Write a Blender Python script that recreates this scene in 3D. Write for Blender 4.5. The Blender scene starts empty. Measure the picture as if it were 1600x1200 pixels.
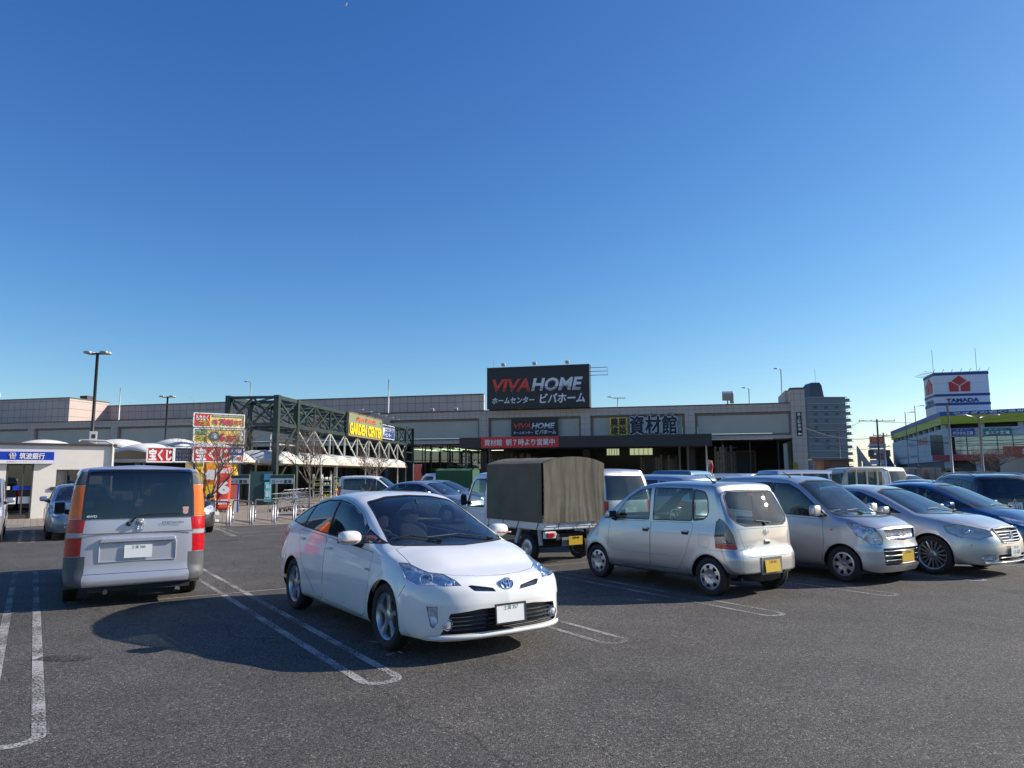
import bpy, bmesh, math, random
import numpy as np
from mathutils import Vector, Matrix
from mathutils.bvhtree import BVHTree
R = math.radians
random.seed(4)
sc = bpy.context.scene
COL = sc.collection

# ------------------------------------------------------------------ camera
FPX, PITCH, ROLL, EYE = 1132.5, 0.1241, 0.0035, 1.689
cam = bpy.data.objects.new('camera', bpy.data.cameras.new('camera'))
COL.objects.link(cam)
cam.data.sensor_width = 36.0
cam.data.lens = FPX / 1600 * 36
cam.data.clip_start = 0.05
cam.data.clip_end = 3000
cam.matrix_world = Matrix.Translation((0, 0, EYE)) @ Matrix.Rotation(math.pi/2 + PITCH, 4, 'X') @ Matrix.Rotation(-ROLL, 4, 'Z')
sc.camera = cam

# ------------------------------------------------------------------ light
SUN_AZ, SUN_EL = 14.0, 28.5          # degrees, counter-clockwise from +X; above the horizon
world = bpy.data.worlds.new('World'); sc.world = world; world.use_nodes = True
wn = world.node_tree.nodes; wl = world.node_tree.links
sky = wn.new('ShaderNodeTexSky'); sky.sky_type = 'NISHITA'; sky.sun_disc = False
sky.sun_elevation = R(SUN_EL); sky.sun_rotation = R(90 - SUN_AZ)
sky.altitude = 0; sky.air_density = 1.0; sky.dust_density = 0.35; sky.ozone_density = 3.0
bg = wn['Background']; bg.inputs['Strength'].default_value = 0.12
# winter air: one even grade over the whole sky, deeper and bluer (channel = a * c ** g)
_s = wn.new('ShaderNodeSeparateColor'); _c = wn.new('ShaderNodeCombineColor'); wl.new(sky.outputs[0], _s.inputs[0])
for _i, (_a, _g) in enumerate(((.330, 1.50), (.550, 1.22), (1.16, .84))):
    _p = wn.new('ShaderNodeMath'); _p.operation = 'POWER'; _p.inputs[1].default_value = _g; wl.new(_s.outputs[_i], _p.inputs[0])
    _m = wn.new('ShaderNodeMath'); _m.operation = 'MULTIPLY'; _m.inputs[1].default_value = _a; wl.new(_p.outputs[0], _m.inputs[0]); wl.new(_m.outputs[0], _c.inputs[_i])
wl.new(_c.outputs[0], bg.inputs['Color'])
sun = bpy.data.objects.new('sun', bpy.data.lights.new('sun', 'SUN')); COL.objects.link(sun)
sun.data.energy = 5.0; sun.data.angle = R(0.53); sun.data.color = (1.0, 0.92, 0.82)
sd = Vector((math.cos(R(SUN_AZ))*math.cos(R(SUN_EL)), math.sin(R(SUN_AZ))*math.cos(R(SUN_EL)), math.sin(R(SUN_EL))))
sun.rotation_euler = sd.to_track_quat('Z', 'Y').to_euler(); sun.location = (30, 10, 40)
sc.view_settings.view_transform = 'Standard'
try: sc.view_settings.look = 'None'
except Exception: pass
sc.view_settings.exposure = 0.47; sc.view_settings.gamma = 1.0
sc.view_settings.use_curve_mapping = False
try:
    sc.cycles.max_bounces = 8; sc.cycles.transparent_max_bounces = 12; sc.cycles.use_denoising = True
    sc.cycles.sample_clamp_indirect = 6
except Exception: pass

# ------------------------------------------------------------------ materials
MATS = {}
def mat(name, col=(.5,.5,.5), rough=.5, metal=0.0, coat=0.0, noise=None, bump=None, emit=None, spec=None, back=None):
    """procedural material; noise=(scale, amount, detail) mottles the colour, bump=(scale, strength)"""
    if name in MATS: return MATS[name]
    m = bpy.data.materials.new(name); m.use_nodes = True; MATS[name] = m
    nt = m.node_tree; n = nt.nodes; l = nt.links; p = n['Principled BSDF']
    c4 = (*col, 1)
    p.inputs['Base Color'].default_value = c4
    p.inputs['Roughness'].default_value = rough; p.inputs['Metallic'].default_value = metal
    p.inputs['Coat Weight'].default_value = coat; p.inputs['Coat Roughness'].default_value = .03
    if spec is not None: p.inputs['Specular IOR Level'].default_value = spec
    tc = n.new('ShaderNodeTexCoord')
    if noise:
        t = n.new('ShaderNodeTexNoise'); t.inputs['Scale'].default_value = noise[0]
        t.inputs['Detail'].default_value = noise[2] if len(noise) > 2 else 4
        l.new(tc.outputs['Object'], t.inputs['Vector'])
        r = n.new('ShaderNodeMapRange'); r.inputs['From Min'].default_value = .3; r.inputs['From Max'].default_value = .7
        r.inputs['To Min'].default_value = 1 - noise[1]; r.inputs['To Max'].default_value = 1 + noise[1]
        l.new(t.outputs['Fac'], r.inputs['Value'])
        mx = n.new('ShaderNodeVectorMath'); mx.operation = 'SCALE'; mx.inputs[0].default_value = col
        l.new(r.outputs[0], mx.inputs['Scale']); l.new(mx.outputs[0], p.inputs['Base Color'])
        r2 = n.new('ShaderNodeMapRange'); r2.inputs['To Min'].default_value = max(0, rough-.06); r2.inputs['To Max'].default_value = min(1, rough+.1)
        l.new(t.outputs['Fac'], r2.inputs['Value']); l.new(r2.outputs[0], p.inputs['Roughness'])
    if bump:
        t = n.new('ShaderNodeTexNoise'); t.inputs['Scale'].default_value = bump[0]; t.inputs['Detail'].default_value = 5
        l.new(tc.outputs['Object'], t.inputs['Vector'])
        b = n.new('ShaderNodeBump'); b.inputs['Strength'].default_value = bump[1]; b.inputs['Distance'].default_value = .02
        l.new(t.outputs['Fac'], b.inputs['Height']); l.new(b.outputs[0], p.inputs['Normal'])
    if emit:
        p.inputs['Emission Color'].default_value = (*emit[:3], 1); p.inputs['Emission Strength'].default_value = emit[3]
    if back is not None:                # dark trim on the inner side of a single-skin panel
        g = n.new('ShaderNodeNewGeometry'); d = n.new('ShaderNodeBsdfDiffuse'); d.inputs['Color'].default_value = (*back, 1)
        ms = n.new('ShaderNodeMixShader'); l.new(g.outputs['Backfacing'], ms.inputs[0])
        l.new(p.outputs[0], ms.inputs[1]); l.new(d.outputs[0], ms.inputs[2]); l.new(ms.outputs[0], n['Material Output'].inputs[0])
    return m

def paint(name, col, metal=0.0, rough=.35, coat=1.0):
    """car paint: base, fine flake, dusty film towards the sills, clear coat"""
    if name in MATS: return MATS[name]
    m = bpy.data.materials.new(name); m.use_nodes = True; MATS[name] = m
    nt = m.node_tree; n = nt.nodes; l = nt.links; p = n['Principled BSDF']
    tc = n.new('ShaderNodeTexCoord')
    t = n.new('ShaderNodeTexNoise'); t.inputs['Scale'].default_value = 2.2; t.inputs['Detail'].default_value = 6
    l.new(tc.outputs['Object'], t.inputs['Vector'])
    sp = n.new('ShaderNodeSeparateXYZ'); l.new(tc.outputs['Object'], sp.inputs[0])
    mr = n.new('ShaderNodeMapRange'); mr.inputs['From Min'].default_value = .75; mr.inputs['From Max'].default_value = .15
    mr.inputs['To Min'].default_value = .04; mr.inputs['To Max'].default_value = .5
    l.new(sp.outputs['Z'], mr.inputs['Value'])
    mm = n.new('ShaderNodeMath'); mm.operation = 'MULTIPLY'; l.new(mr.outputs[0], mm.inputs[0]); l.new(t.outputs['Fac'], mm.inputs[1])
    mx = n.new('ShaderNodeMix'); mx.data_type = 'RGBA'
    mx.inputs[6].default_value = (*col, 1); mx.inputs[7].default_value = (.20, .18, .155, 1)
    l.new(mm.outputs[0], mx.inputs[0]); l.new(mx.outputs[2], p.inputs['Base Color'])
    p.inputs['Metallic'].default_value = metal; p.inputs['Roughness'].default_value = rough
    p.inputs['Coat Weight'].default_value = coat
    cr = n.new('ShaderNodeMapRange'); cr.inputs['To Min'].default_value = .02; cr.inputs['To Max'].default_value = .10
    l.new(t.outputs['Fac'], cr.inputs['Value']); l.new(cr.outputs[0], p.inputs['Coat Roughness'])
    g = n.new('ShaderNodeNewGeometry'); d = n.new('ShaderNodeBsdfDiffuse'); d.inputs['Color'].default_value = (.10, .098, .094, 1)
    ms = n.new('ShaderNodeMixShader'); l.new(g.outputs['Backfacing'], ms.inputs[0])
    l.new(p.outputs[0], ms.inputs[1]); l.new(d.outputs[0], ms.inputs[2]); l.new(ms.outputs[0], n['Material Output'].inputs[0])
    return m

def glass(name, tint=(.55,.6,.58), refl=1.0, rough=.0, ior=1.52, dust=.0):
    """window glass: tinted see-through mixed with a sharp reflection by Fresnel, thin film of dust"""
    if name in MATS: return MATS[name]
    m = bpy.data.materials.new(name); m.use_nodes = True; MATS[name] = m
    nt = m.node_tree; n = nt.nodes; l = nt.links; n.remove(n['Principled BSDF'])
    tr = n.new('ShaderNodeBsdfTransparent'); tr.inputs[0].default_value = (*tint, 1)
    gl = n.new('ShaderNodeBsdfGlossy'); gl.inputs['Roughness'].default_value = rough; gl.inputs[0].default_value = (refl, refl, refl, 1)
    lw = n.new('ShaderNodeLayerWeight'); lw.inputs['Blend'].default_value = .5; f0 = 2*((ior-1)/(ior+1))**2     # both faces of a pane reflect
    pw = n.new('ShaderNodeMath'); pw.operation = 'POWER'; pw.inputs[1].default_value = 4.5; l.new(lw.outputs['Facing'], pw.inputs[0])
    fr = n.new('ShaderNodeMath'); fr.operation = 'MULTIPLY_ADD'; fr.inputs[1].default_value = 1-f0; fr.inputs[2].default_value = f0; l.new(pw.outputs[0], fr.inputs[0])
    ms = n.new('ShaderNodeMixShader'); l.new(fr.outputs[0], ms.inputs[0]); l.new(tr.outputs[0], ms.inputs[1]); l.new(gl.outputs[0], ms.inputs[2])
    last = ms
    if dust:
        df = n.new('ShaderNodeBsdfDiffuse'); df.inputs[0].default_value = (.45, .43, .4, 1)
        t = n.new('ShaderNodeTexNoise'); t.inputs['Scale'].default_value = 3; t.inputs['Detail'].default_value = 6
        tc = n.new('ShaderNodeTexCoord'); l.new(tc.outputs['Object'], t.inputs['Vector'])
        mr = n.new('ShaderNodeMath'); mr.operation = 'MULTIPLY'; mr.inputs[1].default_value = dust; l.new(t.outputs['Fac'], mr.inputs[0])
        m2 = n.new('ShaderNodeMixShader'); l.new(mr.outputs[0], m2.inputs[0]); l.new(ms.outputs[0], m2.inputs[1]); l.new(df.outputs[0], m2.inputs[2]); last = m2
    l.new(last.outputs[0], n['Material Output'].inputs[0])
    return m

def stripes(name, ca, cb, scale, axis='Z', duty=.08, rough=.6, noise=.06, bump=.4):
    """cladding with fine joints every 1/scale metres along one object axis"""
    if name in MATS: return MATS[name]
    m = mat(name, ca, rough, noise=(.35, noise, 6)); nt = m.node_tree; n = nt.nodes; l = nt.links; p = n['Principled BSDF']
    src = p.inputs['Base Color'].links[0].from_socket
    tc = n.new('ShaderNodeTexCoord'); sp = n.new('ShaderNodeSeparateXYZ'); l.new(tc.outputs['Object'], sp.inputs[0])
    fac = None
    for ax in axis:
        a = n.new('ShaderNodeMath'); a.operation = 'MULTIPLY'; a.inputs[1].default_value = scale; l.new(sp.outputs[ax], a.inputs[0])
        b = n.new('ShaderNodeMath'); b.operation = 'FRACT'; l.new(a.outputs[0], b.inputs[0])
        c = n.new('ShaderNodeMath'); c.operation = 'LESS_THAN'; c.inputs[1].default_value = duty; l.new(b.outputs[0], c.inputs[0])
        if fac is None: fac = c
        else:
            d = n.new('ShaderNodeMath'); d.operation = 'MAXIMUM'; l.new(fac.outputs[0], d.inputs[0]); l.new(c.outputs[0], d.inputs[1]); fac = d
    mx = n.new('ShaderNodeMix'); mx.data_type = 'RGBA'; l.new(fac.outputs[0], mx.inputs[0]); l.new(src, mx.inputs[6]); mx.inputs[7].default_value = (*cb, 1)
    l.new(mx.outputs[2], p.inputs['Base Color'])
    bp = n.new('ShaderNodeBump'); bp.inputs['Strength'].default_value = bump; bp.invert = True; bp.inputs['Distance'].default_value = .02
    l.new(fac.outputs[0], bp.inputs['Height']); l.new(bp.outputs[0], p.inputs['Normal'])
    return m

# ------------------------------------------------------------------ object helpers
def tag(o, label=None, cat=None, group=None, kind=None):
    if label: o['label'] = label
    if cat: o['category'] = cat
    if group: o['group'] = group
    if kind: o['kind'] = kind
    return o
def empty(name, loc=(0,0,0), rz=0.0, label=None, cat=None, group=None):
    o = bpy.data.objects.new(name, None); COL.objects.link(o); o.empty_display_size = .2
    o.location = loc; o.rotation_euler = (0, 0, rz)
    return tag(o, label, cat, group)
def kids(o): return [c for c in bpy.data.objects if c.parent == o]
def copy_tree(o, parent=None):
    c = o.copy(); COL.objects.link(c); c.parent = parent
    for ch in kids(o): copy_tree(ch, c)
    return c

class MB:
    """collects geometry, links it as ONE mesh object"""
    def __init__(s): s.v = []; s.f = []; s.m = []
    def add(s, vs, fs, mi=0):
        b = len(s.v); s.v += [tuple(v) for v in vs]; s.f += [tuple(b+i for i in f) for f in fs]; s.m += [mi]*len(fs); return s
    def box(s, c, d, rz=0.0, mi=0, M=None):
        x, y, z = d[0]/2, d[1]/2, d[2]/2
        vs = [Vector((a*x, b*y, e*z)) for e in (-1,1) for b in (-1,1) for a in (-1,1)]
        if M is None: M = Matrix.Translation(c) @ Matrix.Rotation(rz, 4, 'Z')
        else: M = Matrix.Translation(c) @ M
        return s.add([M @ v for v in vs], [(0,2,3,1),(4,5,7,6),(0,1,5,4),(2,6,7,3),(0,4,6,2),(1,3,7,5)], mi)
    def bar(s, p, q, w=.05, h=None, mi=0):
        """square bar from p to q"""
        p, q = Vector(p), Vector(q); d = q-p; L = d.length
        if L < 1e-6: return s
        Mr = d.to_track_quat('X', 'Z').to_matrix().to_4x4()
        return s.box((p+q)/2, (L, w, h or w), M=Mr, mi=mi)
    def tube(s, pts, r, n=8, mi=0, caps=True):
        pts = [Vector(p) for p in pts]; rs = r if isinstance(r, (list, tuple)) else [r]*len(pts)
        rings = []; b0 = len(s.v)
        for i, p in enumerate(pts):
            d = (pts[min(i+1, len(pts)-1)] - pts[max(i-1, 0)]).normalized()
            up = Vector((0,0,1)) if abs(d.z) < .95 else Vector((1,0,0))
            a = d.cross(up).normalized(); b = a.cross(d)
            rings.append([p + (a*math.cos(2*math.pi*k/n) + b*math.sin(2*math.pi*k/n))*rs[i] for k in range(n)])
        vs = [v for rr in rings for v in rr]; fs = []
        for i in range(len(pts)-1):
            for k in range(n):
                k2 = (k+1) % n; fs.append((i*n+k, (i+1)*n+k, (i+1)*n+k2, i*n+k2))
        if caps: fs.append(tuple(reversed(range(n)))); fs.append(tuple((len(pts)-1)*n+k for k in range(n)))
        return s.add(vs, fs, mi)
    def lathe(s, prof, n=32, axis='Y', c=(0,0,0), mi=0, close=False):
        """prof: (radius, along axis) pairs"""
        vs = []; fs = []; k = len(prof)
        for i in range(n):
            a = 2*math.pi*i/n
            for r, t in prof:
                if axis == 'Y': vs.append((c[0]+r*math.cos(a), c[1]+t, c[2]+r*math.sin(a)))
                elif axis == 'Z': vs.append((c[0]+r*math.cos(a), c[1]+r*math.sin(a), c[2]+t))
                else: vs.append((c[0]+t, c[1]+r*math.cos(a), c[2]+r*math.sin(a)))
        m = k if close else k-1
        for i in range(n):
            for j in range(m):
                j2 = (j+1) % k; i2 = (i+1) % n
                fs.append((i*k+j, i*k+j2, i2*k+j2, i2*k+j))
        return s.add(vs, fs, mi)
    def prism(s, poly, t, M=None, mi=0):
        """2D polygon (x,y) extruded by t along z, placed by M"""
        M = M or Matrix.Identity(4); n = len(poly)
        vs = [M @ Vector((x, y, 0)) for x, y in poly] + [M @ Vector((x, y, t)) for x, y in poly]
        fs = [tuple(reversed(range(n))), tuple(range(n, 2*n))] + [(i, (i+1) % n, n+(i+1) % n, n+i) for i in range(n)]
        return s.add(vs, fs, mi)
    def build(s, name, mats, parent=None, smooth=False, bevel=0, label=None, kind=None, angle=None):
        me = bpy.data.meshes.new(name); me.from_pydata(s.v, [], s.f)
        for m in (mats if isinstance(mats, (list, tuple)) else [mats]): me.materials.append(m)
        if len(me.polygons) == len(s.m): me.polygons.foreach_set('material_index', s.m)
        if smooth or angle:
            me.polygons.foreach_set('use_smooth', [True]*len(me.polygons))
            if angle: me.set_sharp_from_angle(angle=R(angle))
        me.validate(); me.update()
        o = bpy.data.objects.new(name, me); COL.objects.link(o)
        if parent is not None: o.parent = parent
        if bevel:
            b = o.modifiers.new('bevel', 'BEVEL'); b.width = bevel; b.segments = 2; b.limit_method = 'ANGLE'
        return tag(o, label, kind=kind)

def text(body, w, h, m, M, parent=None, name='lettering', bold=0.0, shear=0.0, depth=.01, track=1.0, label=None, keep=False, squash=None):
    """flat raised lettering fitted into w x h metres; M places its lower-left corner, x right, y up, z out"""
    cu = bpy.data.curves.new(name, 'FONT'); cu.body = body; cjk = any(ord(ch) > 0x2e80 for ch in body); cu.offset = 0 if cjk else bold; cu.space_character = track; cu.shear = shear
    cu.resolution_u = 3; cu.fill_mode = 'FRONT'
    to = bpy.data.objects.new('t', cu); COL.objects.link(to)
    bpy.context.view_layer.update()
    me = bpy.data.meshes.new_from_object(to); bpy.data.objects.remove(to); bpy.data.curves.remove(cu)
    n = len(me.vertices); co = np.zeros(n*3); me.vertices.foreach_get('co', co); co = co.reshape(-1, 3)
    mn, mx = co.min(0), co.max(0); sx = w/(mx[0]-mn[0]+1e-9); sy = h/(mx[1]-mn[1]+1e-9)
    if keep: sx = sy = min(sx, sy)
    ox = (w - sx*(mx[0]-mn[0]))/2 if keep else 0
    co[:,0] = (co[:,0]-mn[0])*sx + ox; co[:,1] = (co[:,1]-mn[1])*sy; co[:,2] = depth
    if cjk and bold > 0:                 # heavier strokes: the glyph sheet laid a few times with tiny shifts
        px_ = bold*.9*sy; fl = [tuple(q.vertices) for q in me.polygons]; V_ = []; F_ = []
        for k_, (dx_, dy_) in enumerate(((0,0),(1,0),(-1,0),(0,1),(0,-1),(.7,.7),(-.7,-.7))):
            b_ = len(V_); V_ += [(a[0]+dx_*px_, a[1]+dy_*px_, a[2]+k_*.0006) for a in co]; F_ += [tuple(i+b_ for i in q) for q in fl]
        bpy.data.meshes.remove(me); me = bpy.data.meshes.new(name); me.from_pydata(V_, [], F_); co = np.array(V_)
    me.vertices.foreach_set('co', co.ravel()); me.transform(M); me.materials.clear(); me.materials.append(m); me.update(); me.name = name
    o = bpy.data.objects.new(name, me); COL.objects.link(o)
    if parent is not None: o.parent = parent
    return tag(o, label)

ORD = ['first','second','third','fourth','fifth','sixth','seventh','eighth','ninth','tenth','eleventh','twelfth']
def frameM(o, right, up):
    """matrix with x=right, y=up, z=right x up at origin o"""
    r = Vector(right).normalized(); u = Vector(up).normalized(); z = r.cross(u)
    return Matrix(((r.x, u.x, z.x, o[0]), (r.y, u.y, z.y, o[1]), (r.z, u.z, z.z, o[2]), (0, 0, 0, 1)))

# ------------------------------------------------------------------ surveying: sight lines of the photograph, used to fix real positions
def ray(px, py):
    x = (px-800)/FPX; y = (600-py)/FPX; c, s = math.cos(-ROLL), math.sin(-ROLL); x, y = c*x-s*y, s*x+c*y
    cp, sp = math.cos(PITCH), math.sin(PITCH); return Vector((x, cp-y*sp, sp+y*cp))
def at(px, py, Y): r = ray(px, py); t = Y/r.y; return Vector((r.x*t, Y, EYE + r.z*t))
def ground_at(px, py, z=0): r = ray(px, py); t = (z-EYE)/r.z; return Vector((r.x*t, r.y*t, z))
YAW = 0.58                                    # heading of the rows of bays
GU = Vector((math.cos(YAW), math.sin(YAW), 0)); GV = Vector((-math.sin(YAW), math.cos(YAW), 0))
def grid(u, v, z=0): p = GU*u + GV*v; return Vector((p.x, p.y, z))

# ================================================================== vehicle building kit
def pchip(pts):
    pts = sorted(pts); x = np.array([p[0] for p in pts], float); y = np.array([p[1] for p in pts], float)
    if len(x) == 1: return lambda t: np.full(np.shape(t), y[0])
    h = np.diff(x); d = np.diff(y)/h; m = np.zeros(len(x))
    for i in range(1, len(x)-1):
        if d[i-1]*d[i] > 0:
            w1 = 2*h[i]+h[i-1]; w2 = h[i]+2*h[i-1]; m[i] = (w1+w2)/(w1/d[i-1]+w2/d[i])
    m[0] = d[0]; m[-1] = d[-1]
    def f(t):
        t = np.clip(np.asarray(t, float), x[0], x[-1]); i = np.clip(np.searchsorted(x, t)-1, 0, len(h)-1)
        s = (t-x[i])/h[i]
        return ((1+2*s)*(1-s)**2)*y[i] + s*(1-s)**2*h[i]*m[i] + s*s*(3-2*s)*y[i+1] + s*s*(s-1)*h[i]*m[i+1]
    return f

def inset(poly, d):
    """shrink a convex counter-clockwise 2D polygon by d"""
    n = len(poly); out = []
    for i in range(n):
        p0, p1, p2 = Vector(poly[i-1]), Vector(poly[i]), Vector(poly[(i+1) % n])
        e1 = (p1-p0).normalized(); e2 = (p2-p1).normalized(); n1 = Vector((-e1.y, e1.x)); n2 = Vector((-e2.y, e2.x))
        k = 1 + n1.dot(n2); out.append(p1 + (n1+n2)*(d/max(k, .3)))
    return out

def rounded(poly, r, n=4):
    """round the corners of a 2D polygon (list of (x,y)); r a number or one per corner"""
    N = len(poly); out = []
    for i in range(N):
        p0, p1, p2 = Vector(poly[i-1]), Vector(poly[i]), Vector(poly[(i+1) % N])
        rr = r[i] if isinstance(r, (list, tuple)) else r
        a = (p0-p1); b = (p2-p1); t = min(rr, a.length*.45, b.length*.45)
        if t < 1e-4: out.append(tuple(p1)); continue
        A = p1 + a.normalized()*t; B = p1 + b.normalized()*t
        for k in range(n+1):
            s = k/n; out.append(tuple(A*(1-s)**2 + p1*2*s*(1-s) + B*s*s))
    return out

def superell(mb, c, d, e1=.6, e2=.6, n=12, mi=0, M=None):
    """rounded lump: centre c, full sizes d"""
    vs = []; fs = []; M = M or Matrix.Identity(4)
    f = lambda w, e: math.copysign(abs(w)**e, w)
    for i in range(n+1):
        u = -math.pi/2 + math.pi*i/n
        for k in range(2*n):
            v = 2*math.pi*k/(2*n)
            p = Vector((d[0]/2*f(math.cos(u), e1)*f(math.cos(v), e2), d[1]/2*f(math.cos(u), e1)*f(math.sin(v), e2), d[2]/2*f(math.sin(u), e1)))
            vs.append(Vector(c) + M @ p)
    for i in range(n):
        for k in range(2*n):
            k2 = (k+1) % (2*n); fs.append((i*2*n+k, i*2*n+k2, (i+1)*2*n+k2, (i+1)*2*n+k))
    return mb.add(vs, fs, mi)

SIDE = lambda s: Vector((0, s, 0))
class Shell:
    """smooth body skin of a vehicle, from which windows, lamps and panels are cut as parts"""
    def __init__(s, S, root, mats, fine=1.0):
        s.S = S; s.root = root; s.mats = mats
        xr, xf = S['xr'], S['xf']; s.dx = S.get('dx', S['wb']/2)
        nx = int(96*fine); t = np.linspace(0, 1, nx); xs = xr + (xf-xr)*(t - .05*np.sin(2*np.pi*t))
        F = {k: pchip(S[k])(xs) for k in ('zb','zt','w','zs','ws','zr','wr')}
        zm = pchip(S.get('zm', [(0,.5)]))(xs); zc = pchip(S.get('zc', [(0,.78)]))(xs); kc = pchip(S.get('kc', [(0,.985)]))(xs)
        ks = pchip(S.get('ks', [(0,.955)]))(xs); cr = pchip(S.get('cr', [(0,.80)]))(xs)
        seg = [int(round(k*fine)) or 1 for k in (3, 2, 2, 5, 5, 4, 9, 5, 5)]
        rows = []
        for i in range(nx):
            w, zb, zt, zs, ws, zr, wr = (F[k][i] for k in ('w','zb','zt','zs','ws','zr','wr'))
            P = np.array([(0, zb), (.72*w, zb), (w*ks[i], zb+.035), (w*.992, zb+.13), (w, zm[i]), (w*kc[i], zc[i]), (ws, zs), (wr, zr), (wr*.60, zr+(zt-zr)*cr[i]), (0, zt)])
            for k in range(4, 9):                     # keep heights in order where the nose is low
                P[k,1] = min(P[k,1], zt - (9-k)*.004)
            L = np.concatenate([[0], np.cumsum(np.hypot(*np.diff(P, axis=0).T)+1e-6)])
            fy = pchip(list(zip(L, P[:,0]))); fz = pchip(list(zip(L, P[:,1])))
            u = np.concatenate([np.linspace(L[j], L[j+1], seg[j]+1)[:-1] for j in range(9)] + [[L[9]]])
            rows.append(np.stack([fy(u), fz(u)], 1))
        rows = np.array(rows); nh = rows.shape[1]
        loop = np.concatenate([rows, (rows[:, 1:-1] * np.array([-1, 1]))[:, ::-1]], 1); nl = loop.shape[1]
        V = [np.concatenate([np.full((nl, 1), xs[i]), loop[i]], 1) for i in range(nx)]; faces = []
        idx = lambda i, k: i*nl + (k % nl)
        for i in range(nx-1):
            for k in range(nl): faces.append((idx(i,k), idx(i,k+1), idx(i+1,k+1), idx(i+1,k)))
        verts = np.concatenate(V)
        for end, i0 in ((0, 0), (1, nx-1)):
            base = loop[i0]; zc0 = (base[:,1].min()+base[:,1].max())/2; prev = [idx(i0, k) for k in range(nl)]
            for tt in (.965, .92, .86, .78, .69, .59, .48, .36, .24, .12):
                b = len(verts); ring = np.stack([np.full(nl, xs[i0]), base[:,0]*tt, zc0+(base[:,1]-zc0)*tt], 1)
                verts = np.concatenate([verts, ring]); cur = [b+k for k in range(nl)]
                for k in range(nl): faces.append((prev[k], prev[(k+1) % nl], cur[(k+1) % nl], cur[k]))
                prev = cur
            b = len(verts); verts = np.concatenate([verts, [[xs[i0], 0, zc0]]])
            for k in range(nl): faces.append((prev[k], prev[(k+1) % nl], b))
        # plan curve and side profile of nose and tail
        ay = np.abs(verts[:,1]); z = verts[:,2]; x = verts[:,0]
        xe = S['xeF']; tgt = xf - pchip(S['pf'])(ay) - pchip(S['proff'])(z); m = x > xe
        x[m] = xe + (x[m]-xe)*(tgt[m]-xe)/(xf-xe)
        xe = S['xeR']; tgt = xr + pchip(S['pr'])(ay) + pchip(S['profr'])(z); m = x < xe
        x[m] = xe + (x[m]-xe)*(tgt[m]-xe)/(xr-xe)
        ra = S.get('Ra', .345)
        for ax in S.get('axles', (0, S['wb'])):                       # arch lips
            r = np.hypot(x-ax, z-S.get('rt', .31)); k = S.get('flare', .012)*np.exp(-((r-ra-.015)/.05)**2)*(ay > .55)*(z > .15)
            verts[:,1] += np.sign(verts[:,1])*k
        verts[:,0] = x - s.dx
        bm = bmesh.new(); vv = [bm.verts.new(v) for v in verts]
        for f in faces:
            try: bm.faces.new([vv[i] for i in f])
            except ValueError: pass
        bmesh.ops.remove_doubles(bm, verts=bm.verts, dist=1e-5)
        bmesh.ops.recalc_face_normals(bm, faces=bm.faces); bm.normal_update()
        s.bm = bm; o = bm.copy(); bmesh.ops.triangulate(o, faces=o.faces); o.normal_update()
        o.verts.ensure_lookup_table(); o.faces.ensure_lookup_table()
        s.tree = BVHTree.FromBMesh(o); s.nv = [v.normal.copy() for v in o.verts]; s.co = [v.co.copy() for v in o.verts]
        s.tri = [tuple(v.index for v in f.verts) for f in o.faces]; o.free()
    def P(s, x, y, z): return Vector((x - s.dx, y, z))
    def nrm(s, p):
        co, n, i, d = s.tree.find_nearest(p)
        if i is None: return Vector((0,0,1))
        a, b, c = s.tri[i]; A, B, C = s.co[a], s.co[b], s.co[c]
        v0 = B-A; v1 = C-A; v2 = co-A; d00 = v0.dot(v0); d01 = v0.dot(v1); d11 = v1.dot(v1); d20 = v2.dot(v0); d21 = v2.dot(v1)
        den = d00*d11-d01*d01
        if abs(den) < 1e-14: return n
        v = (d11*d20-d01*d21)/den; w = (d00*d21-d01*d20)/den
        return (s.nv[a]*(1-v-w) + s.nv[b]*v + s.nv[c]*w).normalized()
    def hit(s, p, d):
        """surface point met when looking at p (car coordinates) from direction d"""
        p = Vector(p); d = Vector(d).normalized(); q = p + d*3
        co, n, i, _ = s.tree.ray_cast(q, -d)
        return (co, s.nrm(co)) if co is not None else (p, d)
    def sel(s, pts, d, gap=0, faces=None, cosmin=.05, flt=None):
        """cut the convex outline pts (3D, car coordinates) seen along d into the skin; returns the faces inside"""
        d = Vector(d).normalized(); up = Vector((0,0,1)) if abs(d.z) < .9 else Vector((1,0,0))
        a = up.cross(d).normalized(); b = d.cross(a)
        poly = [Vector(((Vector(p)).dot(a), Vector(p).dot(b))) for p in pts]
        ar = sum(poly[i].x*poly[(i+1) % len(poly)].y - poly[(i+1) % len(poly)].x*poly[i].y for i in range(len(poly)))
        if ar < 0: poly.reverse()
        x0, x1 = min(p.x for p in poly), max(p.x for p in poly); y0, y1 = min(p.y for p in poly), max(p.y for p in poly)
        cand = []
        for f in (faces if faces is not None else s.bm.faces):
            v0 = f.verts[0].co
            if not (x0-.16 < v0.dot(a) < x1+.16 and y0-.16 < v0.dot(b) < y1+.16): continue
            if f.normal.dot(d) < cosmin: continue
            if flt and not flt(f.calc_center_median()): continue
            us = [v.co.dot(a) for v in f.verts]; ws = [v.co.dot(b) for v in f.verts]
            if max(us) < x0 or min(us) > x1 or max(ws) < y0 or min(ws) > y1: continue
            cand.append(f)
        n = len(poly); s.rej = [f for f in faces if f not in set(cand)] if faces is not None else []
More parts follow.
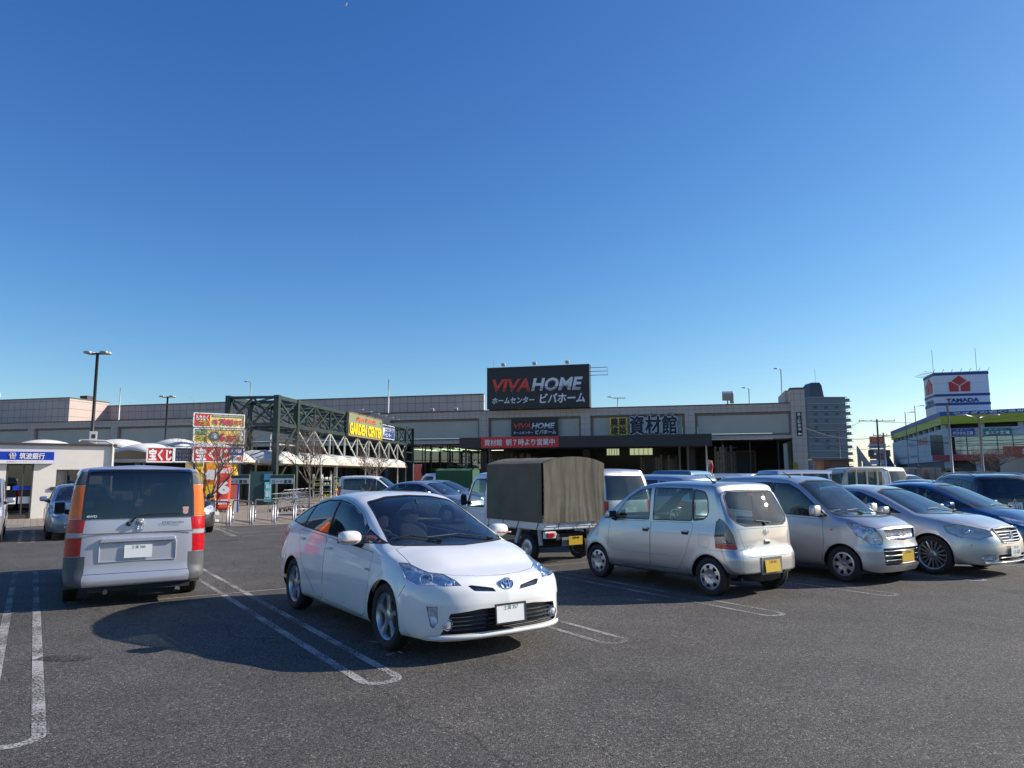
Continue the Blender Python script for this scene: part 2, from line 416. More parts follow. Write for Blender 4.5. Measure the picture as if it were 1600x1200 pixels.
        for i in range(n):
            p, q = poly[i], poly[(i+1) % n]; e = q-p
            if e.length < 1e-5 or not cand: continue
            no = (a*(-e.y) + b*e.x).normalized(); co = a*p.x + b*p.y + no*gap
            es = {x for f in cand for x in f.edges}; vs = {x for f in cand for x in f.verts}
            r = bmesh.ops.bisect_plane(s.bm, geom=list(cand)+list(es)+list(vs), dist=1e-5, plane_co=co, plane_no=no)
            cand = []
            for f in r['geom']:
                if isinstance(f, bmesh.types.BMFace): (cand if (f.calc_center_median()-co).dot(no) > 0 else s.rej).append(f)
        for f in cand: f.normal_update()
        return cand
    def mesh_from(s, name, faces, off=0.0, skirt=0.0):
        vm = {}; V = []; N = []; Fs = []
        for f in faces:
            ids = []
            for v in f.verts:
                if v not in vm:
                    n = s.nrm(v.co); vm[v] = len(V); V.append(v.co + n*off); N.append(n)
                ids.append(vm[v])
            Fs.append(ids)
        if skirt:
            cnt = {}
            for f in Fs:
                for i in range(len(f)):
                    e = (f[i], f[(i+1) % len(f)]); k = tuple(sorted(e)); cnt.setdefault(k, []).append(e)
            top = {}
            for k, es in cnt.items():
                if len(es) == 1:
                    a, b = es[0]
                    for q in (a, b):
                        if q not in top: top[q] = len(V); V.append(V[q] + N[q]*skirt); N.append(N[q])
                    Fs.append([b, a, top[a], top[b]])
        me = bpy.data.meshes.new(name); me.from_pydata([tuple(v) for v in V], [], Fs); me.update()
        return me, N
    def part(s, name, faces, m, off=0.0, skirt=0.0, remove=True, parent=None, label=None, smooth=True):
        if not faces: return None
        me, N = s.mesh_from(name, faces, off, skirt); me.materials.append(m)
        if smooth:
            me.polygons.foreach_set('use_smooth', [True]*len(me.polygons))
            if not skirt: me.normals_split_custom_set_from_vertices([tuple(n) for n in N])
        o = bpy.data.objects.new(name, me); COL.objects.link(o); o.parent = parent or s.root
        if remove: s.drop(faces)
        return tag(o, label)
    def drop(s, faces): bmesh.ops.delete(s.bm, geom=[f for f in faces if f.is_valid], context='FACES')
    def panel(s, name, pts, d, m=None, gap=.0055, flt=None, cosmin=.05):
        """door, bonnet, flap: separate part inside a real gap"""
        A = s.sel(pts, d, flt=flt, cosmin=cosmin); B = s.sel(pts, d, gap=gap, faces=A, cosmin=-2)
        ring = s.rej
        o = s.part(name, B, m or s.mats['paint'], remove=False)
        s.drop(B + ring)
        return o
    def window(s, name, pts, d, m, trim=.012, flt=None, off=-.004, seal=None, cosmin=.05):
        """pane set in a black seal"""
        A = s.sel(pts, d, flt=flt, cosmin=cosmin); B = s.sel(pts, d, gap=trim, faces=A, cosmin=-2); ring = s.rej
        o = s.part(name, B, m, off=off, remove=False)
        so = s.part('window_seal', ring, seal or s.mats['trim'], off=.001, remove=False, parent=o)
        s.drop(B + ring)
        return o
    def lamp(s, pts, d, name='headlight', depth=.05, bowl=None, cover=None, flt=None, cosmin=.05, extra=None, trim=.004):
        A = s.sel(pts, d, flt=flt, cosmin=cosmin)
        if not A: return None
        B = s.sel(pts, d, gap=trim, faces=A, cosmin=-2)
        allA = B + s.rej
        o = s.part(name, B, bowl or s.mats['reflector'], off=-depth, skirt=depth-.002, remove=False)
        s.part('lamp_cover', B, cover or s.mats['lens'], off=0.001, remove=False, parent=o)
        s.drop(allA)
        return o
    def arch(s, cx, ra, side):
        rt = s.S.get('rt', .31); pts = [s.P(cx+ra*math.cos(a), side*1.0, rt+ra*math.sin(a)) for a in np.linspace(0, 2*math.pi, 28, endpoint=False)]
        s.drop(s.sel(pts, SIDE(side), cosmin=-.2, flt=lambda c: c.y*side > .3))
    def body(s, name='body', label=None):
        for f in s.bm.faces: f.smooth = True
        me = bpy.data.meshes.new(name)
        bmesh.ops.delete(s.bm, geom=[v for v in s.bm.verts if not v.link_faces], context='VERTS')
        s.bm.to_mesh(me); me.materials.append(s.mats['paint'])
        me.normals_split_custom_set_from_vertices([tuple(s.nrm(v.co)) for v in me.vertices]); me.update()
        o = bpy.data.objects.new(name, me); COL.objects.link(o); o.parent = s.root; s.bm.free()
        return tag(o, label)

# ------------------------------------------------------------------ shared vehicle materials
def car_mats(p, tint=(.50,.56,.54), rear_tint=None):
    return {'paint': p, 'trim': mat('black_trim', (.014,.014,.015), .62), 'rubber': mat('tyre_rubber', (.018,.018,.019), .75, noise=(9,.25), bump=(60,.25)),
            'reflector': mat('lamp_reflector', (.62,.64,.68), .25, .45, noise=(14,.35,3), bump=(22,.5)), 'lens': glass('lamp_lens', (.93,.96,1.0), ior=1.5),
            'glass': glass('window_glass_%d' % int(tint[0]*100), tint, dust=.03), 'dark_glass': glass('privacy_glass', rear_tint or (.05,.055,.06), dust=.03),
            'chrome': mat('chrome', (.85,.86,.88), .08, 1.0), 'silver': mat('wheel_silver', (.52,.53,.55), .33, .85, noise=(5,.12)),
            'red': mat('red_lens', (.50,.004,.010), .22, coat=.35, bump=(40,.3)), 'amber': mat('amber_lens', (.85,.15,.004), .25, coat=.3, noise=(3,.12), bump=(30,.12)),
            'black': mat('liner_black', (.008,.008,.008), .9), 'seat': mat('seat_cloth', (.075,.072,.07), .9, noise=(20,.2)),
            'dash': mat('dashboard_plastic', (.03,.031,.033), .7), 'gloss': mat('gloss_black', (.008,.008,.009), .06, coat=1)}
CM = car_mats(None)

WHEELS = {}
def wheel(parent, M, style, r, wid, loc, outer):
    """one wheel: brake drum part with tyre and rim below it; outer = +1/-1 the side its face looks to"""
    key = (style, r, wid)
    if key not in WHEELS:
        rr = {'alloy5': .70, 'cap8': .66, 'cap7': .66, 'alloy15': .74, 'cap_plain': .66}.get(style, .66)*r
        t = MB(); h = wid/2
        prof = [(rr-.005, -h*.72), (rr+.01, -h*.86), (rr+(r-rr)*.45, -h*1.0), (r*.965, -h*.90), (r*.992, -h*.74), (r, -h*.45)]
        for g in (-.26, 0, .26): prof += [(r, h*g-.006), (r-.008, h*g-.005), (r-.008, h*g+.005), (r, h*g+.006)]
        prof += [(r, h*.45), (r*.992, h*.74), (r*.965, h*.90), (rr+(r-rr)*.45, h*1.0), (rr+.01, h*.86), (rr-.005, h*.72)]
        t.lathe(prof, 44)
        tb = t.build('tyre', CM['rubber'], angle=50)
        m = MB(); o = h*.80
        m.lathe([(rr, -h*.8), (rr*.93, -h*.7), (rr*.90, -h*.3), (rr*.90, o-.03), (rr*.955, o-.008), (rr*1.0, o), (rr*1.012, o-.008), (rr*1.012, o-.03), (rr*.99, -h*.7)], 44)
        if style == 'alloy5':
            m.lathe([(.0, o-.012), (.035, o-.012), (.06, o-.02), (.075, o-.045), (.075, o-.07)], 24)
            for k in range(5):
                a = 2*math.pi*k/5+.3; c, s_ = math.cos(a), math.sin(a)
                def q(rad, side, y): return (rad*c - side*s_, y, rad*s_ + side*c)
                vs = []; fs = []
                for rad, wd, y in ((.035,.032,o-.018), (.10,.024,o-.022), (rr*.62,.023,o-.020), (rr*.93,.040,o-.012)):
                    vs += [q(rad, -wd, y-.012), q(rad, -wd*.7, y), q(rad, wd*.7, y), q(rad, wd, y-.012), q(rad, wd, y-.04), q(rad, -wd, y-.04)]
                for i in range(3):
                    for j in range(6): fs.append((i*6+j, i*6+(j+1) % 6, (i+1)*6+(j+1) % 6, (i+1)*6+j))
                m.add(vs, fs)
        elif style == 'alloy15':
            m.lathe([(.0, o-.006), (.03, o-.006), (.05, o-.02), (.07, o-.03), (.07, o-.06)], 24)
            for k in range(16):
                a = 2*math.pi*k/16; c, s_ = math.cos(a), math.sin(a)
                m.bar((.05*c, o-.032, .05*s_), (rr*.94*c, o-.016, rr*.94*s_), .017, .02)
        elif style in ('cap8', 'cap7'):
            n = 7; r0, r1 = rr*.46, rr*.86; N = n*8
            # dished cover with n openings: sectors between the openings are kept
            def ring(ra, rb, ya, yb, keep=lambda k: True, mi=0):
                vs = []; fs = []
                for k in range(N):
                    a = 2*math.pi*k/N; vs += [(ra*math.cos(a), ya, ra*math.sin(a)), (rb*math.cos(a), yb, rb*math.sin(a))]
                for k in range(N):
                    if keep(k): k2 = (k+1) % N; fs.append((2*k, 2*k+1, 2*k2+1, 2*k2))
                m.add(vs, fs, mi)
            ring(.001, rr*.16, o+.004, o+.002); ring(rr*.16, rr*.18, o+.002, o-.008); ring(rr*.18, r0, o-.008, o+.0)
            if style == 'cap8':
                ring(r0, rr*.56, o, o+.006); op = (2, 3, 4, 5); op2 = (3, 4)
                ring(rr*.56, rr*.66, o+.006, o+.006, lambda k: k % 8 not in op2)
                ring(rr*.66, rr*.88, o+.006, o+.002, lambda k: k % 8 not in op)
            else:
                ring(r0, rr*.56, o, o+.004, lambda k: k % 8 not in (3, 4)); ring(rr*.56, rr*.86, o+.004, o+.004, lambda k: k % 8 not in (2, 3, 4, 5))
                ring(rr*.86, rr*.88, o+.004, o+.002)
            ring(rr*.88, rr*.99, o+.002, o-.002)
        else:
            m.lathe([(0, o-.01), (rr*.3, o-.004), (rr*.6, o+.004), (rr*.85, o-.006), (rr*.9, o-.02)], 24)
        rb = m.build('rim', CM['silver'], angle=35)
        d = MB(); d.lathe([(0, -h*.5), (rr*.88, -h*.5), (rr*.88, o-.055), (rr*.60, o-.055), (rr*.58, o-.04), (.0, o-.04)], 28)
        db = d.build('wheel', mat('brake_dark', (.035,.033,.032), .6, .4), angle=40)
        WHEELS[key] = (db.data, tb.data, rb.data)
        for x in (db, tb, rb): bpy.data.objects.remove(x)
    w = bpy.data.objects.new('wheel', WHEELS[key][0]); COL.objects.link(w); w.parent = parent
    w.location = loc; w.rotation_euler = (0, random.uniform(0, 6.28) if outer > 0 else 0, 0 if outer > 0 else math.pi)
    w.rotation_euler = (0, 0, 0 if outer > 0 else math.pi)
    for nm, me in (('tyre', WHEELS[key][1]), ('rim', WHEELS[key][2])):
        c = bpy.data.objects.new(nm, me); COL.objects.link(c); c.parent = w
    return w

def running_gear(sh, style, r=.31, wid=.185, track=None, liner=True, ra=.345):
    S = sh.S; wb = S['wb']; W = pchip(S['w'])
    for ax in (0.0, wb):
        yo = (track or (float(W(ax)) - .018)) - wid/2
        for sd_ in (1, -1):
            wheel(sh.root, None, style, r, wid, (ax - sh.dx, sd_*yo, r), sd_)
            if liner:
                sh.arch(ax, ra, sd_)
                m = MB(); n = 20; vs = []; fs = []
                y0, y1 = sd_*(float(W(ax))-.05), sd_*(yo-wid/2-.06); rt = S.get('rt', .31); R2 = ra+.012
                for k in range(n+1):
                    a = .02 + (math.pi-.04)*k/n; vs += [(ax-sh.dx+R2*math.cos(a), y0, rt+R2*math.sin(a)), (ax-sh.dx+R2*math.cos(a), y1, rt+R2*math.sin(a))]
                for k in range(n): fs.append((2*k, 2*k+1, 2*k+3, 2*k+2))
                vs.append((ax-sh.dx, y1, rt)); c = len(vs)-1
                for k in range(n): fs.append((2*k+1, c, 2*k+3))
                m.add(vs, fs); m.build('arch_liner', CM['black'], sh.root)

def interior(sh, x_dash, z_dash, seats, z_seat=.42, w=.46, belt=.95, steer=True, wheel_x=None, col=None):
    """seats at x positions, dashboard, steering wheel on the right-hand side"""
    dx = sh.dx; sm = col or CM['seat']
    for k, (x, full, tall) in enumerate(seats):
        for y in ((-.36, .36) if not full else (0,)):
            m = MB(); wd = w if not full else 1.15
            superell(m, (x-dx+.08, y, z_seat+.02), (.52, wd, .22), .35, .35, 8)
            superell(m, (x-dx-.20, y, z_seat+tall*.5), (.17, wd*.95, tall+.12), .35, .4, 8, M=Matrix.Rotation(R(-13), 4, 'Y'))
            for hy in ((0,) if not full else (-.36, .36)):
                superell(m, (x-dx-.33, y+hy, z_seat+tall+.13), (.10, .27, .19), .5, .5, 7)
            m.build('seat', sm, sh.root, smooth=True)
    d = MB(); Wd = 2*float(pchip(sh.S['ws'])(x_dash))-.14
    superell(d, (x_dash-dx+.12, 0, z_dash-.16), (.62, Wd, .36), .4, .35, 9)
    superell(d, (x_dash-dx-.08, -.36, z_dash+.0), (.26, .42, .12), .6, .6, 7)
    d.build('dashboard', CM['dash'], sh.root, smooth=True)
    if steer:
        s_ = MB(); cx = x_dash-dx-.34; M = Matrix.Rotation(R(-62), 4, 'Y'); c = Vector((cx, -.36, z_dash-.05)); pts = []
        for k in range(25):
            a = 2*math.pi*k/24; pts.append(c + M @ Vector((.185*math.cos(a), .185*math.sin(a), 0)))
        s_.tube(pts, .015, 8, caps=False)
        for a in (0, math.pi/2+.6, -math.pi/2-.6): s_.tube([c, c + M @ Vector((.18*math.cos(a), .18*math.sin(a), 0))], .016, 6)
        superell(s_, c, (.12, .12, .06), .7, .8, 6, M=M)
        s_.build('steering_wheel', CM['dash'], sh.root, smooth=True)

def mirror_pod(sh, x, z, size=(.13,.22,.14), out=.10, y=None, paintm=None, sides=(1,-1), e=.55):
    for sd_ in sides:
        c, n = sh.hit(sh.P(x, 0, z), SIDE(sd_)); yy = (y*sd_ if y else c.y + sd_*(out + size[1]/2 - .03))
        m = MB(); superell(m, (x-sh.dx, yy, z+.03), size, e, e, 12)
        o = m.build('door_mirror', paintm or sh.mats['paint'], sh.root, smooth=True)
        k = MB(); k.tube([(x-sh.dx, c.y-sd_*.02, z-.05), (x-sh.dx, yy-sd_*.02, z-.02)], [.045, .03], 8)
        k.box((x-sh.dx-size[0]*.49, yy, z+.03), (.008, size[1]*.82, size[2]*.78))
        k.build('mirror_stalk', CM['trim'], o, angle=40)

def handle(sh, x, z, sides=(1,-1), m=None, length=.17, parent=None):
    for sd_ in sides:
        c, n = sh.hit(sh.P(x, 0, z), SIDE(sd_)); k = MB()
        superell(k, c + n*.014, (length, .026, .032), .5, .5, 8)
        k.box(c + n*.004 + Vector((length*.35, 0, 0)), (.02, .02, .02)); k.box(c + n*.004 - Vector((length*.35, 0, 0)), (.02, .02, .02))
        k.build('door_handle', m or sh.mats['paint'], sh.root, smooth=True)

def plate(sh, x, z, d, yellow=False, top='', main='', tilt=0, y=0.0, w=.33, frame=None):
    """number plate standing on the skin where it is met from direction d (+-x)"""
    c, n = sh.hit(sh.P(x, y, z), (d, 0, 0)); c = Vector((c.x + d*.022, y, z)); ri = Vector((0, d, 0)); up = Vector((-d*math.sin(R(tilt)), 0, math.cos(R(tilt))))
    M = frameM(c, ri, up); m = MB()
    m.box(c, (.165, .006, w), M=Matrix((((M @ Vector((0,1,0,0)))).to_3d(), (M @ Vector((0,0,1,0))).to_3d(), (M @ Vector((1,0,0,0))).to_3d())).transposed().to_4x4())
    pm = mat('plate_yellow', (.58,.38,.03), .35) if yellow else mat('plate_white', (.78,.79,.77), .35)
    o = m.build('number_plate', pm, sh.root)
    ink = mat('plate_black_ink', (.02,.02,.02), .5) if yellow else mat('plate_green_ink', (.02,.10,.05), .5)
    off = Matrix.Translation((0, 0, .0045))
    if top: text(top, w*.5, .042, ink, M @ off @ Matrix.Translation((-w*.25, .034, 0)), o, depth=0)
    if main: text(main, w*.66, .075, ink, M @ off @ Matrix.Translation((-w*.27, -.062, 0)), o, bold=.015, depth=0)
    if frame:
        f = MB()
        for a, b in (((-w/2-.006, .085), (w/2+.006, .085)), ((-w/2-.006, -.085), (w/2+.006, -.085)), ((-w/2-.004, -.09), (-w/2-.004, .09)), ((w/2+.004, -.09), (w/2+.004, .09))):
            f.bar(M @ Vector((*a, .002)), M @ Vector((*b, .002)), .013, .014)
        f.build('plate_frame', frame, o)
    return o

def wiper(sh, pts, d=(1,0,.5), m=None, lift=.014, r=.007):
    ps = []
    for p in pts:
        c, n = sh.hit(sh.P(*p), d); ps.append(c + n*lift)
    k = MB(); k.tube(ps, r, 6); k.tube([ps[0], ps[0] + (ps[1]-ps[0])*.15], .016, 6)
    k.build('wiper', m or CM['trim'], sh.root)

def badge_ring(M, a, b, r, mb, n=28):
    pts = [M @ Vector((a*math.cos(2*math.pi*k/n), b*math.sin(2*math.pi*k/n), 0)) for k in range(n+1)]
    mb.tube(pts, r, 6, caps=False)

def seam(sh, a, b, d, w=.006, flt=None):
    """an open shut line between two points of the skin"""
    a, b, d = Vector(a), Vector(b), Vector(d).normalized(); s_ = (b-a).cross(d).normalized()*w/2
    sh.drop(sh.sel([a-s_, b-s_, b+s_, a+s_], d, flt=flt))
def Pm(sh, lst, side=1): return [sh.P(x, y*side, z) for x, y, z in lst]
def Sd(sh, lst, side, r=0.0, n=4):
    """side-view outline (x,z) with optional corner radii -> 3D points"""
    l = rounded(lst, r, n) if r else lst
    return [sh.P(x, side*1.0, z) for x, z in l]

# ================================================================== ground and markings
def asphalt():
    m = bpy.data.materials.new('asphalt'); m.use_nodes = True; MATS['asphalt'] = m
    nt = m.node_tree; n = nt.nodes; l = nt.links; p = n['Principled BSDF']; tc = n.new('ShaderNodeTexCoord')
    def noise(sc_, det=4, ro=.5):
        t = n.new('ShaderNodeTexNoise'); t.inputs['Scale'].default_value = sc_; t.inputs['Detail'].default_value = det; t.inputs['Roughness'].default_value = ro
        l.new(tc.outputs['Object'], t.inputs['Vector']); return t.outputs['Fac']
    def rng(src, a, b, c, d):
        r = n.new('ShaderNodeMapRange'); r.inputs['From Min'].default_value = a; r.inputs['From Max'].default_value = b
        r.inputs['To Min'].default_value = c; r.inputs['To Max'].default_value = d; l.new(src, r.inputs['Value']); return r.outputs[0]
    v = n.new('ShaderNodeTexVoronoi'); v.inputs['Scale'].default_value = 90; l.new(tc.outputs['Object'], v.inputs['Vector'])
    sep = n.new('ShaderNodeSeparateColor'); l.new(v.outputs['Color'], sep.inputs[0])
    stone = rng(sep.outputs[0], 0, 1, .38, 1.75)
    bright = n.new('ShaderNodeMath'); bright.operation = 'GREATER_THAN'; bright.inputs[1].default_value = .955; l.new(sep.outputs[1], bright.inputs[0])
    br = n.new('ShaderNodeMath'); br.operation = 'MULTIPLY_ADD'; br.inputs[1].default_value = 1.8; l.new(bright.outputs[0], br.inputs[0]); l.new(stone, br.inputs[2])
    fine = rng(noise(210, 3, .6), .3, .7, .6, 1.4); mid = rng(noise(1.3, 6, .6), .3, .7, .84, 1.16); big = rng(noise(.16, 5, .55), .3, .7, .78, 1.22)
    def mul(a, b):
        q = n.new('ShaderNodeMath'); q.operation = 'MULTIPLY'; l.new(a, q.inputs[0]); l.new(b, q.inputs[1]); return q.outputs[0]
    tot = mul(mul(br.outputs[0], fine), mul(mid, big))
    # oil drips and tyre-polished patches, each with its own shape
    st = rng(noise(.9, 3, .4), .64, .72, 1.0, .66); tot = mul(tot, st)
    # hairline cracks
    vc = n.new('ShaderNodeTexVoronoi'); vc.feature = 'DISTANCE_TO_EDGE'; vc.inputs['Scale'].default_value = .16
    dm = n.new('ShaderNodeVectorMath'); dm.operation = 'ADD'; tn = n.new('ShaderNodeTexNoise'); tn.inputs['Scale'].default_value = 1.1; tn.inputs['Detail'].default_value = 7
    l.new(tc.outputs['Object'], tn.inputs['Vector']); l.new(tc.outputs['Object'], dm.inputs[0]); l.new(tn.outputs['Color'], dm.inputs[1]); l.new(dm.outputs[0], vc.inputs['Vector'])
    tot = mul(tot, rng(vc.outputs['Distance'], .0006, .0022, .55, 1.0))
    hue = n.new('ShaderNodeMix'); hue.data_type = 'RGBA'; hue.inputs[6].default_value = (.083, .073, .061, 1); hue.inputs[7].default_value = (.074, .070, .063, 1)
    l.new(noise(.5, 4), hue.inputs[0])
    sc_ = n.new('ShaderNodeVectorMath'); sc_.operation = 'SCALE'; l.new(hue.outputs[2], sc_.inputs[0]); l.new(tot, sc_.inputs['Scale'])
    l.new(sc_.outputs[0], p.inputs['Base Color']); p.inputs['Roughness'].default_value = .78; p.inputs['Specular IOR Level'].default_value = .35
    b = n.new('ShaderNodeBump'); b.inputs['Strength'].default_value = .9; b.inputs['Distance'].default_value = .004
    hs = n.new('ShaderNodeMath'); hs.operation = 'ADD'; l.new(v.outputs['Distance'], hs.inputs[0]); l.new(noise(170, 3), hs.inputs[1]); b.invert = True
    l.new(hs.outputs[0], b.inputs['Height']); l.new(b.outputs[0], p.inputs['Normal'])
    return m
def worn_paint(name, col, keep=.5, scale=55):
    """road paint worn through to the stones"""
    m = bpy.data.materials.new(name); m.use_nodes = True; MATS[name] = m; nt = m.node_tree; n = nt.nodes; l = nt.links; p = n['Principled BSDF']
    tc = n.new('ShaderNodeTexCoord'); a = n.new('ShaderNodeTexNoise'); a.inputs['Scale'].default_value = scale; a.inputs['Detail'].default_value = 5; a.inputs['Roughness'].default_value = .65
    b = n.new('ShaderNodeTexNoise'); b.inputs['Scale'].default_value = 1.4; b.inputs['Detail'].default_value = 4
    l.new(tc.outputs['Object'], a.inputs['Vector']); l.new(tc.outputs['Object'], b.inputs['Vector'])
    s = n.new('ShaderNodeMath'); s.operation = 'MULTIPLY_ADD'; s.inputs[1].default_value = .55; l.new(b.outputs['Fac'], s.inputs[0]); l.new(a.outputs['Fac'], s.inputs[2])
    r = n.new('ShaderNodeMapRange'); r.inputs['From Min'].default_value = keep+.17; r.inputs['From Max'].default_value = keep+.33; l.new(s.outputs[0], r.inputs['Value'])
    t = n.new('ShaderNodeBsdfTransparent'); ms = n.new('ShaderNodeMixShader'); l.new(r.outputs[0], ms.inputs[0]); l.new(t.outputs[0], ms.inputs[1]); l.new(p.outputs[0], ms.inputs[2])
    p.inputs['Base Color'].default_value = (*col, 1); p.inputs['Roughness'].default_value = .8; l.new(ms.outputs[0], n['Material Output'].inputs[0]); return m

def sheet(name, pts, z, m, kind='structure'):
    mb = MB(); mb.add([(x, y, z) for x, y in pts], [tuple(range(len(pts)))]); return tag(mb.build(name, m), kind=kind)

ASPH = asphalt()
sheet('ground', [(-700,-60),(900,-60),(900,1500),(-700,1500)], 0, ASPH)
LINE = worn_paint('worn_white_paint', (.40,.39,.37), .50); LINE2 = worn_paint('worn_white_paint_faint', (.32,.31,.29), .52)
def ribbon(name, pts, w, m, z=.004):
    pts = [Vector((p[0], p[1])) for p in pts]; vs = []
    for i, p in enumerate(pts):
        d = (pts[min(i+1, len(pts)-1)]-pts[max(i-1, 0)]).normalized(); nn = Vector((-d.y, d.x))*w/2; vs += [(p.x+nn.x, p.y+nn.y, z), (p.x-nn.x, p.y-nn.y, z)]
    mb = MB(); mb.add(vs, [(2*i+1, 2*i+3, 2*i+2, 2*i) for i in range(len(pts)-1)]); return tag(mb.build(name, m), kind='structure')
U0, V0, BAY, GAP = -.013, 5.745, 2.534, .304
for i in range(-2, 10):
    u = U0 + i*BAY; g2 = GAP/2; r = .15; vtop = V0 + 5.40
    pts = [(u-g2, vtop)] + [(u-g2, V0+r+.25*k) for k in range(20, 0, -1)]
    pts += [(u - g2*math.cos(a), V0 + r - r*math.sin(a)) for a in np.linspace(0, math.pi, 12)]
    pts += [(u+g2, V0+r+.25*k) for k in range(1, 21)] + [(u+g2, vtop)]
    ribbon('parking_bay_line', [grid(*q)[:2] for q in pts], .085 if i <= 1 else .07, LINE if i <= 1 else LINE2)
    # the facing row, open ends away from us
    pts = [(u-g2, 11.24), (u-g2, 15.6)] + [(u - g2*math.cos(a), 15.6 + r*math.sin(a)) for a in np.linspace(0, math.pi, 12)] + [(u+g2, 15.6), (u+g2, 11.24)]
    ribbon('parking_bay_line', [grid(*q)[:2] for q in pts], .07, LINE2)
for (px_, py_, rx_, ry_) in ((98,1029,.26,.13),):
    g_ = ground_at(px_, py_); rn_ = random.Random(px_); mb_ = MB(); n_ = 26; ph_ = rn_.uniform(0, 6)
    mb_.add([(g_.x+math.cos(a)*rx_*(1+.15*math.sin(3*a+ph_)+.07*math.sin(7*a)), g_.y+math.sin(a)*ry_*(1+.15*math.sin(2*a+ph_)), .006) for a in np.linspace(0, 2*math.pi, n_, endpoint=False)], [tuple(range(n_))])
    tag(mb_.build('oil_stain', worn_paint('oil_film', (.045,.037,.029), .58, 40) if 'oil_film' not in MATS else MATS['oil_film']), kind='structure')
ribbon('parking_row_line', [grid(u, 11.18 + .05*math.sin(u*.8))[:2] for u in np.linspace(-6, 26, 40)], .035, LINE)
for i in range(-3, 3):
    u = -.05 + i*BAY; pts = [(u-g2, 27.4), (u-g2, 22.7)] + [(u - g2*math.cos(a), 22.7 - .15*math.sin(a)) for a in np.linspace(0, math.pi, 10)] + [(u+g2, 22.7), (u+g2, 27.4)]
    ribbon('parking_bay_line', [grid(*q)[:2] for q in pts], .09, LINE2)
def gl(a, b, w, m=None): ribbon('ground_stripe', [ground_at(*a)[:2], ground_at(*b)[:2]], w, m or LINE)
gl((330,823), (366,838), .16); gl((336,829), (480,819), .05); gl((362,834), (480,826), .05); gl((378,838), (480,832.5), .05)
# paved forecourt with a kerb
PAVE = stripes('block_paving', (.30,.245,.185), (.16,.135,.11), 5.0, 'XY', .10, .8, .14)
def kerb(name, uv, m=None):
    k = MB()
    for a, b in zip(uv[:-1], uv[1:]):
        A = grid(*a, .05); B = grid(*b, .05); k.bar(A, B, .15, .12)
    return k
pv = [(-14,29.6),(4.6,29.6),(5.0,25.7),(14,25.2),(30,26),(30,45),(60,80),(-60,110),(-60,29.6)]
mb = MB(); mb.add([(u, v, .008) for u, v in pv], [tuple(range(len(pv)))]); o = mb.build('paved_forecourt', PAVE); o.rotation_euler.z = YAW; tag(o, kind='structure')
k = MB()
for a, b in (((-14,29.6),(.1,29.6)),):
    n_ = int(abs(b[0]-a[0])/.6)
    for i in range(n_):
        c = grid(a[0]+.6*(i+.5), a[1], .055); k.box(c, (.585,.15,.11), YAW)
tag(k.build('kerb', mat('kerb_concrete', (.33,.32,.30), .8, noise=(4,.2))), kind='structure')

# ================================================================== sites: a vertical plane at a real place, with sight-line lookup
class Site:
    def __init__(s, name, o, rz, label=None, cat=None, group=None, z=0):
        s.o = Vector((o[0], o[1], 0)); s.rz = rz; s.e = Vector((math.cos(rz), math.sin(rz), 0)); s.n = Vector((-s.e.y, s.e.x, 0))
        s.root = empty(name, (o[0], o[1], z), rz, label, cat, group) if name else None; s.z = z
    def fp(s, px, py, y=0.0):
        """local (x, z) of a sight line where it meets the plane local-y = y"""
        r = ray(px, py); oo = s.o + s.n*y; det = r.x*(-s.e.y) + s.e.x*r.y
        t = (oo.x*(-s.e.y) + s.e.x*oo.y)/det; x = (r.x*t-oo.x)*s.e.x + (r.y*t-oo.y)*s.e.y
        return x, EYE + r.z*t - s.z
    def W(s, x, y, z): p = s.o + s.e*x + s.n*y; return Vector((p.x, p.y, z))
FM = lambda x, y, z: frameM((x, y, z), (1,0,0), (0,0,1))       # lettering frame on a local plane seen from -y
def letters(root, body, x0, z0, x1, z1, y, m, **k): return text(body, x1-x0, z1-z0, m, FM(x0, y, z0), root, **k)

def sign_board(name, site, rect, y, thick, face, label, cat='sign', frame=None, group=None):
    """board thing on a site plane; returns (root, x0,z0,x1,z1, yfront) in the board's own frame"""
    x0, z0, x1, z1 = rect; w = site.W(x0, y, z0+site.z)
    r = empty(name, w, site.rz, label, cat, group)
    b = MB(); b.box(((x1-x0)/2, thick/2, (z1-z0)/2), (x1-x0, thick, z1-z0)); b.build('board', face, r, bevel=.01 if thick > .05 else 0)
    if frame:
        for a, c in (((0,0),(x1-x0,0)),((0,z1-z0),(x1-x0,z1-z0)),((0,0),(0,z1-z0)),((x1-x0,0),(x1-x0,z1-z0))):
            f = MB(); f.bar((a[0],-.012,a[1]), (c[0],-.012,c[1]), .05, .05); f.build('frame', frame, r)
    return r
def srect(site, x0, y0, x1, y1, y=0.0):
    a = site.fp(x0, y1, y); b = site.fp(x1, y0, y); return (a[0], a[1], b[0], b[1])
WHITE = mat('sign_white', (.78,.78,.77), .4); RED = mat('sign_red', (.60,.025,.03), .4); NAVY = mat('sign_navy', (.008,.016,.06), .4)
CHAR = mat('sign_charcoal', (.018,.018,.02), .45, noise=(2,.1)); YEL = mat('sign_yellow', (.80,.56,.02), .4)

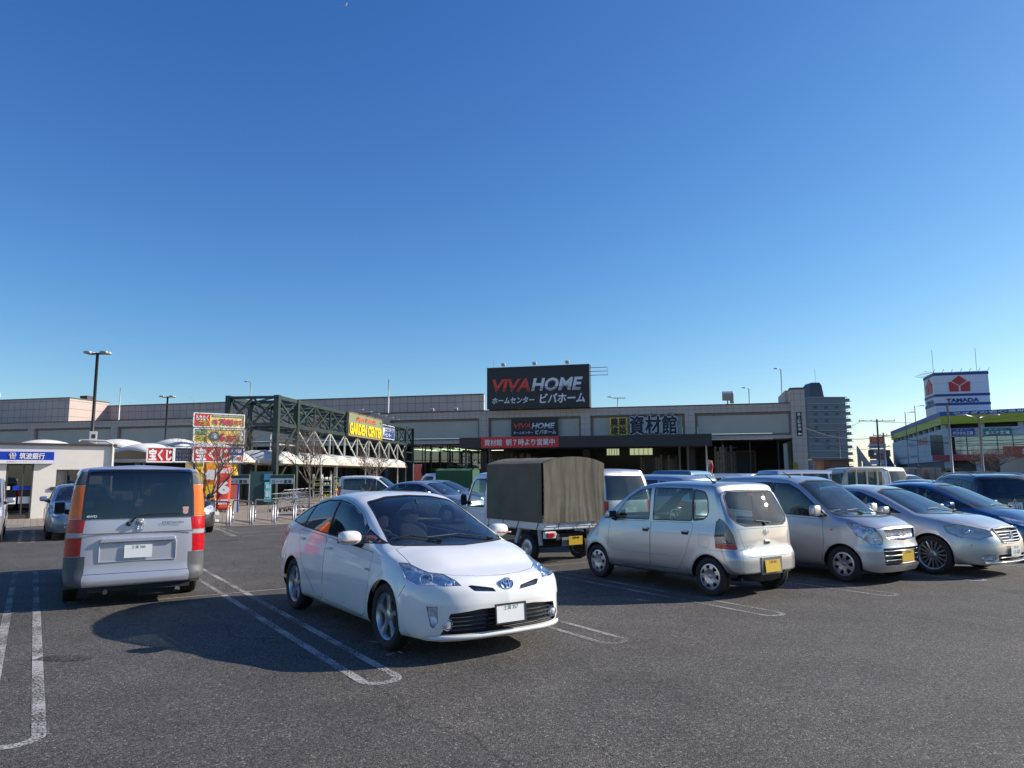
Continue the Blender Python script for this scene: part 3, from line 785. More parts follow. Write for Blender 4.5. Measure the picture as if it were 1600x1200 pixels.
# ================================================================== the home centre
ST = Site('store_building', (27.51, 70.53), R(-14.3), 'long low beige home centre with recessed panels and a dark entrance canopy', 'building')
WALL = stripes('store_tile', (.56,.455,.385), (.20,.18,.17), 1.6, 'XZ', .035, .75, .07, .25)
PANEL = mat('store_panel_grey', (.50,.465,.39), .7, noise=(.5,.06,6), bump=(3,.08)); TRIM = mat('store_panel_trim', (.26,.20,.17), .7, noise=(1,.1))
COPE = mat('coping_metal', (.10,.09,.085), .5, .3)
UPPER = stripes('upper_cladding', (.47,.375,.33), (.15,.14,.145), .9, 'XZ', .05, .7, .08, .25)
PIL = [-105, -92.3, -79.5, -67, -55, -43, -31.55, -20.47, -9.9]
JOINED = {'panel_frame', 'frame', 'door_frame', 'window_frame', 'wall', 'rack_frame'}
def part(name, boxes, m, root, bevel=0, label=None):
    if len(boxes) > 1 and name not in JOINED:          # pieces that stand apart are parts of their own
        for q in boxes: o = part(name, [q], m, root, bevel, label)
        return o
    b = MB()
    for c, d in boxes: b.box(c, d)
    return b.build(name, m, root, bevel=bevel, label=label)
X0 = -118.0
part('parapet', [((X0/2, .25, 8.12), (-X0, .5, .76))], WALL, ST.root)
part('coping', [((X0/2, .22, 8.54), (-X0, .62, .09))], COPE, ST.root)
part('lower_band', [((X0/2, .25, 5.24), (-X0, .5, .30))], WALL, ST.root)
part('roof', [((X0/2, 14, 8.2), (-X0-.4, 27, .3))], mat('roof_grey', (.25,.25,.25), .8, noise=(.3,.1)), ST.root)
prev = X0
for x in PIL + [0]:
    if x != 0: part('pilaster', [((x, .24, 6.57), (1.0, .52, 2.34))], WALL, ST.root)
    a = prev + .5; b = x - (.5 if x != 0 else .25)
    part('wall_panel', [(((a+b)/2, .42, 6.57), (b-a-.5, .12, 1.84))], PANEL, ST.root)
    part('panel_frame', [(((a+b)/2, .38, 7.62), (b-a, .14, .22)), (((a+b)/2, .38, 5.50), (b-a, .14, .22)), ((a+.12, .38, 6.56), (.24, .14, 1.9)), ((b-.12, .38, 6.56), (.24, .14, 1.9))], TRIM, ST.root)
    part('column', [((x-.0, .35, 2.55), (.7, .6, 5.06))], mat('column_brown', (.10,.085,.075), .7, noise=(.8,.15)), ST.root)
    prev = x
# upper storey, set back, and the projecting plant block on the left
part('upper_wall', [((-82, 15.2, 10.1), (92, .4, 3.9))], UPPER, ST.root); part('upper_coping', [((-82, 15.1, 12.1), (92, .6, .12))], COPE, ST.root)
part('plant_block', [((-140, 11.5, 10.45), (90.4, 7, 4.3))], UPPER, ST.root); part('upper_coping', [((-140, 11.5, 12.66), (90.6, 7.2, .12))], COPE, ST.root)
xa, za = ST.fp(127, 622, 12); part('roof_unit', [((xa, 13, 13.05), (1.3, 1.2, .8))], mat('unit_dark', (.05,.05,.055), .6), ST.root)
# end tower
part('end_tower', [((.35, .2, 5.1), (1.3, 1.0, 10.2-.4))], WALL, ST.root); part('tower_coping', [((.35, .2, 9.9), (1.42, 1.12, .14))], COPE, ST.root)
part('tower_wing', [((-.45, 4.0, 8.9), (.4, 6.5, 1.9))], WALL, ST.root)
part('end_wall', [((.7, 14, 4.2), (.4, 27, 8.4))], WALL, ST.root)
# open ground floor: floor, back wall, shop lights, glazing
DK = stripes('corrugated_brown', (.085,.07,.055), (.03,.025,.02), 4.0, 'X', .35, .7, .2, .5)
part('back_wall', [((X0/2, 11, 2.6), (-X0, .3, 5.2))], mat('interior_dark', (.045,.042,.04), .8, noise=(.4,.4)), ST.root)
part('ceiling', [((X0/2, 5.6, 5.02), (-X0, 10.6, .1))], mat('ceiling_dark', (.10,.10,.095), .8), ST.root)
for i, x in enumerate(np.linspace(-52, -1.5, 20)):
    if not (-34 < x < -12): part('steel_post', [((x, 1.2, 2.5), (.12, .12, 5.0))], mat('mullion_dark', (.04,.04,.04), .5), ST.root)
xg0, xg1 = ST.fp(646, 715, 2)[0], ST.fp(762, 715, 2)[0]
GL = glass('shop_glass', (.62,.70,.62), ior=1.6)
TUBE = mat('tube_light', (1,1,.9), .5, emit=(1.0,1.0,.78,2.2))
for k in range(8):
    a = xg0 + (xg1-xg0)*k/8; b = xg0 + (xg1-xg0)*(k+1)/8
    part('glass_pane', [(((a+b)/2, 2.0, 3.3), (b-a-.08, .03, 3.0))], GL, ST.root)
    part('mullion', [((a, 2.0, 2.5), (.08, .10, 5.0))], mat('mullion_dark', (.04,.04,.04), .5), ST.root)
part('transom', [(((xg0+xg1)/2, 2.0, z), (xg1-xg0, .08, .07)) for z in (1.8, 3.3, 4.78)], mat('mullion_dark', (.04,.04,.04), .5), ST.root)
for row, (y, z) in enumerate(((3.5,4.6),(5.5,4.6),(7.5,4.6),(9.5,4.6))):
    for x in np.arange(xg0, xg1, 2.6):
        b = MB(); b.box((x, y, z), (1.5, .10, .06)); o = b.build('ceiling_light', TUBE, ST.root)
# pale racking and stock seen through the glass
rnd = random.Random(5)
pale = [mat('stock_cream', (.42,.42,.30), .7), mat('stock_white', (.5,.5,.47), .7), mat('stock_green', (.10,.22,.10), .7), mat('stock_brown', (.22,.15,.08), .7), mat('stock_grey', (.2,.2,.2), .7)]
for k in range(16):
    x = xg0 + (xg1-xg0)*(k+.5)/16; h_ = rnd.uniform(1.2, 3.6)
    part('stock_rack', [((x, 8.5+rnd.uniform(-.8,.8), z), (rnd.uniform(.4,.75), .5, .32)) for z in np.arange(.3, h_, .5)], rnd.choice(pale[:3]), ST.root)

# entrance canopy
CP = Site('entrance_canopy', ST.W(0, -6.6, 0), R(-14.3), 'dark ribbed entrance canopy with a red banner along the front of the store', 'canopy')
FAS = stripes('fascia_ribbed', (.045,.040,.038), (.012,.011,.011), 5.5, 'Z', .18, .5, .08, .6)
cx0, cx1 = -32.1, -7.95
part('fascia', [(((cx0+cx1)/2, .06, 4.78), (cx1-cx0, .12, 1.06))], FAS, CP.root)
part('side_fascia', [((cx0+.06, 3.3, 4.78), (.12, 6.4, 1.06))], FAS, CP.root); part('side_fascia', [((cx1-.06, 3.3, 4.78), (.12, 6.4, 1.06))], FAS, CP.root)
part('soffit', [(((cx0+cx1)/2, 3.4, 4.30), (cx1-cx0-.3, 6.2, .06))], mat('soffit_grey', (.16,.155,.15), .7), CP.root)
part('canopy_roof', [(((cx0+cx1)/2, 3.4, 5.18), (cx1-cx0-.3, 6.4, .06))], COPE, CP.root)
for px in (728, 765, 1062, 1075, 1104):
    x = CP.fp(px, 720, .5)[0]; q = MB(); q.tube([(x, .5, 0), (x, .5, 4.27)], .10 if px != 1104 else .07, 12)
    q.build('post', mat('post_white', (.5,.5,.48), .5) if px == 1104 else mat('post_brown', (.14,.12,.11), .6), CP.root, smooth=True)
r_ = sign_board('entrance_banner', CP, (-29.85, 4.26, -22.12, 5.33), -.05, .04, RED, 'red banner with white characters on the entrance canopy')
letters(r_, '資材館  朝７時より営業中', .35, .22, 7.35, .84, -.012, WHITE, bold=.018, depth=.004)
# timber racks under the canopy: every board its own part
for (p0, p1, y, hh, lab) in ((766, 838, 3.0, 3.9, 'tall rack of dark timber boards under the left half of the canopy'), (1000, 1060, 2.5, 3.6, 'tall rack of brown timber boards under the right half of the canopy'), (1116, 1152, 1.5, 4.6, 'brown corrugated screen of boards right of the canopy')):
    xa = ST.fp(p0, 720, y-5)[0]; xb = ST.fp(p1, 720, y-5)[0]; w = ST.W(xa, y-5, 0); rr = empty('timber_rack', w, R(-14.3), lab, 'timber rack')
    n_ = int((xb-xa)/.24); wood = [mat('timber_%d' % k, c, .8, noise=(3,.25)) for k, c in enumerate(((.16,.115,.075),(.11,.08,.055),(.20,.15,.10),(.07,.055,.04)))]
    part('rack_frame', [(((xb-xa)/2, .25, hh*.5), (xb-xa, .08, .1)), (((xb-xa)/2, .25, hh*.9), (xb-xa, .08, .1))], CHAR, rr)
    for k in range(n_):
        h_ = hh*rnd.uniform(.82, 1.0); b = MB(); b.box((k*.24+.12, rnd.uniform(0,.12), h_/2), (.19, .05, h_)); b.build('board', wood[rnd.randrange(4)], rr)
SKY_ = mat('skylight_daylight_glow', (.3,.35,.2), .5, emit=(.55,.62,.36,.55))  # daylight through the hall roof panels, put in as emission
for pa, pb in ((948, 968), (984, 1020)):
    xa = ST.fp(pa, 708, 9)[0]; xb = ST.fp(pb, 708, 9)[0]; part('skylight', [(((xa+xb)/2, 9, 4.35), (xb-xa, .05, 1.0))], SKY_, ST.root); part('skylight_bar', [((x, 8.93, 4.35), (.06,.05,1.0)) for x in np.linspace(xa, xb, 6)] , mat('mullion_dark', (.04,.04,.04), .5), ST.root)
# right-hand bay: orange door frame, dark doors, pale column, yellow stack
xa = ST.fp(1150, 720, 5)[0]; xb = ST.fp(1180, 720, 5)[0]
w = ST.W(xa, 5, 0); rr = empty('loading_door', w, R(-14.3), 'dark loading door in a dull orange frame at the right end of the store', 'door')
part('frame', [((0,0,2),(.18,.2,4)),((xb-xa,0,2),(.18,.2,4)),(((xb-xa)/2,0,4),(xb-xa,.2,.18))], mat('frame_orange', (.16,.07,.035), .6), rr); part('door_leaf', [(((xb-xa)/2,.1,1.95),(xb-xa-.2,.06,3.8))], mat('leaf_dark', (.03,.03,.03), .6), rr)
xa = ST.fp(1228, 720, 1)[0]; part('pale_column', [((xa, 1, 2.3), (.35,.3,4.6))], mat('post_white', (.5,.5,.48), .5), ST.root)
w = ST.W(ST.fp(1239, 720, -.6)[0], -.6, 0); rr = empty('yellow_stack', w, R(-14.3), 'upright stack of yellow sheets against the foot of the end tower', 'sheet stack'); part('sheet', [((k*.09, 0, 1.35), (.07,.5,2.7)) for k in range(5)], mat('sheet_yellow', (.35,.26,.03), .6), rr)

# signs on the front
def vivahome(r, w, h, y):
    M = FM
    t = text('VIVA', w*.375, h*.315, mat('letter_red', (.75,.05,.03), .45), FM(w*.055, y, h*.41), r, bold=.035, shear=.22, depth=.03)
    t = text('HOME', w*.50, h*.315, mat('letter_silver', (.70,.72,.76), .45), FM(w*.44, y, h*.41), r, bold=.035, shear=.22, depth=.03)
    for k in range(3):     # the streaks that cross the foot of the lettering
        b = MB(); b.box((w*.495, y-.045, h*(.435+.034*k)), (w*.90, .012, h*(.011))); b.build('streak', CHAR, r)
    text('ホームセンター', w*.42, h*.15, mat('letter_silver', (.70,.72,.76), .45), FM(w*.05, y, h*.13), r, bold=.03, shear=.15, depth=.03)
    text('ビバホーム', w*.43, h*.22, mat('letter_silver', (.70,.72,.76), .45), FM(w*.525, y, h*.12), r, bold=.035, shear=.15, depth=.03)
r_ = sign_board('rooftop_sign', ST, (-30.9, 8.60, -19.9, 13.0), -.9, 1.3, CHAR, 'big black rooftop sign with red and silver lettering', frame=CHAR)
vivahome(r_, 11.0, 4.4, -.01)
part('cap', [((5.5, .6, 4.44), (11.1, 1.4, .06))], COPE, r_)
q = MB()
for z in (4.15, 3.75, 3.35): q.tube([(11.0, .6, z), (12.9, .3, z-.05)], .035, 6)
q.tube([(12.9, .3, 4.1), (12.9,.3,3.15)], .02, 5); q.build('lamp_arm', mat('galvanised', (.45,.46,.47), .4, .8), r_)
r2 = sign_board('facade_sign', ST, (-28.45, 5.69, -23.39, 7.62), -.16, .14, CHAR, 'small black facade sign with the same red and silver lettering above the red banner')
vivahome(r2, 5.06, 1.93, -.01)
r3 = sign_board('facade_sign', ST, (-17.95, 5.62, -16.15, 7.47), -.14, .12, YEL, 'yellow four-character block left of the large dark characters')
for tx, x, z in (('農業', .1, .98), ('建築', .1, .08)): letters(r3, tx, x, z, 1.7, z+.80, -.012, CHAR, bold=.04, depth=.004)
b = MB(); b.box((.9,-.006,.93), (1.8,.012,.05)); b.build('divider', CHAR, r3)
w = ST.W(-15.9, -.12, 5.72); r4 = empty('facade_lettering', w, R(-14.3), 'three large dark navy characters outlined in pale blue on the right facade panel', 'sign')
letters(r4, '資材館', -.02, -.02, 4.69, 1.86, -.0, mat('outline_pale', (.62,.65,.72), .4), bold=.07, depth=.0, track=1.08)
letters(r4, '資材館', 0, 0, 4.67, 1.84, -.03, mat('ink_navy', (.006,.010,.03), .5), bold=.028, depth=.02, track=1.08)
b = MB(); b.box((2.33,.06,.9),(4.6,.04,1.6)); b.build('back_plate', PANEL, r4)
r5 = sign_board('tower_sign', ST, (.13, 5.28, .60, 7.6), -.38, .05, CHAR, 'narrow dark vertical sign with white characters on the end tower')
for k, ch in enumerate('屋上駐車場'): letters(r5, ch, .09, 1.95-k*.36, .38, 2.24-k*.36, -.012, WHITE, bold=.02, depth=.004)
q = MB(); q.prism([(.05,.18),(.22,.35),(.22,.25),(.42,.25),(.42,.11),(.22,.11),(.22,.01)], .02, FM(0,-.02,0) @ Matrix.Translation((0,.02,0))); q.build('arrow', WHITE, r5)

# small flood lights along the parapets and on the big sign
FL = mat('floodlight_grey', (.55,.55,.53), .4, .5)
def flood(pos, rz, s=1.0, lab='', grp='flood lights on the store parapet'):
    r = empty('flood_light', pos, rz, lab, 'flood light', grp); q = MB(); q.tube([(0,0,0),(0,-.35*s,.25*s)], .03*s, 6); q.build('bracket', FL, r)
    q = MB(); q.box((0,-.45*s,.28*s), (.42*s,.22*s,.32*s), M=Matrix.Rotation(.5, 4, 'X')); q.build('lamp_head', FL, r, bevel=.03*s)
for px, wh in ((677,'on the parapet left of the big rooftop sign, the farther one'), (714,'on the parapet just left of the big rooftop sign'), (772,'under the left end of the big rooftop sign'), (813,'second from the left under the big rooftop sign'), (853,'third from the left under the big rooftop sign'), (896,'under the right end of the big rooftop sign'), (1144,'on the parapet just right of the large white flood light')):
    x, z = ST.fp(px, 642, -.2); flood(ST.W(x, -.1, 8.5), R(-14.3), .9, 'small grey flood light ' + wh)
for k, x in enumerate((1.9, 5.3, 8.8)): flood(ST.W(-30.9+x, -.9, 13.02), R(-14.3), 1.0, ['left','middle','right'][k] + ' of the three small flood lights on top of the big rooftop sign', 'flood lights on the rooftop sign')
for k, px in enumerate((967, 993, 1019, 1047)): 
    x, z = ST.fp(px, 650, -.4); flood(ST.W(x, -.2, 7.55), R(-14.3), .8, ['leftmost small flood light, over the yellow character block', 'small flood light over the first large dark character', 'small flood light over the middle large dark character', 'small flood light over the last large dark character'][k], 'flood lights over the facade lettering')
x, z = ST.fp(1137, 632, .5); flood(ST.W(x, .5, 8.6), R(-14.3), 2.6, 'large white flood light standing on the parapet at the right', 'large flood light')

# ================================================================== lamp posts
GREYP = mat('pole_grey', (.33,.34,.33), .5, .3); DARKP = mat('pole_dark', (.05,.05,.05), .5, .3)
def lamp_post(px, py, Y, kind, lab, m=None, r=.09, grp=None, base_z=0):
    t = at(px, py, Y); root = empty('street_lamp', (t.x, t.y, base_z), 0, lab, 'street lamp', grp); H = t.z - base_z; m = m or GREYP
    q = MB(); q.tube([(0,0,0),(0,0,H*.45),(0,0,H*.46),(0,0,H)], [r, r, r*.75, r*.65], 10); q.build('pole', m, root, smooth=True)
    if kind == 'double':
        q = MB(); q.tube([(-.32,0,H-.02),(.32,0,H-.02)], .045, 8); q.build('cross_arm', m, root)
        for s in (1,-1):
            for dy in (-.12,.12):
                q = MB(); superell(q, (s*.38, dy*s*1.2, H+.02), (.36,.26,.13), .5,.6,8); q.build('lamp_head', mat('lamp_head_grey', (.42,.42,.40), .4, .3), root, smooth=True)
    elif kind == 'single':
        q = MB(); q.tube([(0,0,H-.05),(-.15,0,H+.15),(-.55,0,H+.18)], .04, 8); superell(q, (-.6,0,H+.16), (.5,.25,.13), .6,.6,8); q.build('lamp_head', mat('lamp_head_grey', (.42,.42,.40), .4, .3), root, smooth=True)
    elif kind == 'tee':
        q = MB(); q.tube([(-.9,0,H+.12),(-.5,0,H),(.9,0,H)], .05, 8); superell(q, (-.95,0,H+.14), (.5,.25,.12), .6,.6,7); q.build('lamp_head', mat('lamp_head_grey', (.42,.42,.40), .4, .3), root, smooth=True)
    return root
lamp_post(152.5, 552, 33.5, 'double', 'tall dark lamp post with twin heads rising behind the bank kiosk', DARKP, .10)
lamp_post(262, 620, 55, 'double', 'lamp post with twin heads left of the lottery booth signs', DARKP, .10)
for px, py, Y, kd, lab, b in ((0, 612, 96, 'single', 'pale roof lamp at the left edge of the photo', 12.1), (188.5, 606, 95, 'none', 'plain white roof pole between the two twin-headed lamp posts', 8.4), (392, 598, 92, 'single', 'white roof lamp above the near end of the green truss', 8.4),
        (607.5, 593, 82, 'none', 'white roof pole above the far end of the green truss', 8.4), (965, 622, 84, 'tee', 'thin T-shaped roof lamp right of the big rooftop sign', 8.4), (1170, 608, 86, 'single', 'grey roof lamp between the flood light and the end tower', 8.4), (1220, 578, 84, 'single', 'tall grey roof lamp beside the end tower', 8.4)):
    lamp_post(px, py, Y, kd, lab, mat('pole_white', (.6,.6,.58), .5), .09, base_z=b)
t = at(660, 0, 80)
q = MB(); p_ = at(772, 566, 76); q.tube([(0,0,0),(0,0,1.0)], .03, 6); o = q.build('aerial', GREYP); o.location = ST.W(-30.3, -.4, 13.0); tag(o, 'thin aerial on the left corner of the big rooftop sign', 'aerial')
# meter box on the kiosk, service pole
# ================================================================== bank kiosk
BK = Site('bank_kiosk', (-16.9, 30.9), YAW, 'low cream bank kiosk with a blue sign, glass door and dark roof edge', 'building')
CREAM = mat('kiosk_cream', (.76,.71,.63), .7, noise=(1.5,.05,6), bump=(40,.1))
L_ = 11.0; H_ = 2.93
xd0, xd1 = BK.fp(7, 770, 0)[0], BK.fp(50, 770, 0)[0]; xw0, xw1 = BK.fp(88, 740, 0)[0], BK.fp(128, 740, 0)[0]
part('wall', [(((xd1+xw0)/2, .15, H_/2), (xw0-xd1, .3, H_)), ((xw1/2, .15, H_/2), (-xw1, .3, H_)), (((-L_+xd0)/2, .15, H_/2), (xd0+L_, .3, H_)), (((xd0+xd1)/2, .15, (H_+2.18)/2), (xd1-xd0, .3, H_-2.18)),
    (((xw0+xw1)/2, .15, (H_+1.95)/2), (xw1-xw0, .3, H_-1.95)), (((xw0+xw1)/2, .15, .35), (xw1-xw0, .3, .7))], CREAM, BK.root)
part('side_wall', [((-.15, 2.9, H_/2), (.3, 5.2, H_)), ((-L_+.15, 2.9, H_/2), (.3, 5.2, H_))], CREAM, BK.root)
part('rear_wall', [((-L_/2, 5.6, H_/2), (L_-.7, .2, H_))], CREAM, BK.root)
part('roof_edge', [((-L_/2, 2.8, H_+.04), (L_+.16, 5.8, .09))], mat('roof_edge_dark', (.06,.05,.045), .5), BK.root)
part('door_frame', [((xd0+.03,.10,1.09),(.06,.2,2.18)), ((xd1-.03,.10,1.09),(.06,.2,2.18)), (((xd0+xd1)/2,.10,2.15),(xd1-xd0-.12,.2,.06)), (((xd0+xd1)/2,.10,.08),(xd1-xd0-.12,.14,.16)), (((xd0+xd1)/2+.12,.10,1.1),(.05,.08,2.0))], mat('bronze_frame', (.09,.085,.075), .5, .4), BK.root)
part('door', [(((xd0+xd1)/2,.12,1.15),(xd1-xd0-.12,.02,1.98))], glass('door_glass', (.35,.38,.36)), BK.root)
part('door_stripe', [(((xd0+xd1)/2+.1,.09,1.22),(xd1-xd0-.3,.01,.17))], mat('sign_blue', (.01,.045,.42), .4), BK.root)
part('notice', [(((xd0+xd1)/2-.24,.09,.72),(.34,.01,.26)), (((xd0+xd1)/2+.22,.09,.74),(.42,.01,.27)), (((xd0+xd1)/2-.38,.09,1.22),(.18,.01,.14))], WHITE, BK.root)
part('blind_slat', [(((xd0+xd1)/2,.16,z),(xd1-xd0-.2,.01,.05)) for z in np.arange(.7,1.15,.10)], mat('slat_grey', (.3,.3,.29), .6), BK.root)
part('door_lamp', [(((xd0+xd1)/2+.1,-.04,2.30),(.36,.10,.04))], WHITE, BK.root)
part('floor', [((-L_/2,2.8,.05),(L_-.6,5.2,.1))], mat('floor_grey', (.25,.24,.22), .6), BK.root)
part('window_recess', [(((xw0+xw1)/2,.26,1.32),(xw1-xw0,.03,1.28))], mat('recess_plain_grey', (.28,.28,.28), .6), BK.root)  # one even grey panel behind the window
part('window_frame', [((xw0+.35,.12,1.32),(.05,.2,1.26)), ((xw1,.12,1.32),(.05,.2,1.26)), (((xw0+.35+xw1)/2,.12,1.93),(xw1-xw0-.4,.2,.05)), (((xw0+.35+xw1)/2,.12,.72),(xw1-xw0-.4,.2,.05))], mat('bronze_frame', (.09,.085,.075), .5, .4), BK.root)
part('window', [(((xw0+.37+xw1)/2,.16,1.32),(xw1-xw0-.45,.015,1.2))], glass('door_glass', (.35,.38,.36)), BK.root)
pp = part('poster', [(((xw0+.37+xw1)/2,.20,1.42),(xw1-xw0-.6,.01,.95))], WHITE, BK.root)
part('poster_print', [(((xw0+.37+xw1)/2,.19,1.62),(xw1-xw0-.75,.01,.28))], mat('print_blue', (.18,.38,.55), .5), BK.root); part('poster_print', [(((xw0+.37+xw1)/2,.19,1.28),(xw1-xw0-.75,.01,.18))], mat('print_green', (.35,.5,.3), .5), BK.root)
part('letter_slot', [((xw0-.05,-.03,1.18),(.26,.07,.14))], mat('slot_dark', (.08,.08,.08), .4, .5), BK.root, bevel=.02)
q = MB(); q.tube([(-.08,-.06,0),(-.08,-.06,H_-.15),(-.08,-.06,H_+.10),(-.35,.0,H_+.22),(-1.2,.1,H_+.24),(-1.3,.15,H_+.2)], .045, 10); q.build('drain_pipe', mat('pipe_cream', (.55,.53,.48), .5), BK.root, smooth=True)
r_ = sign_board('bank_sign', BK, (-7.2, 2.18, BK.fp(85,709,-.14)[0], 2.66), -.16, .15, mat('sign_blue', (.01,.045,.42), .35), 'blue bank sign with white characters over the kiosk door')
wS = BK.fp(85,709,-.14)[0]+7.2; xl = BK.fp(31,709,-.16)[0]+7.2; xr_ = BK.fp(70,709,-.16)[0]+7.2; xe_ = BK.fp(14,709,-.16)[0]+7.2; xf_ = BK.fp(26,709,-.16)[0]+7.2
letters(r_, '筑波銀行', xl, .185, xr_, .43, -.012, WHITE, bold=.03, depth=.003)
q = MB(); c_ = (xe_+xf_)/2
for s in (1,-1):
    badge_ring(FM(c_+s*.05,-.02,.38), .045,.045,.011,q,16)
    for dx in (.02,.075): q.tube([(c_+s*dx,-.02,.19),(c_+s*dx,-.02,.33)], .011, 5)
q.tube([(c_-.13,-.02,.335),(c_+.13,-.02,.335)], .011, 5); q.build('emblem', WHITE, r_)
b = MB(); b.box((wS/2,-.006,.075),(wS-.02,.012,.14)); b.build('white_strip', WHITE, r_)
letters(r_, 'お取扱カードキャッシュコーナー', xe_-.05, .045, xr_+.05, .105, -.016, mat('print_grey', (.25,.27,.3), .5), depth=.002)
w = BK.W(BK.fp(145, 690, .1)[0], .25, 2.97); r_ = empty('meter_box', w, YAW, 'grey electrical box on the kiosk roof at the foot of the tall lamp post', 'box')
part('case', [((0,0,.30),(.30,.22,.56))], mat('box_grey', (.45,.45,.43), .5), r_, bevel=.02); part('dial', [((0.02,-.115,.38),(.12,.02,.16))], CHAR, r_)

# white membrane vaults
MEMB = mat('membrane_white', (.66,.64,.60), .6, noise=(1.2,.05))
def vault(site, x0, w, y0, d, z0, rise, lab, grp, cross=True, posts=True):
    p = site.W(x0, y0, 0); r = empty('membrane_canopy', p, site.rz, lab, 'canopy', grp); q = MB(); n_ = 14; vs = []
    def zz(u, v): return z0 + rise*max(0, 1-(2*u-1)**2)**.9 * (.55+.45*max(0, 1-(2*v-1)**2)**.5 if cross else 1) + .03*math.sin(9*v)*0
    for j in range(n_+1):
        for i in range(n_+1): vs.append((w*i/n_, d*j/n_, zz(i/n_, j/n_)))
    q.add(vs, [(j*(n_+1)+i, j*(n_+1)+i+1, (j+1)*(n_+1)+i+1, (j+1)*(n_+1)+i) for j in range(n_) for i in range(n_)])
    gv = [(w*i/n_, 0, zz(i/n_, 0)) for i in range(n_+1)] + [(w*i/n_, -.01, z0) for i in range(n_+1)]; q.add(gv, [(i, n_+1+i, n_+2+i, i+1) for i in range(n_)])
    o = q.build('membrane', MEMB, r, smooth=True, angle=40)
    s_ = o.modifiers.new('thickness', 'SOLIDIFY'); s_.thickness = .03
    q = MB()
    for a, b in (((0,0),(w,0)),((0,d),(w,d)),((0,0),(0,d)),((w,0),(w,d))): q.bar((a[0],a[1],z0-.05),(b[0],b[1],z0-.05), .14, .16)
    q.tube([(w*i/12, 0, zz(i/12, 0)-.03) for i in range(13)], .05, 6); q.build('edge_beam', mat('beam_cream', (.5,.47,.40), .6), r)
    q = MB()
    if not posts: return r
    for a in ((.08,.08),(w-.08,.08)): q.tube([(a[0],a[1],0),(a[0],a[1],z0-.1)], .06, 8)
    q.build('post', mat('post_pale', (.48,.48,.45), .5), r, smooth=True)
    return r
VA = Site(None, at(0, 700, 44).to_tuple()[:2], R(6))
for k, (pa, pb) in enumerate(((-10, 92), (110, 216), (216, 300))):
    xa = VA.fp(pa, 692, 0)[0]; xb = VA.fp(pb, 692, 0)[0]; vault(VA, xa, xb-xa, 0, 5, 2.95 + .04*k, 1.05, ['white membrane vault above the left half of the bank kiosk', 'white membrane vault behind the right end of the bank kiosk', 'white membrane vault just left of the lottery signs'][k], 'white membrane vaults behind the kiosk')

# ================================================================== green steel truss with the garden centre sign
TA = math.atan2(31.9, 3.7)
TR = Site('truss_frame', (-13.8, 42.4), TA, 'long dark green steel truss box over the garden centre walkway', 'truss')
TG = mat('truss_green', (.020,.040,.034), .5, .1, noise=(1,.2)); TL = mat('brace_pale', (.44,.45,.40), .5, noise=(2,.15))
LT = 31.8; DW = 3.0; Zt, Zb = 6.25, 4.68
def mem(name, a, b, w=.12, m=None, h=None): q = MB(); q.bar(a, b, w, h); return q.build(name, m or TG, TR.root)
nodes = [0, 2.85, 5.7, 8.6, 11.6, 14.5, 17.4, 20.3, 23.2, 26.1, 29.0, LT]
for y in (0, DW):
    for z in (Zt, Zb): mem('chord', (0,y,z), (LT,y,z), .17, h=.22)
    for i, x in enumerate(nodes):
        full = i in (0, 1, 10, 11)
        mem('post', (x,y,0 if full else Zb), (x,y,Zt+ (.12 if full else 0)), .30 if full and i < 2 else (.22 if full else .10))
    for i in range(len(nodes)-1):
        a, b = nodes[i], nodes[i+1]; mem('diagonal', (a,y,Zb) if i % 2 else (a,y,Zt), (b,y,Zt) if i % 2 else (b,y,Zb), .11); mem('diagonal', (a,y,Zt) if i % 2 else (a,y,Zb), (b,y,Zb) if i % 2 else (b,y,Zt), .08)
for i, x in enumerate(nodes):
    mem('cross_beam', (x,0,Zt), (x,DW,Zt), .16); mem('cross_beam', (x,0,Zb), (x,DW,Zb), .16)
    if i < 11: mem('roof_brace', (x,0,Zt), (nodes[i+1],DW,Zt), .08); mem('diagonal', (x,0,Zb), (x,DW,Zt), .08)
mem('diagonal', (0,0,Zb), (0,DW/2,Zt), .10); mem('diagonal', (0,DW/2,Zt), (0,DW,Zb), .10); mem('diagonal', (0,DW/2,Zb), (0,0,Zt), .08); mem('diagonal', (0,DW/2,Zb), (0,DW,Zt), .08)
mem('diagonal', (0,0,2.6), (2.85,0,Zb), .12); mem('strut', (0,0,3.5), (2.85,0,3.5), .08, TL); mem('diagonal', (2.85,0,2.6), (1.4,0,3.6), .12); mem('strut', (0,0,2.35), (2.85,0,2.35), .10, TL); mem('diagonal', (0,0,1.0), (1.6,0,2.35), .10)
mem('strut', (0,0,3.9), (2.85,0,3.9), .1)
for i in range(1, 10):                      # pale hangers down to the membrane
    a, b = nodes[i], nodes[i+1]; mem('hanger', (b,0,Zb), (b,0,2.62), .10, TL); mem('brace', (a,0,Zb-.05), (b,0,2.9), .075, TL); mem('brace', (b,0,Zb-.05), ((a+b)/2,0,3.6), .06, TL)
    mem('hanger', (b,DW,Zb), (b,DW,2.9), .08, TL); mem('bracket', (b-.25,0,2.75), (b+.25,0,2.62), .07, TL)
mem('strut', (29.0,0,3.9), (LT,0,3.9), .1, TL); mem('strut', (29.0,0,3.0), (LT,0,3.0), .1, TL)
for k in range(9):
    xa = .2 + k*3.15; vault(TR, xa, 3.1, -.3, 4.2, 2.50, .72, '%s white membrane vault along the green truss, counted from its near end' % ORD[k], 'white membrane vaults along the green truss', posts=(k % 3 == 2))
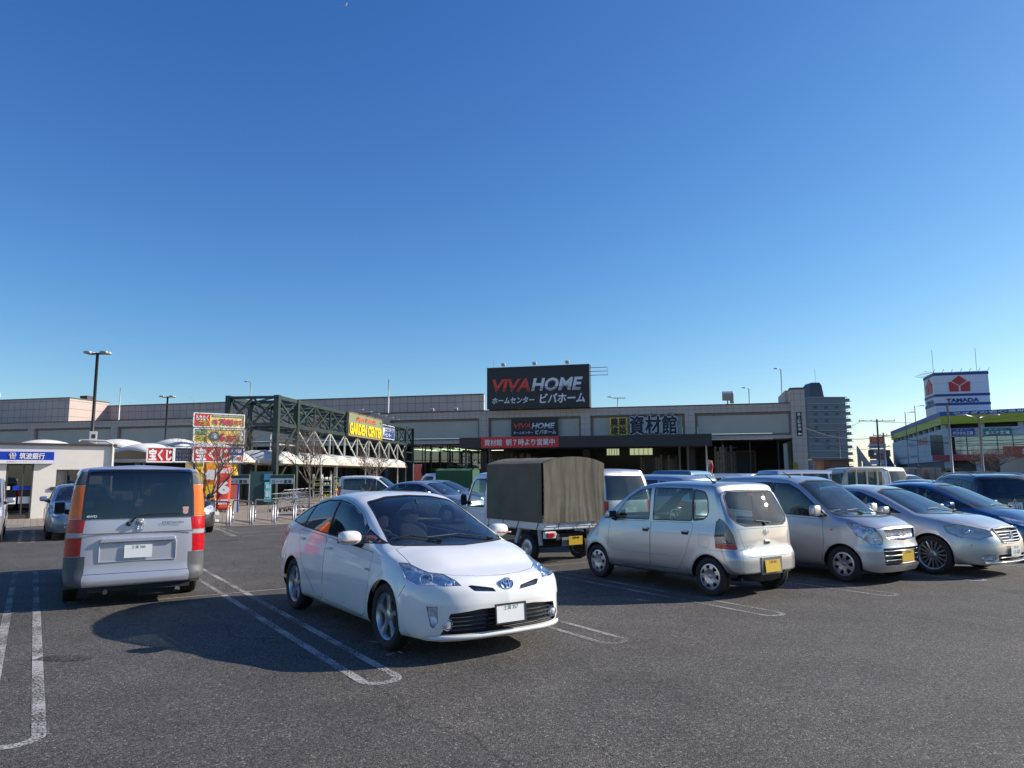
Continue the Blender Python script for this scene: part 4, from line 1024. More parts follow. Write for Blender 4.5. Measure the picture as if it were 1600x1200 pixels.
for k in range(2): 
    w0 = TR.W(-.5, 1+3.6*k, 0); st_ = Site(None, w0.to_tuple()[:2], TA+math.pi/2); vault(st_, 0, 3.5, -.4, 4.0, 2.55, .95, ['large white membrane vault between the lottery signs and the near truss corner', 'white membrane vault hidden behind the lottery signs'][k], 'white membrane vaults beside the near truss corner')
# dark garden-centre hall behind the walkway
part_ = lambda n, bx, m, lab=None, cat=None: None
GCX = Site('garden_hall', TR.W(0, 6.2, 0).to_tuple()[:2], TA, 'dark open garden centre hall behind the walkway', 'building')
part('hall_wall', [((16, 2.0, 1.6), (32, .2, 3.2))], mat('hall_dark', (.03,.028,.026), .8, noise=(.6,.5)), GCX.root); part('hall_roof', [((16, -.6, 3.15), (32, 6, .15))], mat('hall_roof', (.10,.10,.10), .7), GCX.root)
for x in np.arange(1, 31, 4.0): part('hall_post', [((x, -1.5, 1.5), (.3,.3,3.0))], TG, GCX.root)
# boards on the truss
r_ = sign_board('garden_sign', TR, (11.6, 4.62, 20.15, 6.38), -.28, .14, mat('sign_sage', (.20,.25,.14), .5), 'sage green board with fat yellow lettering on the truss side', frame=mat('frame_rust', (.32,.12,.06), .6))
q = text('GARDEN CENTER', 8.2, .88, YEL, FM(.16, -.02, .12), r_, bold=.05, depth=.04); text('ENJOY GARDEN', 5.0, .38, mat('letter_orange', (.75,.16,.07), .4), FM(1.7, -.02, 1.12), r_, bold=.04, depth=.02)
q = MB()
for x in np.linspace(.4, 10.5, 6): q.tube([(x,.0,1.72),(x,-.3,1.95),(x,-.9,1.97)], .025, 6); q.box((x,-.95,1.95), (.25,.12,.08))
q.build('lamp_arm', mat('galvanised', (.45,.46,.47), .4, .8), r_)
r_ = sign_board('exterior_sign', TR, (20.45, 4.85, 24.1, 6.02), -.22, .10, mat('sign_deepblue', (.02,.06,.20), .4), 'blue board with white characters right of the green garden sign', frame=WHITE)
letters(r_, 'エクステリア', .9, .62, 3.5, 1.0, -.02, WHITE, bold=.02, depth=.004); letters(r_, 'センター', .9, .15, 2.7, .52, -.02, WHITE, bold=.02, depth=.004)
letters(r_, '専門', .1, .2, .75, .95, -.02, WHITE, bold=.02, depth=.004)

# ================================================================== lottery booth
LB = Site('lottery_booth', ground_at(302, 803).to_tuple()[:2], R(38), 'small yellow-hung lottery booth on a blue frame under stacked signs', 'kiosk')
def lrect(a, b, c, d, y=0): return srect(LB, a, b, c, d, y)
x9 = LB.fp(377, 700, 0)[0]; x0_ = LB.fp(304, 700, 0)[0]; z9 = LB.fp(304, 724, 0)[1]
BLU = mat('frame_blue', (.015,.06,.35), .4)
for x in (x0_+.05, x9-.03):
    q = MB(); q.tube([(x,.06,0),(x,.06,z9)], .05, 8); q.build('post', BLU, LB.root, smooth=True)
part('counter', [(((x0_+x9)/2+.75, .75, .62), ((x9-x0_)*.34, .9, 1.24))], mat('machine_beige', (.42,.38,.28), .6), LB.root)
part('booth_wall', [(((x0_+x9)/2, 1.4, 1.15), (x9-x0_, .1, 2.3))], mat('booth_ochre', (.30,.24,.10), .7), LB.root)  # back of the booth in one dull ochre
part('red_notice', [(((x0_+x9)/2+.85, .28, .95), (.38,.02,.62))], mat('notice_red', (.35,.06,.04), .6), LB.root)
q = MB(); vs = []; W_ = x9-x0_-.1
for j in range(7):
    for i in range(25): u = i/24; vs.append((x0_+.05+W_*u, .10+.05*math.sin(u*26)*(j/6) - .12*(j/6), z9-.02-.72*(j/6)-.08*(j/6)*math.sin(u*9)))
q.add(vs, [(j*25+i, j*25+i+1, (j+1)*25+i+1, (j+1)*25+i) for j in range(6) for i in range(24)]); q.build('yellow_curtain', mat('curtain_yellow', (.80,.50,.02), .7), LB.root, smooth=True)
def lboard(px0, top0, bot0, px1, lab, face, y=-.03):
    xa, zb_ = LB.fp(px0, bot0, y); _, zt_ = LB.fp(px0, top0, y); xb = LB.fp(px1, top0, y)[0]
    return sign_board('lottery_sign', LB, (xa, zb_, xb, zt_), y, .06, face, lab, frame=WHITE, group='stacked lottery signs'), xb-xa, zt_-zb_
r_, w_, h_ = lboard(302, 645, 666, 382, 'topmost lottery board, red and yellow, with pink amount', mat('sign_lemon', (.84,.76,.22), .4))
part('red_half', [((w_*.16,-.012,h_*.5),(w_*.31,.02,h_*.92))], RED, r_); letters(r_, 'もれなく', w_*.04, h_*.45, w_*.28, h_*.86, -.025, WHITE, bold=.03, depth=.003); letters(r_, '大当り', w_*.10, h_*.12, w_*.31, h_*.5, -.026, YEL, bold=.03, depth=.005)
part('grey_strip', [((w_*.66,-.012,h_*.85),(w_*.60,.02,h_*.16))], mat('strip_grey', (.25,.27,.25), .5), r_); letters(r_, '年末年始もどんどん当てよう', w_*.38, h_*.80, w_*.94, h_*.90, -.025, WHITE, depth=.003)
PK = mat('letter_magenta', (.62,.03,.14), .4); letters(r_, '1等', w_*.36, h_*.15, w_*.47, h_*.58, -.02, PK, bold=.03, depth=.003); letters(r_, '7000', w_*.50, h_*.12, w_*.78, h_*.64, -.02, PK, bold=.04, depth=.003); letters(r_, '万円', w_*.80, h_*.14, w_*.96, h_*.52, -.02, PK, bold=.03, depth=.003)
r_, w_, h_ = lboard(302, 669, 691.5, 382, 'second lottery board, green and orange, with a white round figure', mat('sign_amber', (.82,.58,.13), .4))
part('green_corner', [((w_*.13,-.012,h_*.78),(w_*.25,.02,h_*.40))], mat('sign_green', (.04,.25,.07), .4), r_); letters(r_, 'グリーン', w_*.03, h_*.62, w_*.25, h_*.92, -.025, WHITE, bold=.02, depth=.003); letters(r_, 'ジャンボ', w_*.03, h_*.12, w_*.27, h_*.5, -.018, mat('letter_leaf', (.06,.22,.05), .4), bold=.03, depth=.003)
q = MB(); q.lathe([(0,-.02),(h_*.36,-.02),(h_*.36,0)], 24, 'Y', (w_*.40, 0, h_*.48)); q.build('roundel', mat('roundel_slate', (.08,.13,.2), .4), r_); letters(r_, '1等', w_*.345, h_*.32, w_*.455, h_*.68, -.03, WHITE, bold=.03, depth=.003)
letters(r_, '6', w_*.52, h_*.12, w_*.62, h_*.72, -.02, PK, bold=.05, depth=.003); letters(r_, '億円', w_*.64, h_*.15, w_*.86, h_*.58, -.02, PK, bold=.03, depth=.003)
q = MB(); q.lathe([(0,-.03),(.11,-.02),(.12,0)], 16, 'Y', (w_*.93, 0, h_*.68)); q.lathe([(0,-.03),(.09,-.02),(.10,0)], 16, 'Y', (w_*.93, 0, h_*.28)); q.build('round_figure', WHITE, r_)
r_, w_, h_ = lboard(301, 697, 721.5, 381, 'third lottery board, white characters on red with a blue corner', WHITE)
part('red_field', [((w_*.36,-.012,h_*.5),(w_*.70,.02,h_*.88))], RED, r_); letters(r_, '宝くじ', w_*.05, h_*.12, w_*.68, h_*.88, -.025, WHITE, bold=.05, depth=.003)
part('blue_field', [((w_*.85,-.012,h_*.71),(w_*.27,.02,h_*.46))], BLU, r_); letters(r_, 'NUMBERS', w_*.74, h_*.62, w_*.96, h_*.84, -.025, WHITE, bold=.03, depth=.003); letters(r_, 'LOTO', w_*.73, h_*.10, w_*.86, h_*.38, -.016, BLU, bold=.03, depth=.003); q = MB(); superell(q, (w_*.925,-.02,h_*.24), (w_*.10,.03,h_*.24), .6,1,8); q.build('orange_mark', mat('letter_orange', (.75,.16,.07), .4), r_)
r_, w_, h_ = lboard(229, 699, 721.5, 271, 'separate red lottery sign with white characters left of the bare tree', RED); letters(r_, '宝くじ', w_*.08, h_*.12, w_*.94, h_*.88, -.012, WHITE, bold=.05, depth=.003)
r_, w_, h_ = lboard(272, 699, 721.5, 301, 'dark navy lottery panel behind the bare branches', NAVY, y=0.0)
for k in range(3): letters(r_, '＊ミニロト', w_*.1, h_*(.66-.28*k), w_*.9, h_*(.82-.28*k), -.012, mat('print_grey', (.25,.27,.3), .5), depth=.003)
# nobori banners
def nobori(px, py_top, py_foot, Y, w, parts_, lab, base, lean=.05, rz=0.3):
    t = at(px, py_top, Y); b = at(px, py_foot, Y); H = t.z; r = empty('banner_flag', (t.x, t.y, 0), rz, lab, 'banner')
    q = MB(); q.tube([(0,0,0),(0,0,H+.1)], .014, 6); q.tube([(0,0,H),(w,0,H)], .010, 6); superell(q, (0,0,.06), (.35,.35,.12), .4,.6,8); q.build('pole', WHITE, r)
    q = MB(); vs = []; n_ = 14; hf = H-b.z
    for j in range(n_+1):
        for i in range(5): u = i/4; v = j/n_; vs.append((.02+w*u, .06*math.sin(v*7+u*2)*u, H-hf*v))
    q.add(vs, [(j*5+i, (j+1)*5+i, (j+1)*5+i+1, j*5+i+1) for j in range(n_) for i in range(4)]); o = q.build('cloth', base, r, smooth=True); o.modifiers.new('t','SOLIDIFY').thickness = .004
    for tx, x0, z0, x1, z1, m in parts_: text(tx, (x1-x0)*w, (z1-z0)*hf, m, FM(.02+x0*w, -.075, H-hf+z0*hf), r, bold=.06, depth=0)
    return r
NB = mat('nobori_red', (.62,.06,.03), .7); ORG = mat('nobori_orange', (.72,.20,.03), .7)
nobori(318, 722, 782, 27.5, .50, [('8', .15,.12,.85,.42, YEL), ('億', .15,.55,.85,.80, WHITE), ('円', .2,.85,.8,.97, YEL)], 'red and orange upright banner with a yellow figure, left of the pair', ORG, rz=.5)
nobori(339, 727, 797, 26.5, .48, [('6', .10,.35,.9,.66, WHITE), ('BIG', .12,.82,.88,.94, WHITE), ('LOTO', .15,.12,.85,.24, WHITE)], 'red upright banner with a big white 6, right of the pair', NB, rz=.5)
nobori(1107, 720, 741, 58, .35, [], 'red banner fluttering beside the white canopy post', mat('nobori_faded', (.35,.05,.05), .7))
nobori(646, 726, 752, 62, 1.3, [], 'red and white banner at the far foot of the truss', mat('nobori_pink', (.5,.12,.12), .7), rz=-.9)
w = ground_at(333, 806); r_ = empty('folding_sign', w, .6, 'small white stand with a dark board beside the banners', 'sign stand'); part('board', [((0,0,.5),(.30,.03,.5))], CHAR, r_); part('frame', [((-.17,0,.4),(.03,.05,.8)),((.17,0,.4),(.03,.05,.8)),((0,0,.8),(.36,.05,.03)),((0,0,.10),(.42,.3,.14))], WHITE, r_)

# cart corral rails
CHR = mat('rail_chrome', (.34,.34,.34), .38, .9)
fr_ = [(359,822.5),(394,820.5),(429,818.5),(461,817)]; re_ = [(331,820),(363,816.5),(398,814.5),(433,812.5)]
for k, (f, b_) in enumerate(zip(fr_, re_)):
    A = ground_at(*f); B = ground_at(*b_); r = empty('cart_rail', A, math.atan2((B-A).y, (B-A).x), ['chrome hoop rail nearest the banners', 'second chrome hoop rail from the banners', 'third chrome hoop rail, under the right cart sign', 'chrome hoop rail nearest the white hybrid'][k], 'rail', 'chrome cart corral rails')
    L = (B-A).length; h = .80; q = MB(); pts = [(0,0,0),(0,0,h-.14),(.04,0,h-.04),(.14,0,h)]; q.tube(pts + [(L-.14,0,h),(L-.04,0,h-.04),(L,0,h-.14),(L,0,0)], .028, 12); q.build('hoop', CHR, r, smooth=True)
    q = MB(); q.tube([(0,0,.10),(L,0,.10)], .016, 8); q.build('lower_bar', CHR, r, smooth=True); q = MB(); q.lathe([(.075,0),(.075,.012),(.04,.02)], 16, 'Z'); q.lathe([(.075,0),(.075,.012),(.04,.02)], 16, 'Z', (L,0,0)); q.build('foot_plate', CHR, r)
    q = MB(); q.tube([(.11,.04,0),(.11,.04,h-.14),(.14,.04,h-.03)], .024, 10); q.build('inner_post', CHR, r, smooth=True)
# cart signs
for (pa, pb, lab) in ((352, 387, 'green and white cart sign beside the lottery booth'), (422, 457, 'green and white cart sign in front of the near truss leg')):
    A = at(pa, 757, 27.5); B = at(pb, 757, 27.5); r = empty('cart_sign', (A.x, A.y, 0), .12, lab, 'sign', 'cart return signs'); w = B.x-A.x; z0 = A.z; z1 = at(pa, 743, 27.5).z
    part('board', [((w/2,0,(z0+z1)/2-.03),(w,.04,(z1-z0)*.66))], WHITE, r); part('green_band', [((w/2,0,z1-.05),(w,.045,(z1-z0)*.34))], mat('band_green', (.03,.13,.08), .4), r)
    letters(r, 'カート置場', .06, z0+.04, w-.06, z0+.04+(z1-z0)*.38, -.024, mat('ink_dark', (.03,.05,.05), .5), bold=.02, depth=.002)
    q = MB(); q.tube([(-.03,0,0),(-.03,0,z1+.03),(w+.03,0,z1+.03),(w+.03,0,0)], .018, 8); q.build('pole', GREYP, r)
# carts nested in a row
def cart(root_name='shopping_cart'):
    r = empty(root_name, (0,0,0)); wire = mat('cart_wire', (.42,.43,.44), .3, .9); q = MB()
    for z, s_ in ((.45,.86),(.60,.93),(.82,1.0)):
        a, b = .34*s_, .22*s_; q.tube([(-a,-b,z),(a,-b,z),(a,b,z),(-a,b,z),(-a,-b,z)], .007, 4)
    for i in range(7):
        x = -.30+.10*i
        for s in (1,-1): q.tube([(x*.86,s*.19,.45),(x,s*.22,.82)], .004, 4)
        q.tube([(x*.86,-.19,.45),(x*.86,.19,.45)], .004, 4)
    q.build('basket', wire, r)
    q = MB()
    for s in (1,-1): q.tube([(-.45,s*.20,1.0),(-.34,s*.21,.82),(-.26,s*.22,.14),(.36,s*.20,.12)], .012, 6)
    q.tube([(-.45,-.21,1.0),(-.45,.21,1.0)], .014, 6); q.build('frame', wire, r)
    for x, y in ((-.26,.22),(-.26,-.22),(.36,.20),(.36,-.20)):
        q = MB(); q.lathe([(0,-.02),(.055,-.02),(.055,.02),(0,.02)], 12, 'Y', (x,y,.056)); q.build('wheel', CHAR, r)
    return r
c0 = cart(); spots = [(ground_at(436+7*k, 800-1.3*k), 2.7) for k in range(6)] + [(ground_at(478, 812), .3), (ground_at(470, 800), 1.0)]
for k, (p_, a_) in enumerate(spots):
    o = c0 if k == 0 else copy_tree(c0); o.location = (p_.x, p_.y, .01); o.rotation_euler.z = a_; tag(o, '%s wire shopping cart in the nested row, counted from its left end' % ORD[k] if k < 6 else ('wire shopping cart standing loose at the right of the row' if k == 6 else 'wire shopping cart turned sideways at the end of the row'), 'cart', 'shopping carts in the corral')
# teal vending kiosk, flower pots, racks
p_ = ground_at(388, 790); r_ = empty('vending_kiosk', p_, .45, 'dark teal kiosk with a light blue water dispenser front', 'vending kiosk')
part('case', [((.62,.5,.95),(1.25,1.0,1.9))], mat('teal_dark', (.015,.055,.06), .5), r_, bevel=.02); part('dispenser', [((1.0,-.06,.75),(.36,.12,1.1))], mat('aqua', (.12,.50,.58), .4), r_); part('header', [((1.0,-.02,1.6),(.45,.05,.35))], mat('blue_header', (.03,.18,.35), .4), r_); part('niche', [((1.0,-.13,.62),(.24,.03,.3)),((1.0,-.13,1.05),(.24,.03,.2))], mat('aqua_white', (.5,.6,.62), .4), r_)
for k, (px, py, s) in enumerate(((395,785.5,1.0),(404,786,1.25))):
    p_ = ground_at(px, py); r_ = empty('terracotta_pot_stack', p_, 0, ['shorter stack of terracotta pots by the teal kiosk', 'taller stack of terracotta pots by the teal kiosk'][k], 'pots'); 
    for j in range(4): q = MB(); q.lathe([(.17,0),(.24,.26),(.25,.26),(.25,.31),(.22,.31)], 16, 'Z', (0,0,.13*j*s)); q.build('pot', mat('terracotta', (.52,.17,.06), .8, noise=(6,.2)), r_, smooth=False, angle=40)
for k, (pa, pb, zt_) in enumerate(((488, 501, 1.75), (501, 515, 1.7), (521, 533, 1.6))):
    A = ground_at(pa, 783); B = ground_at(pb, 783); r_ = empty('plant_rack', A, .1, ['leftmost wheeled rack of potted plants', 'middle wheeled rack with yellow flowers', 'right wheeled rack partly behind the white tall wagon'][k], 'plant rack', 'plant racks by the garden centre'); w = (B-A).length
    q = MB()
    for x in (0, w):
        for y in (0, .45): q.tube([(x,y,.1),(x,y,zt_)], .02, 6)
    q.build('upright', WHITE, r_)
    for z in (.25,.62,1.0,1.36):
        part('shelf', [((w/2,.22,z),(w,.48,.03))], WHITE, r_)
        q = MB()
        for i in range(9): superell(q, (rnd.uniform(.04,w-.04), rnd.uniform(.02,.4), z+.12), (.12,.12,rnd.uniform(.12,.22)), .9,.9,5)
        q.build('potted_plants', [mat('leaf_pot', (.10,.16,.05), .7), mat('flower_yellow', (.70,.60,.10), .7), mat('flower_white', (.65,.65,.55), .7)][rnd.randrange(3)], r_); 
A = ground_at(516, 782); r_ = empty('step_ladder', A, .1, 'narrow silver ladder standing among the plant racks', 'ladder'); q = MB()
for x in (0,.38): q.tube([(x,0,0),(x,0,1.95)], .02, 6)
for z in np.arange(.25,1.9,.3): q.tube([(0,0,z),(.38,0,z)], .014, 6)
q.build('rails_and_rungs', mat('galvanised', (.45,.46,.47), .4, .8), r_)
# person in dark clothes among the carts

# ================================================================== bare winter trees
BARK = mat('bark', (.16,.125,.105), .9, noise=(6,.3))
def bare_tree(pos, H, seed, lab, spread=.55, levels=5, trunk=.07, fork=.30, cat='tree', grp=None, n0=5):
    rn = random.Random(seed); r = empty('bare_tree', pos, rn.uniform(0,6), lab, cat, grp)
    segs = []
    def grow(p, d, L, rad, lev):
        q = p; pts = [p]; dd = d.copy()
        for k in range(4):
            dd = (dd + Vector((rn.gauss(0,.10), rn.gauss(0,.10), rn.gauss(.03,.05)))).normalized(); q = q + dd*L/4; pts.append(q)
        segs.append((pts, [rad*(1-.45*k/4) for k in range(5)], lev))
        if lev >= levels: return
        n = n0 if lev == 0 else rn.choice((3,3,4) if lev < 4 else (2,3,3))
        for k in range(n):
            i = rn.choice((2,3,4)) if lev else 4; a = rn.uniform(0, 2*math.pi) if lev else 2*math.pi*k/n + rn.uniform(-.3,.3)
            side = Vector((math.cos(a), math.sin(a), 0)); nd = (dd*(1-spread*rn.uniform(.7,1.2)) + side*spread*rn.uniform(.6,1.2) + Vector((0,0,.12))).normalized()
            grow(pts[i], nd, L*rn.uniform(.58,.85) if lev else (H-H*fork)*rn.uniform(.38,.5), max(rad*(.58 if lev else .5), .0026), lev+1)
    grow(Vector((0,0,0)), Vector((0,0,1)), H*fork, trunk, 0)
    for nm, f in (('trunk', lambda l: l == 0), ('branches', lambda l: l > 0)):
        q = MB()
        for pts, rs, lev in segs:
            if f(lev): q.tube(pts, rs, 8 if lev < 2 else (5 if lev < 4 else 3), caps=False)
        q.build(nm, BARK, r, smooth=True)
    return r
bare_tree(ground_at(318, 826), 3.55, 5, 'bare tree with reddish twigs in front of the lottery signs', .50, 6, .05, .30, n0=5)
bare_tree(ground_at(483, 795), 4.0, 8, 'bare tree behind the carts, branches fanning below the truss', .5, 6, .07, .30)
bare_tree(ground_at(576, 779), 3.9, 12, 'bare tree behind the white tall wagon under the membrane edge', .5, 5, .07, .30)
bare_tree(at(1545, 745, 95).to_2d().to_3d(), 6.2, 21, 'broad bare tree in front of the electronics store', .6, 5, .14, .25, n0=7)

# ================================================================== apartment tower, far right of the store
AP = Site('apartment_block', (at(1268, 742, 300).x, 300), R(0), 'tall grey apartment block with a slab-like rooftop tank house', 'building')
AG = mat('apartment_haze_grey', (.21,.235,.25), .8, noise=(.08,.06)); AS = mat('apartment_slab', (.42,.46,.49), .7); AD = mat('apartment_window', (.07,.09,.11), .3)  # distance haze is mixed into these blue-grey colours
xA = 0; xB = AP.fp(1325, 700)[0]; zT = AP.fp(1300, 620)[1]
part('wall', [(((xA+xB)/2, 6, zT/2), (xB-xA, 12, zT))], AG, AP.root); part('stair_wing', [((-1.6, 8, (zT-2)/2), (2.6, 8, zT-2))], mat('wing_grey', (.15,.18,.20), .8), AP.root)
for k in range(12):
    z = zT - .2 - k*2.78
    part('floor_slab', [(((xA+xB)/2+.3, -.3, z), (xB-xA+.6, .8, .22))], AS, AP.root); part('balcony', [((xB+1.0, 3.5, z-1.0), (2.2, 6.0, 1.0))], AG, AP.root); part('balcony_slab', [((xB+1.2, 3.5, z-1.6), (2.7, 6.6, .2))], AS, AP.root)
    part('stair_landing', [((-1.6, 3.4, z-1.2), (2.8, 1.2, 1.0))], AS, AP.root)
    for x in (3.0, 7.5, 12.0):
        if rnd.random() < .55 and z > 6: part('window', [((x, -.03, z-1.4), (1.5, .08, 1.0))], AD, AP.root)
q = MB(); th = AP.fp(1280, 597)[1]-zT; q.add([(1.2,1,zT),(7.4,1,zT),(7.4,9,zT),(1.2,9,zT),(2.0,1,zT+th-1.2),(2.8,1.5,zT+th),(6.0,1.5,zT+th),(6.6,1,zT+th-1.2),(2.0,9,zT+th-1.2),(2.8,8.5,zT+th),(6.0,8.5,zT+th),(6.6,9,zT+th-1.2)],
    [(0,1,7,4),(4,7,6,5),(3,8,11,2),(8,9,10,11),(5,6,10,9),(1,2,11,7),(7,11,10,6),(0,4,8,3),(4,5,9,8)]); q.build('tank_house', mat('tank_slate', (.07,.09,.12), .6), AP.root)
q = MB(); q.tube([(5,3,zT+th),(5,3,zT+th+6)], .06, 5); q.build('mast', GREYP, AP.root)

# ================================================================== electronics store
YA = Site('electronics_store', (88.9, 150.0), R(-39.5), 'electronics store with blue and lime roof bands, parking roof and glass corner', 'building')
YB_ = Site(None, (88.9, 150.0), math.atan2(-72, -26.9)+math.pi, None)     # left flank: x runs back from the corner... seen from -y
BLUE = mat('band_blue', (.03,.09,.34), .5); LIME = mat('band_lime', (.42,.45,.03), .5); YW = stripes('store_white', (.46,.50,.54), (.33,.36,.40), .9, 'Z', .06, .6, .05, .2)
zc = YA.fp(1471, 644)[1]; LY = 60
def zl(py): return YA.fp(1475, py)[1]
Z = [zl(p) for p in (644, 650, 663, 670, 683, 711, 720)]
part('wall', [((LY/2, 8, (Z[3]+Z[4])/2), (LY, 16, Z[3]-Z[4]))], YW, YA.root)
part('roof_band', [((LY/2, 8, (Z[0]+Z[1])/2), (LY+.3, 16.3, Z[0]-Z[1]))], BLUE, YA.root); part('lime_band', [((LY/2, 8, (Z[1]+Z[2])/2), (LY+.2, 16.2, Z[1]-Z[2]))], LIME, YA.root)
part('parking_deck', [((LY/2, 9, (Z[2]+Z[3])/2), (LY-1, 12, Z[2]-Z[3]))], mat('deck_dark', (.05,.055,.06), .7), YA.root)
for x in np.arange(0, LY, 6.5): part('deck_column', [((x+.4, 1.2, (Z[2]+Z[3])/2), (.9, .5, Z[2]-Z[3]))], YW, YA.root)
part('glass_wall', [((LY/2+1, 1.2, (Z[4]+Z[5])/2), (LY-2, .2, Z[4]-Z[5]))], mat('curtain_glass', (.22,.30,.36), .06, .55), YA.root)
for x in np.arange(1.5, LY, 2.6): part('mullion', [((x, .95, (Z[4]+Z[5])/2), (.12, .2, Z[4]-Z[5]))], mat('mullion_slate', (.08,.1,.12), .5), YA.root)
for t_ in (.25,.5,.75): part('transom', [((LY/2+1, .95, Z[5]+(Z[4]-Z[5])*t_), (LY-2, .2, .12))], mat('mullion_slate', (.08,.1,.12), .5), YA.root)
part('core_wall', [((LY/2+.5, 9, Z[4]/2), (LY-1.5, 14, Z[4]))], mat('core_dark', (.10,.11,.12), .7), YA.root)
part('red_band', [((LY/2-1, .2, (Z[5]+Z[6])/2), (LY+2, 1.6, Z[5]-Z[6]))], mat('band_red', (.42,.05,.05), .5), YA.root)
for x in np.arange(.5, LY, 5.5): part('ground_column', [((x, .6, Z[6]/2), (1.0, .8, Z[6]))], YW, YA.root)
part('corner_glass', [((-1.2, 4.5, (Z[4]+Z[5])/2+.2), (2.4, 7.5, Z[4]-Z[5]+.6))], mat('corner_slate', (.06,.08,.10), .12, .3), YA.root)
text('ヤマダの安心長期保証・無料長期保証・ポイント', 34, Z[0]-Z[1]-.25, WHITE, FM(2.2, -.30, Z[1]+.12), YA.root, bold=.03, depth=.01)
fl = empty('flank_wing', (0,0,0), 0); fl.parent = YA.root; fl.rotation_euler.z = (math.atan2(-72, -26.9) - YA.rz); FLK = fl
Ls = 76
def fpart(name, boxes, m): return part(name, boxes, m, fl)
a0 = Site(None, (88.9,150.0), YB_.rz)
fpart('flank_wall', [((-Ls/2, .8, (Z[3]+Z[6])/2), (Ls, 1.2, Z[3]-Z[6]))], YW); fpart('flank_roof_band', [((-Ls/2, .8, (Z[0]+Z[1])/2), (Ls+.3, 1.8, Z[0]-Z[1]+.2))], BLUE); fpart('flank_lime_band', [((-Ls/2, .8, (Z[1]+Z[2])/2), (Ls+.2, 1.6, Z[1]-Z[2]))], LIME)
fpart('flank_deck', [((-Ls/2, 1.3, (Z[2]+Z[3])/2), (Ls-1, .6, Z[2]-Z[3]))], mat('deck_dark', (.05,.055,.06), .7))
for x in np.arange(2, Ls, 7.2): fpart('deck_column', [((-x, .7, (Z[2]+Z[3])/2), (1.2, .8, Z[2]-Z[3]))], YW)
text('安心', 9, 1.6, mat('print_teal', (.15,.38,.50), .5), FM(-45, .15, Z[3]-2.6), fl, bold=.03); text('長期保証', 15, 1.6, mat('letter_pink', (.50,.10,.12), .5), FM(-33, .18, Z[3]-2.4), fl, bold=.03); text('The LABI Life Creations', 34, .8, mat('print_slate', (.15,.2,.28), .5), FM(-66, .18, Z[3]-5.2), fl, bold=.02)
fpart('flank_base', [((-Ls/2, 1.0, Z[6]/2), (Ls, .8, Z[6]))], mat('base_navy', (.03,.045,.09), .6))
# stair and ramp
q = MB(); q.prism([(-76,Z[4]),(-76,0),(-44,0)], 2.5, FM(0,-2.0,0) @ Matrix.Translation((0,0,0))); q.build('stair', mat('stair_dark', (.035,.045,.06), .7), fl)
# rooftop cube sign
c_ = at(1463, 642, 158); YS = Site('rooftop_cube_sign', (c_.x, c_.y), R(-17), 'white cube sign with a red emblem and navy lettering on the electronics store roof', 'sign', z=YA.fp(1475,644)[1]-.4)
x1_ = YS.fp(1546, 610)[0]; zt_ = YS.fp(1463, 582)[1]; dS = 9
SW = stripes('cube_white', (.76,.75,.72), (.58,.58,.57), .55, 'Z', .05, .5, .04, .2)
part('cube', [((x1_/2, dS/2, zt_/2), (x1_, dS, zt_))], SW, YS.root)
for py in (585, 618, 632): 
    z_ = YS.fp(1465, py)[1]; part('navy_band', [((x1_/2, dS/2, z_), (x1_+.16, dS+.16, .55))], mat('cube_navy', (.03,.06,.22), .5), YS.root)
ax, az = YS.fp(1483, 612, -.1); bx, bz = YS.fp(1515, 586, -.1); ew, eh = bx-ax, bz-az; ER = mat('emblem_red', (.60,.045,.03), .45)
for poly in ([(.5,1),(.84,.66),(.5,.38),(.16,.66)], [(0,.60),(.11,.62),(.45,.34),(.45,0),(.03,0)], [(1,.60),(.89,.62),(.55,.34),(.55,0),(.97,0)]):
    q = MB(); q.prism([(x*ew, z*eh) for x, z in poly], .12, FM(ax, -.02, az)); q.build('emblem', ER, YS.root)
lx, lz = YS.fp(1478, 629, -.1); rx, rz2 = YS.fp(1530, 621, -.1); text('YAMADA', rx-lx, rz2-lz, mat('cube_navy', (.03,.06,.22), .5), FM(lx, -.02, lz), YS.root, bold=.05, depth=.05)
q = MB(); q.prism([(0,1),(.11,1),(.075,.45)], .02, FM(lx, -.09, lz) @ Matrix.Scale(rx-lx, 4, (1,0,0)) @ Matrix.Scale(rz2-lz, 4, (0,1,0))); q.build('red_tip', ER, YS.root)
# emblem on the cube's left flank
for poly in ([(.5,1),(.84,.66),(.5,.38),(.16,.66)], [(0,.60),(.11,.62),(.45,.34),(.45,0),(.03,0)], [(1,.60),(.89,.62),(.55,.34),(.55,0),(.97,0)]):
    q = MB(); M_ = frameM((-.02, dS*.9, az), (0,-1,0), (0,0,1)); q.prism([(x*dS*.6+.9, z*eh) for x, z in poly], .12, M_); q.build('emblem', ER, YS.root)
text('YAMADA', dS*.7, rz2-lz, mat('cube_navy', (.03,.06,.22), .5), frameM((-.1, dS*.85, lz), (0,-1,0), (0,0,1)), YS.root, bold=.05, depth=0)
for px in (1458, 1526):
    x, z = YS.fp(px, 577, 3); q = MB(); q.tube([(max(.5,x),3,zt_),(max(.5,x),3,zt_+5.5)], .05, 5); q.build('lightning_rod', GREYP, YS.root)
for x in np.linspace(0, x1_, 7): q = MB(); q.tube([(x,0,zt_),(x,-1.2,zt_+.5)], .05, 5); q.build('lamp_arm', GREYP, YS.root)
for y in np.linspace(0, dS, 5): q = MB(); q.tube([(0,y,zt_),(-1.8,y,zt_+.3)], .05, 5); q.build('lamp_arm', GREYP, YS.root)
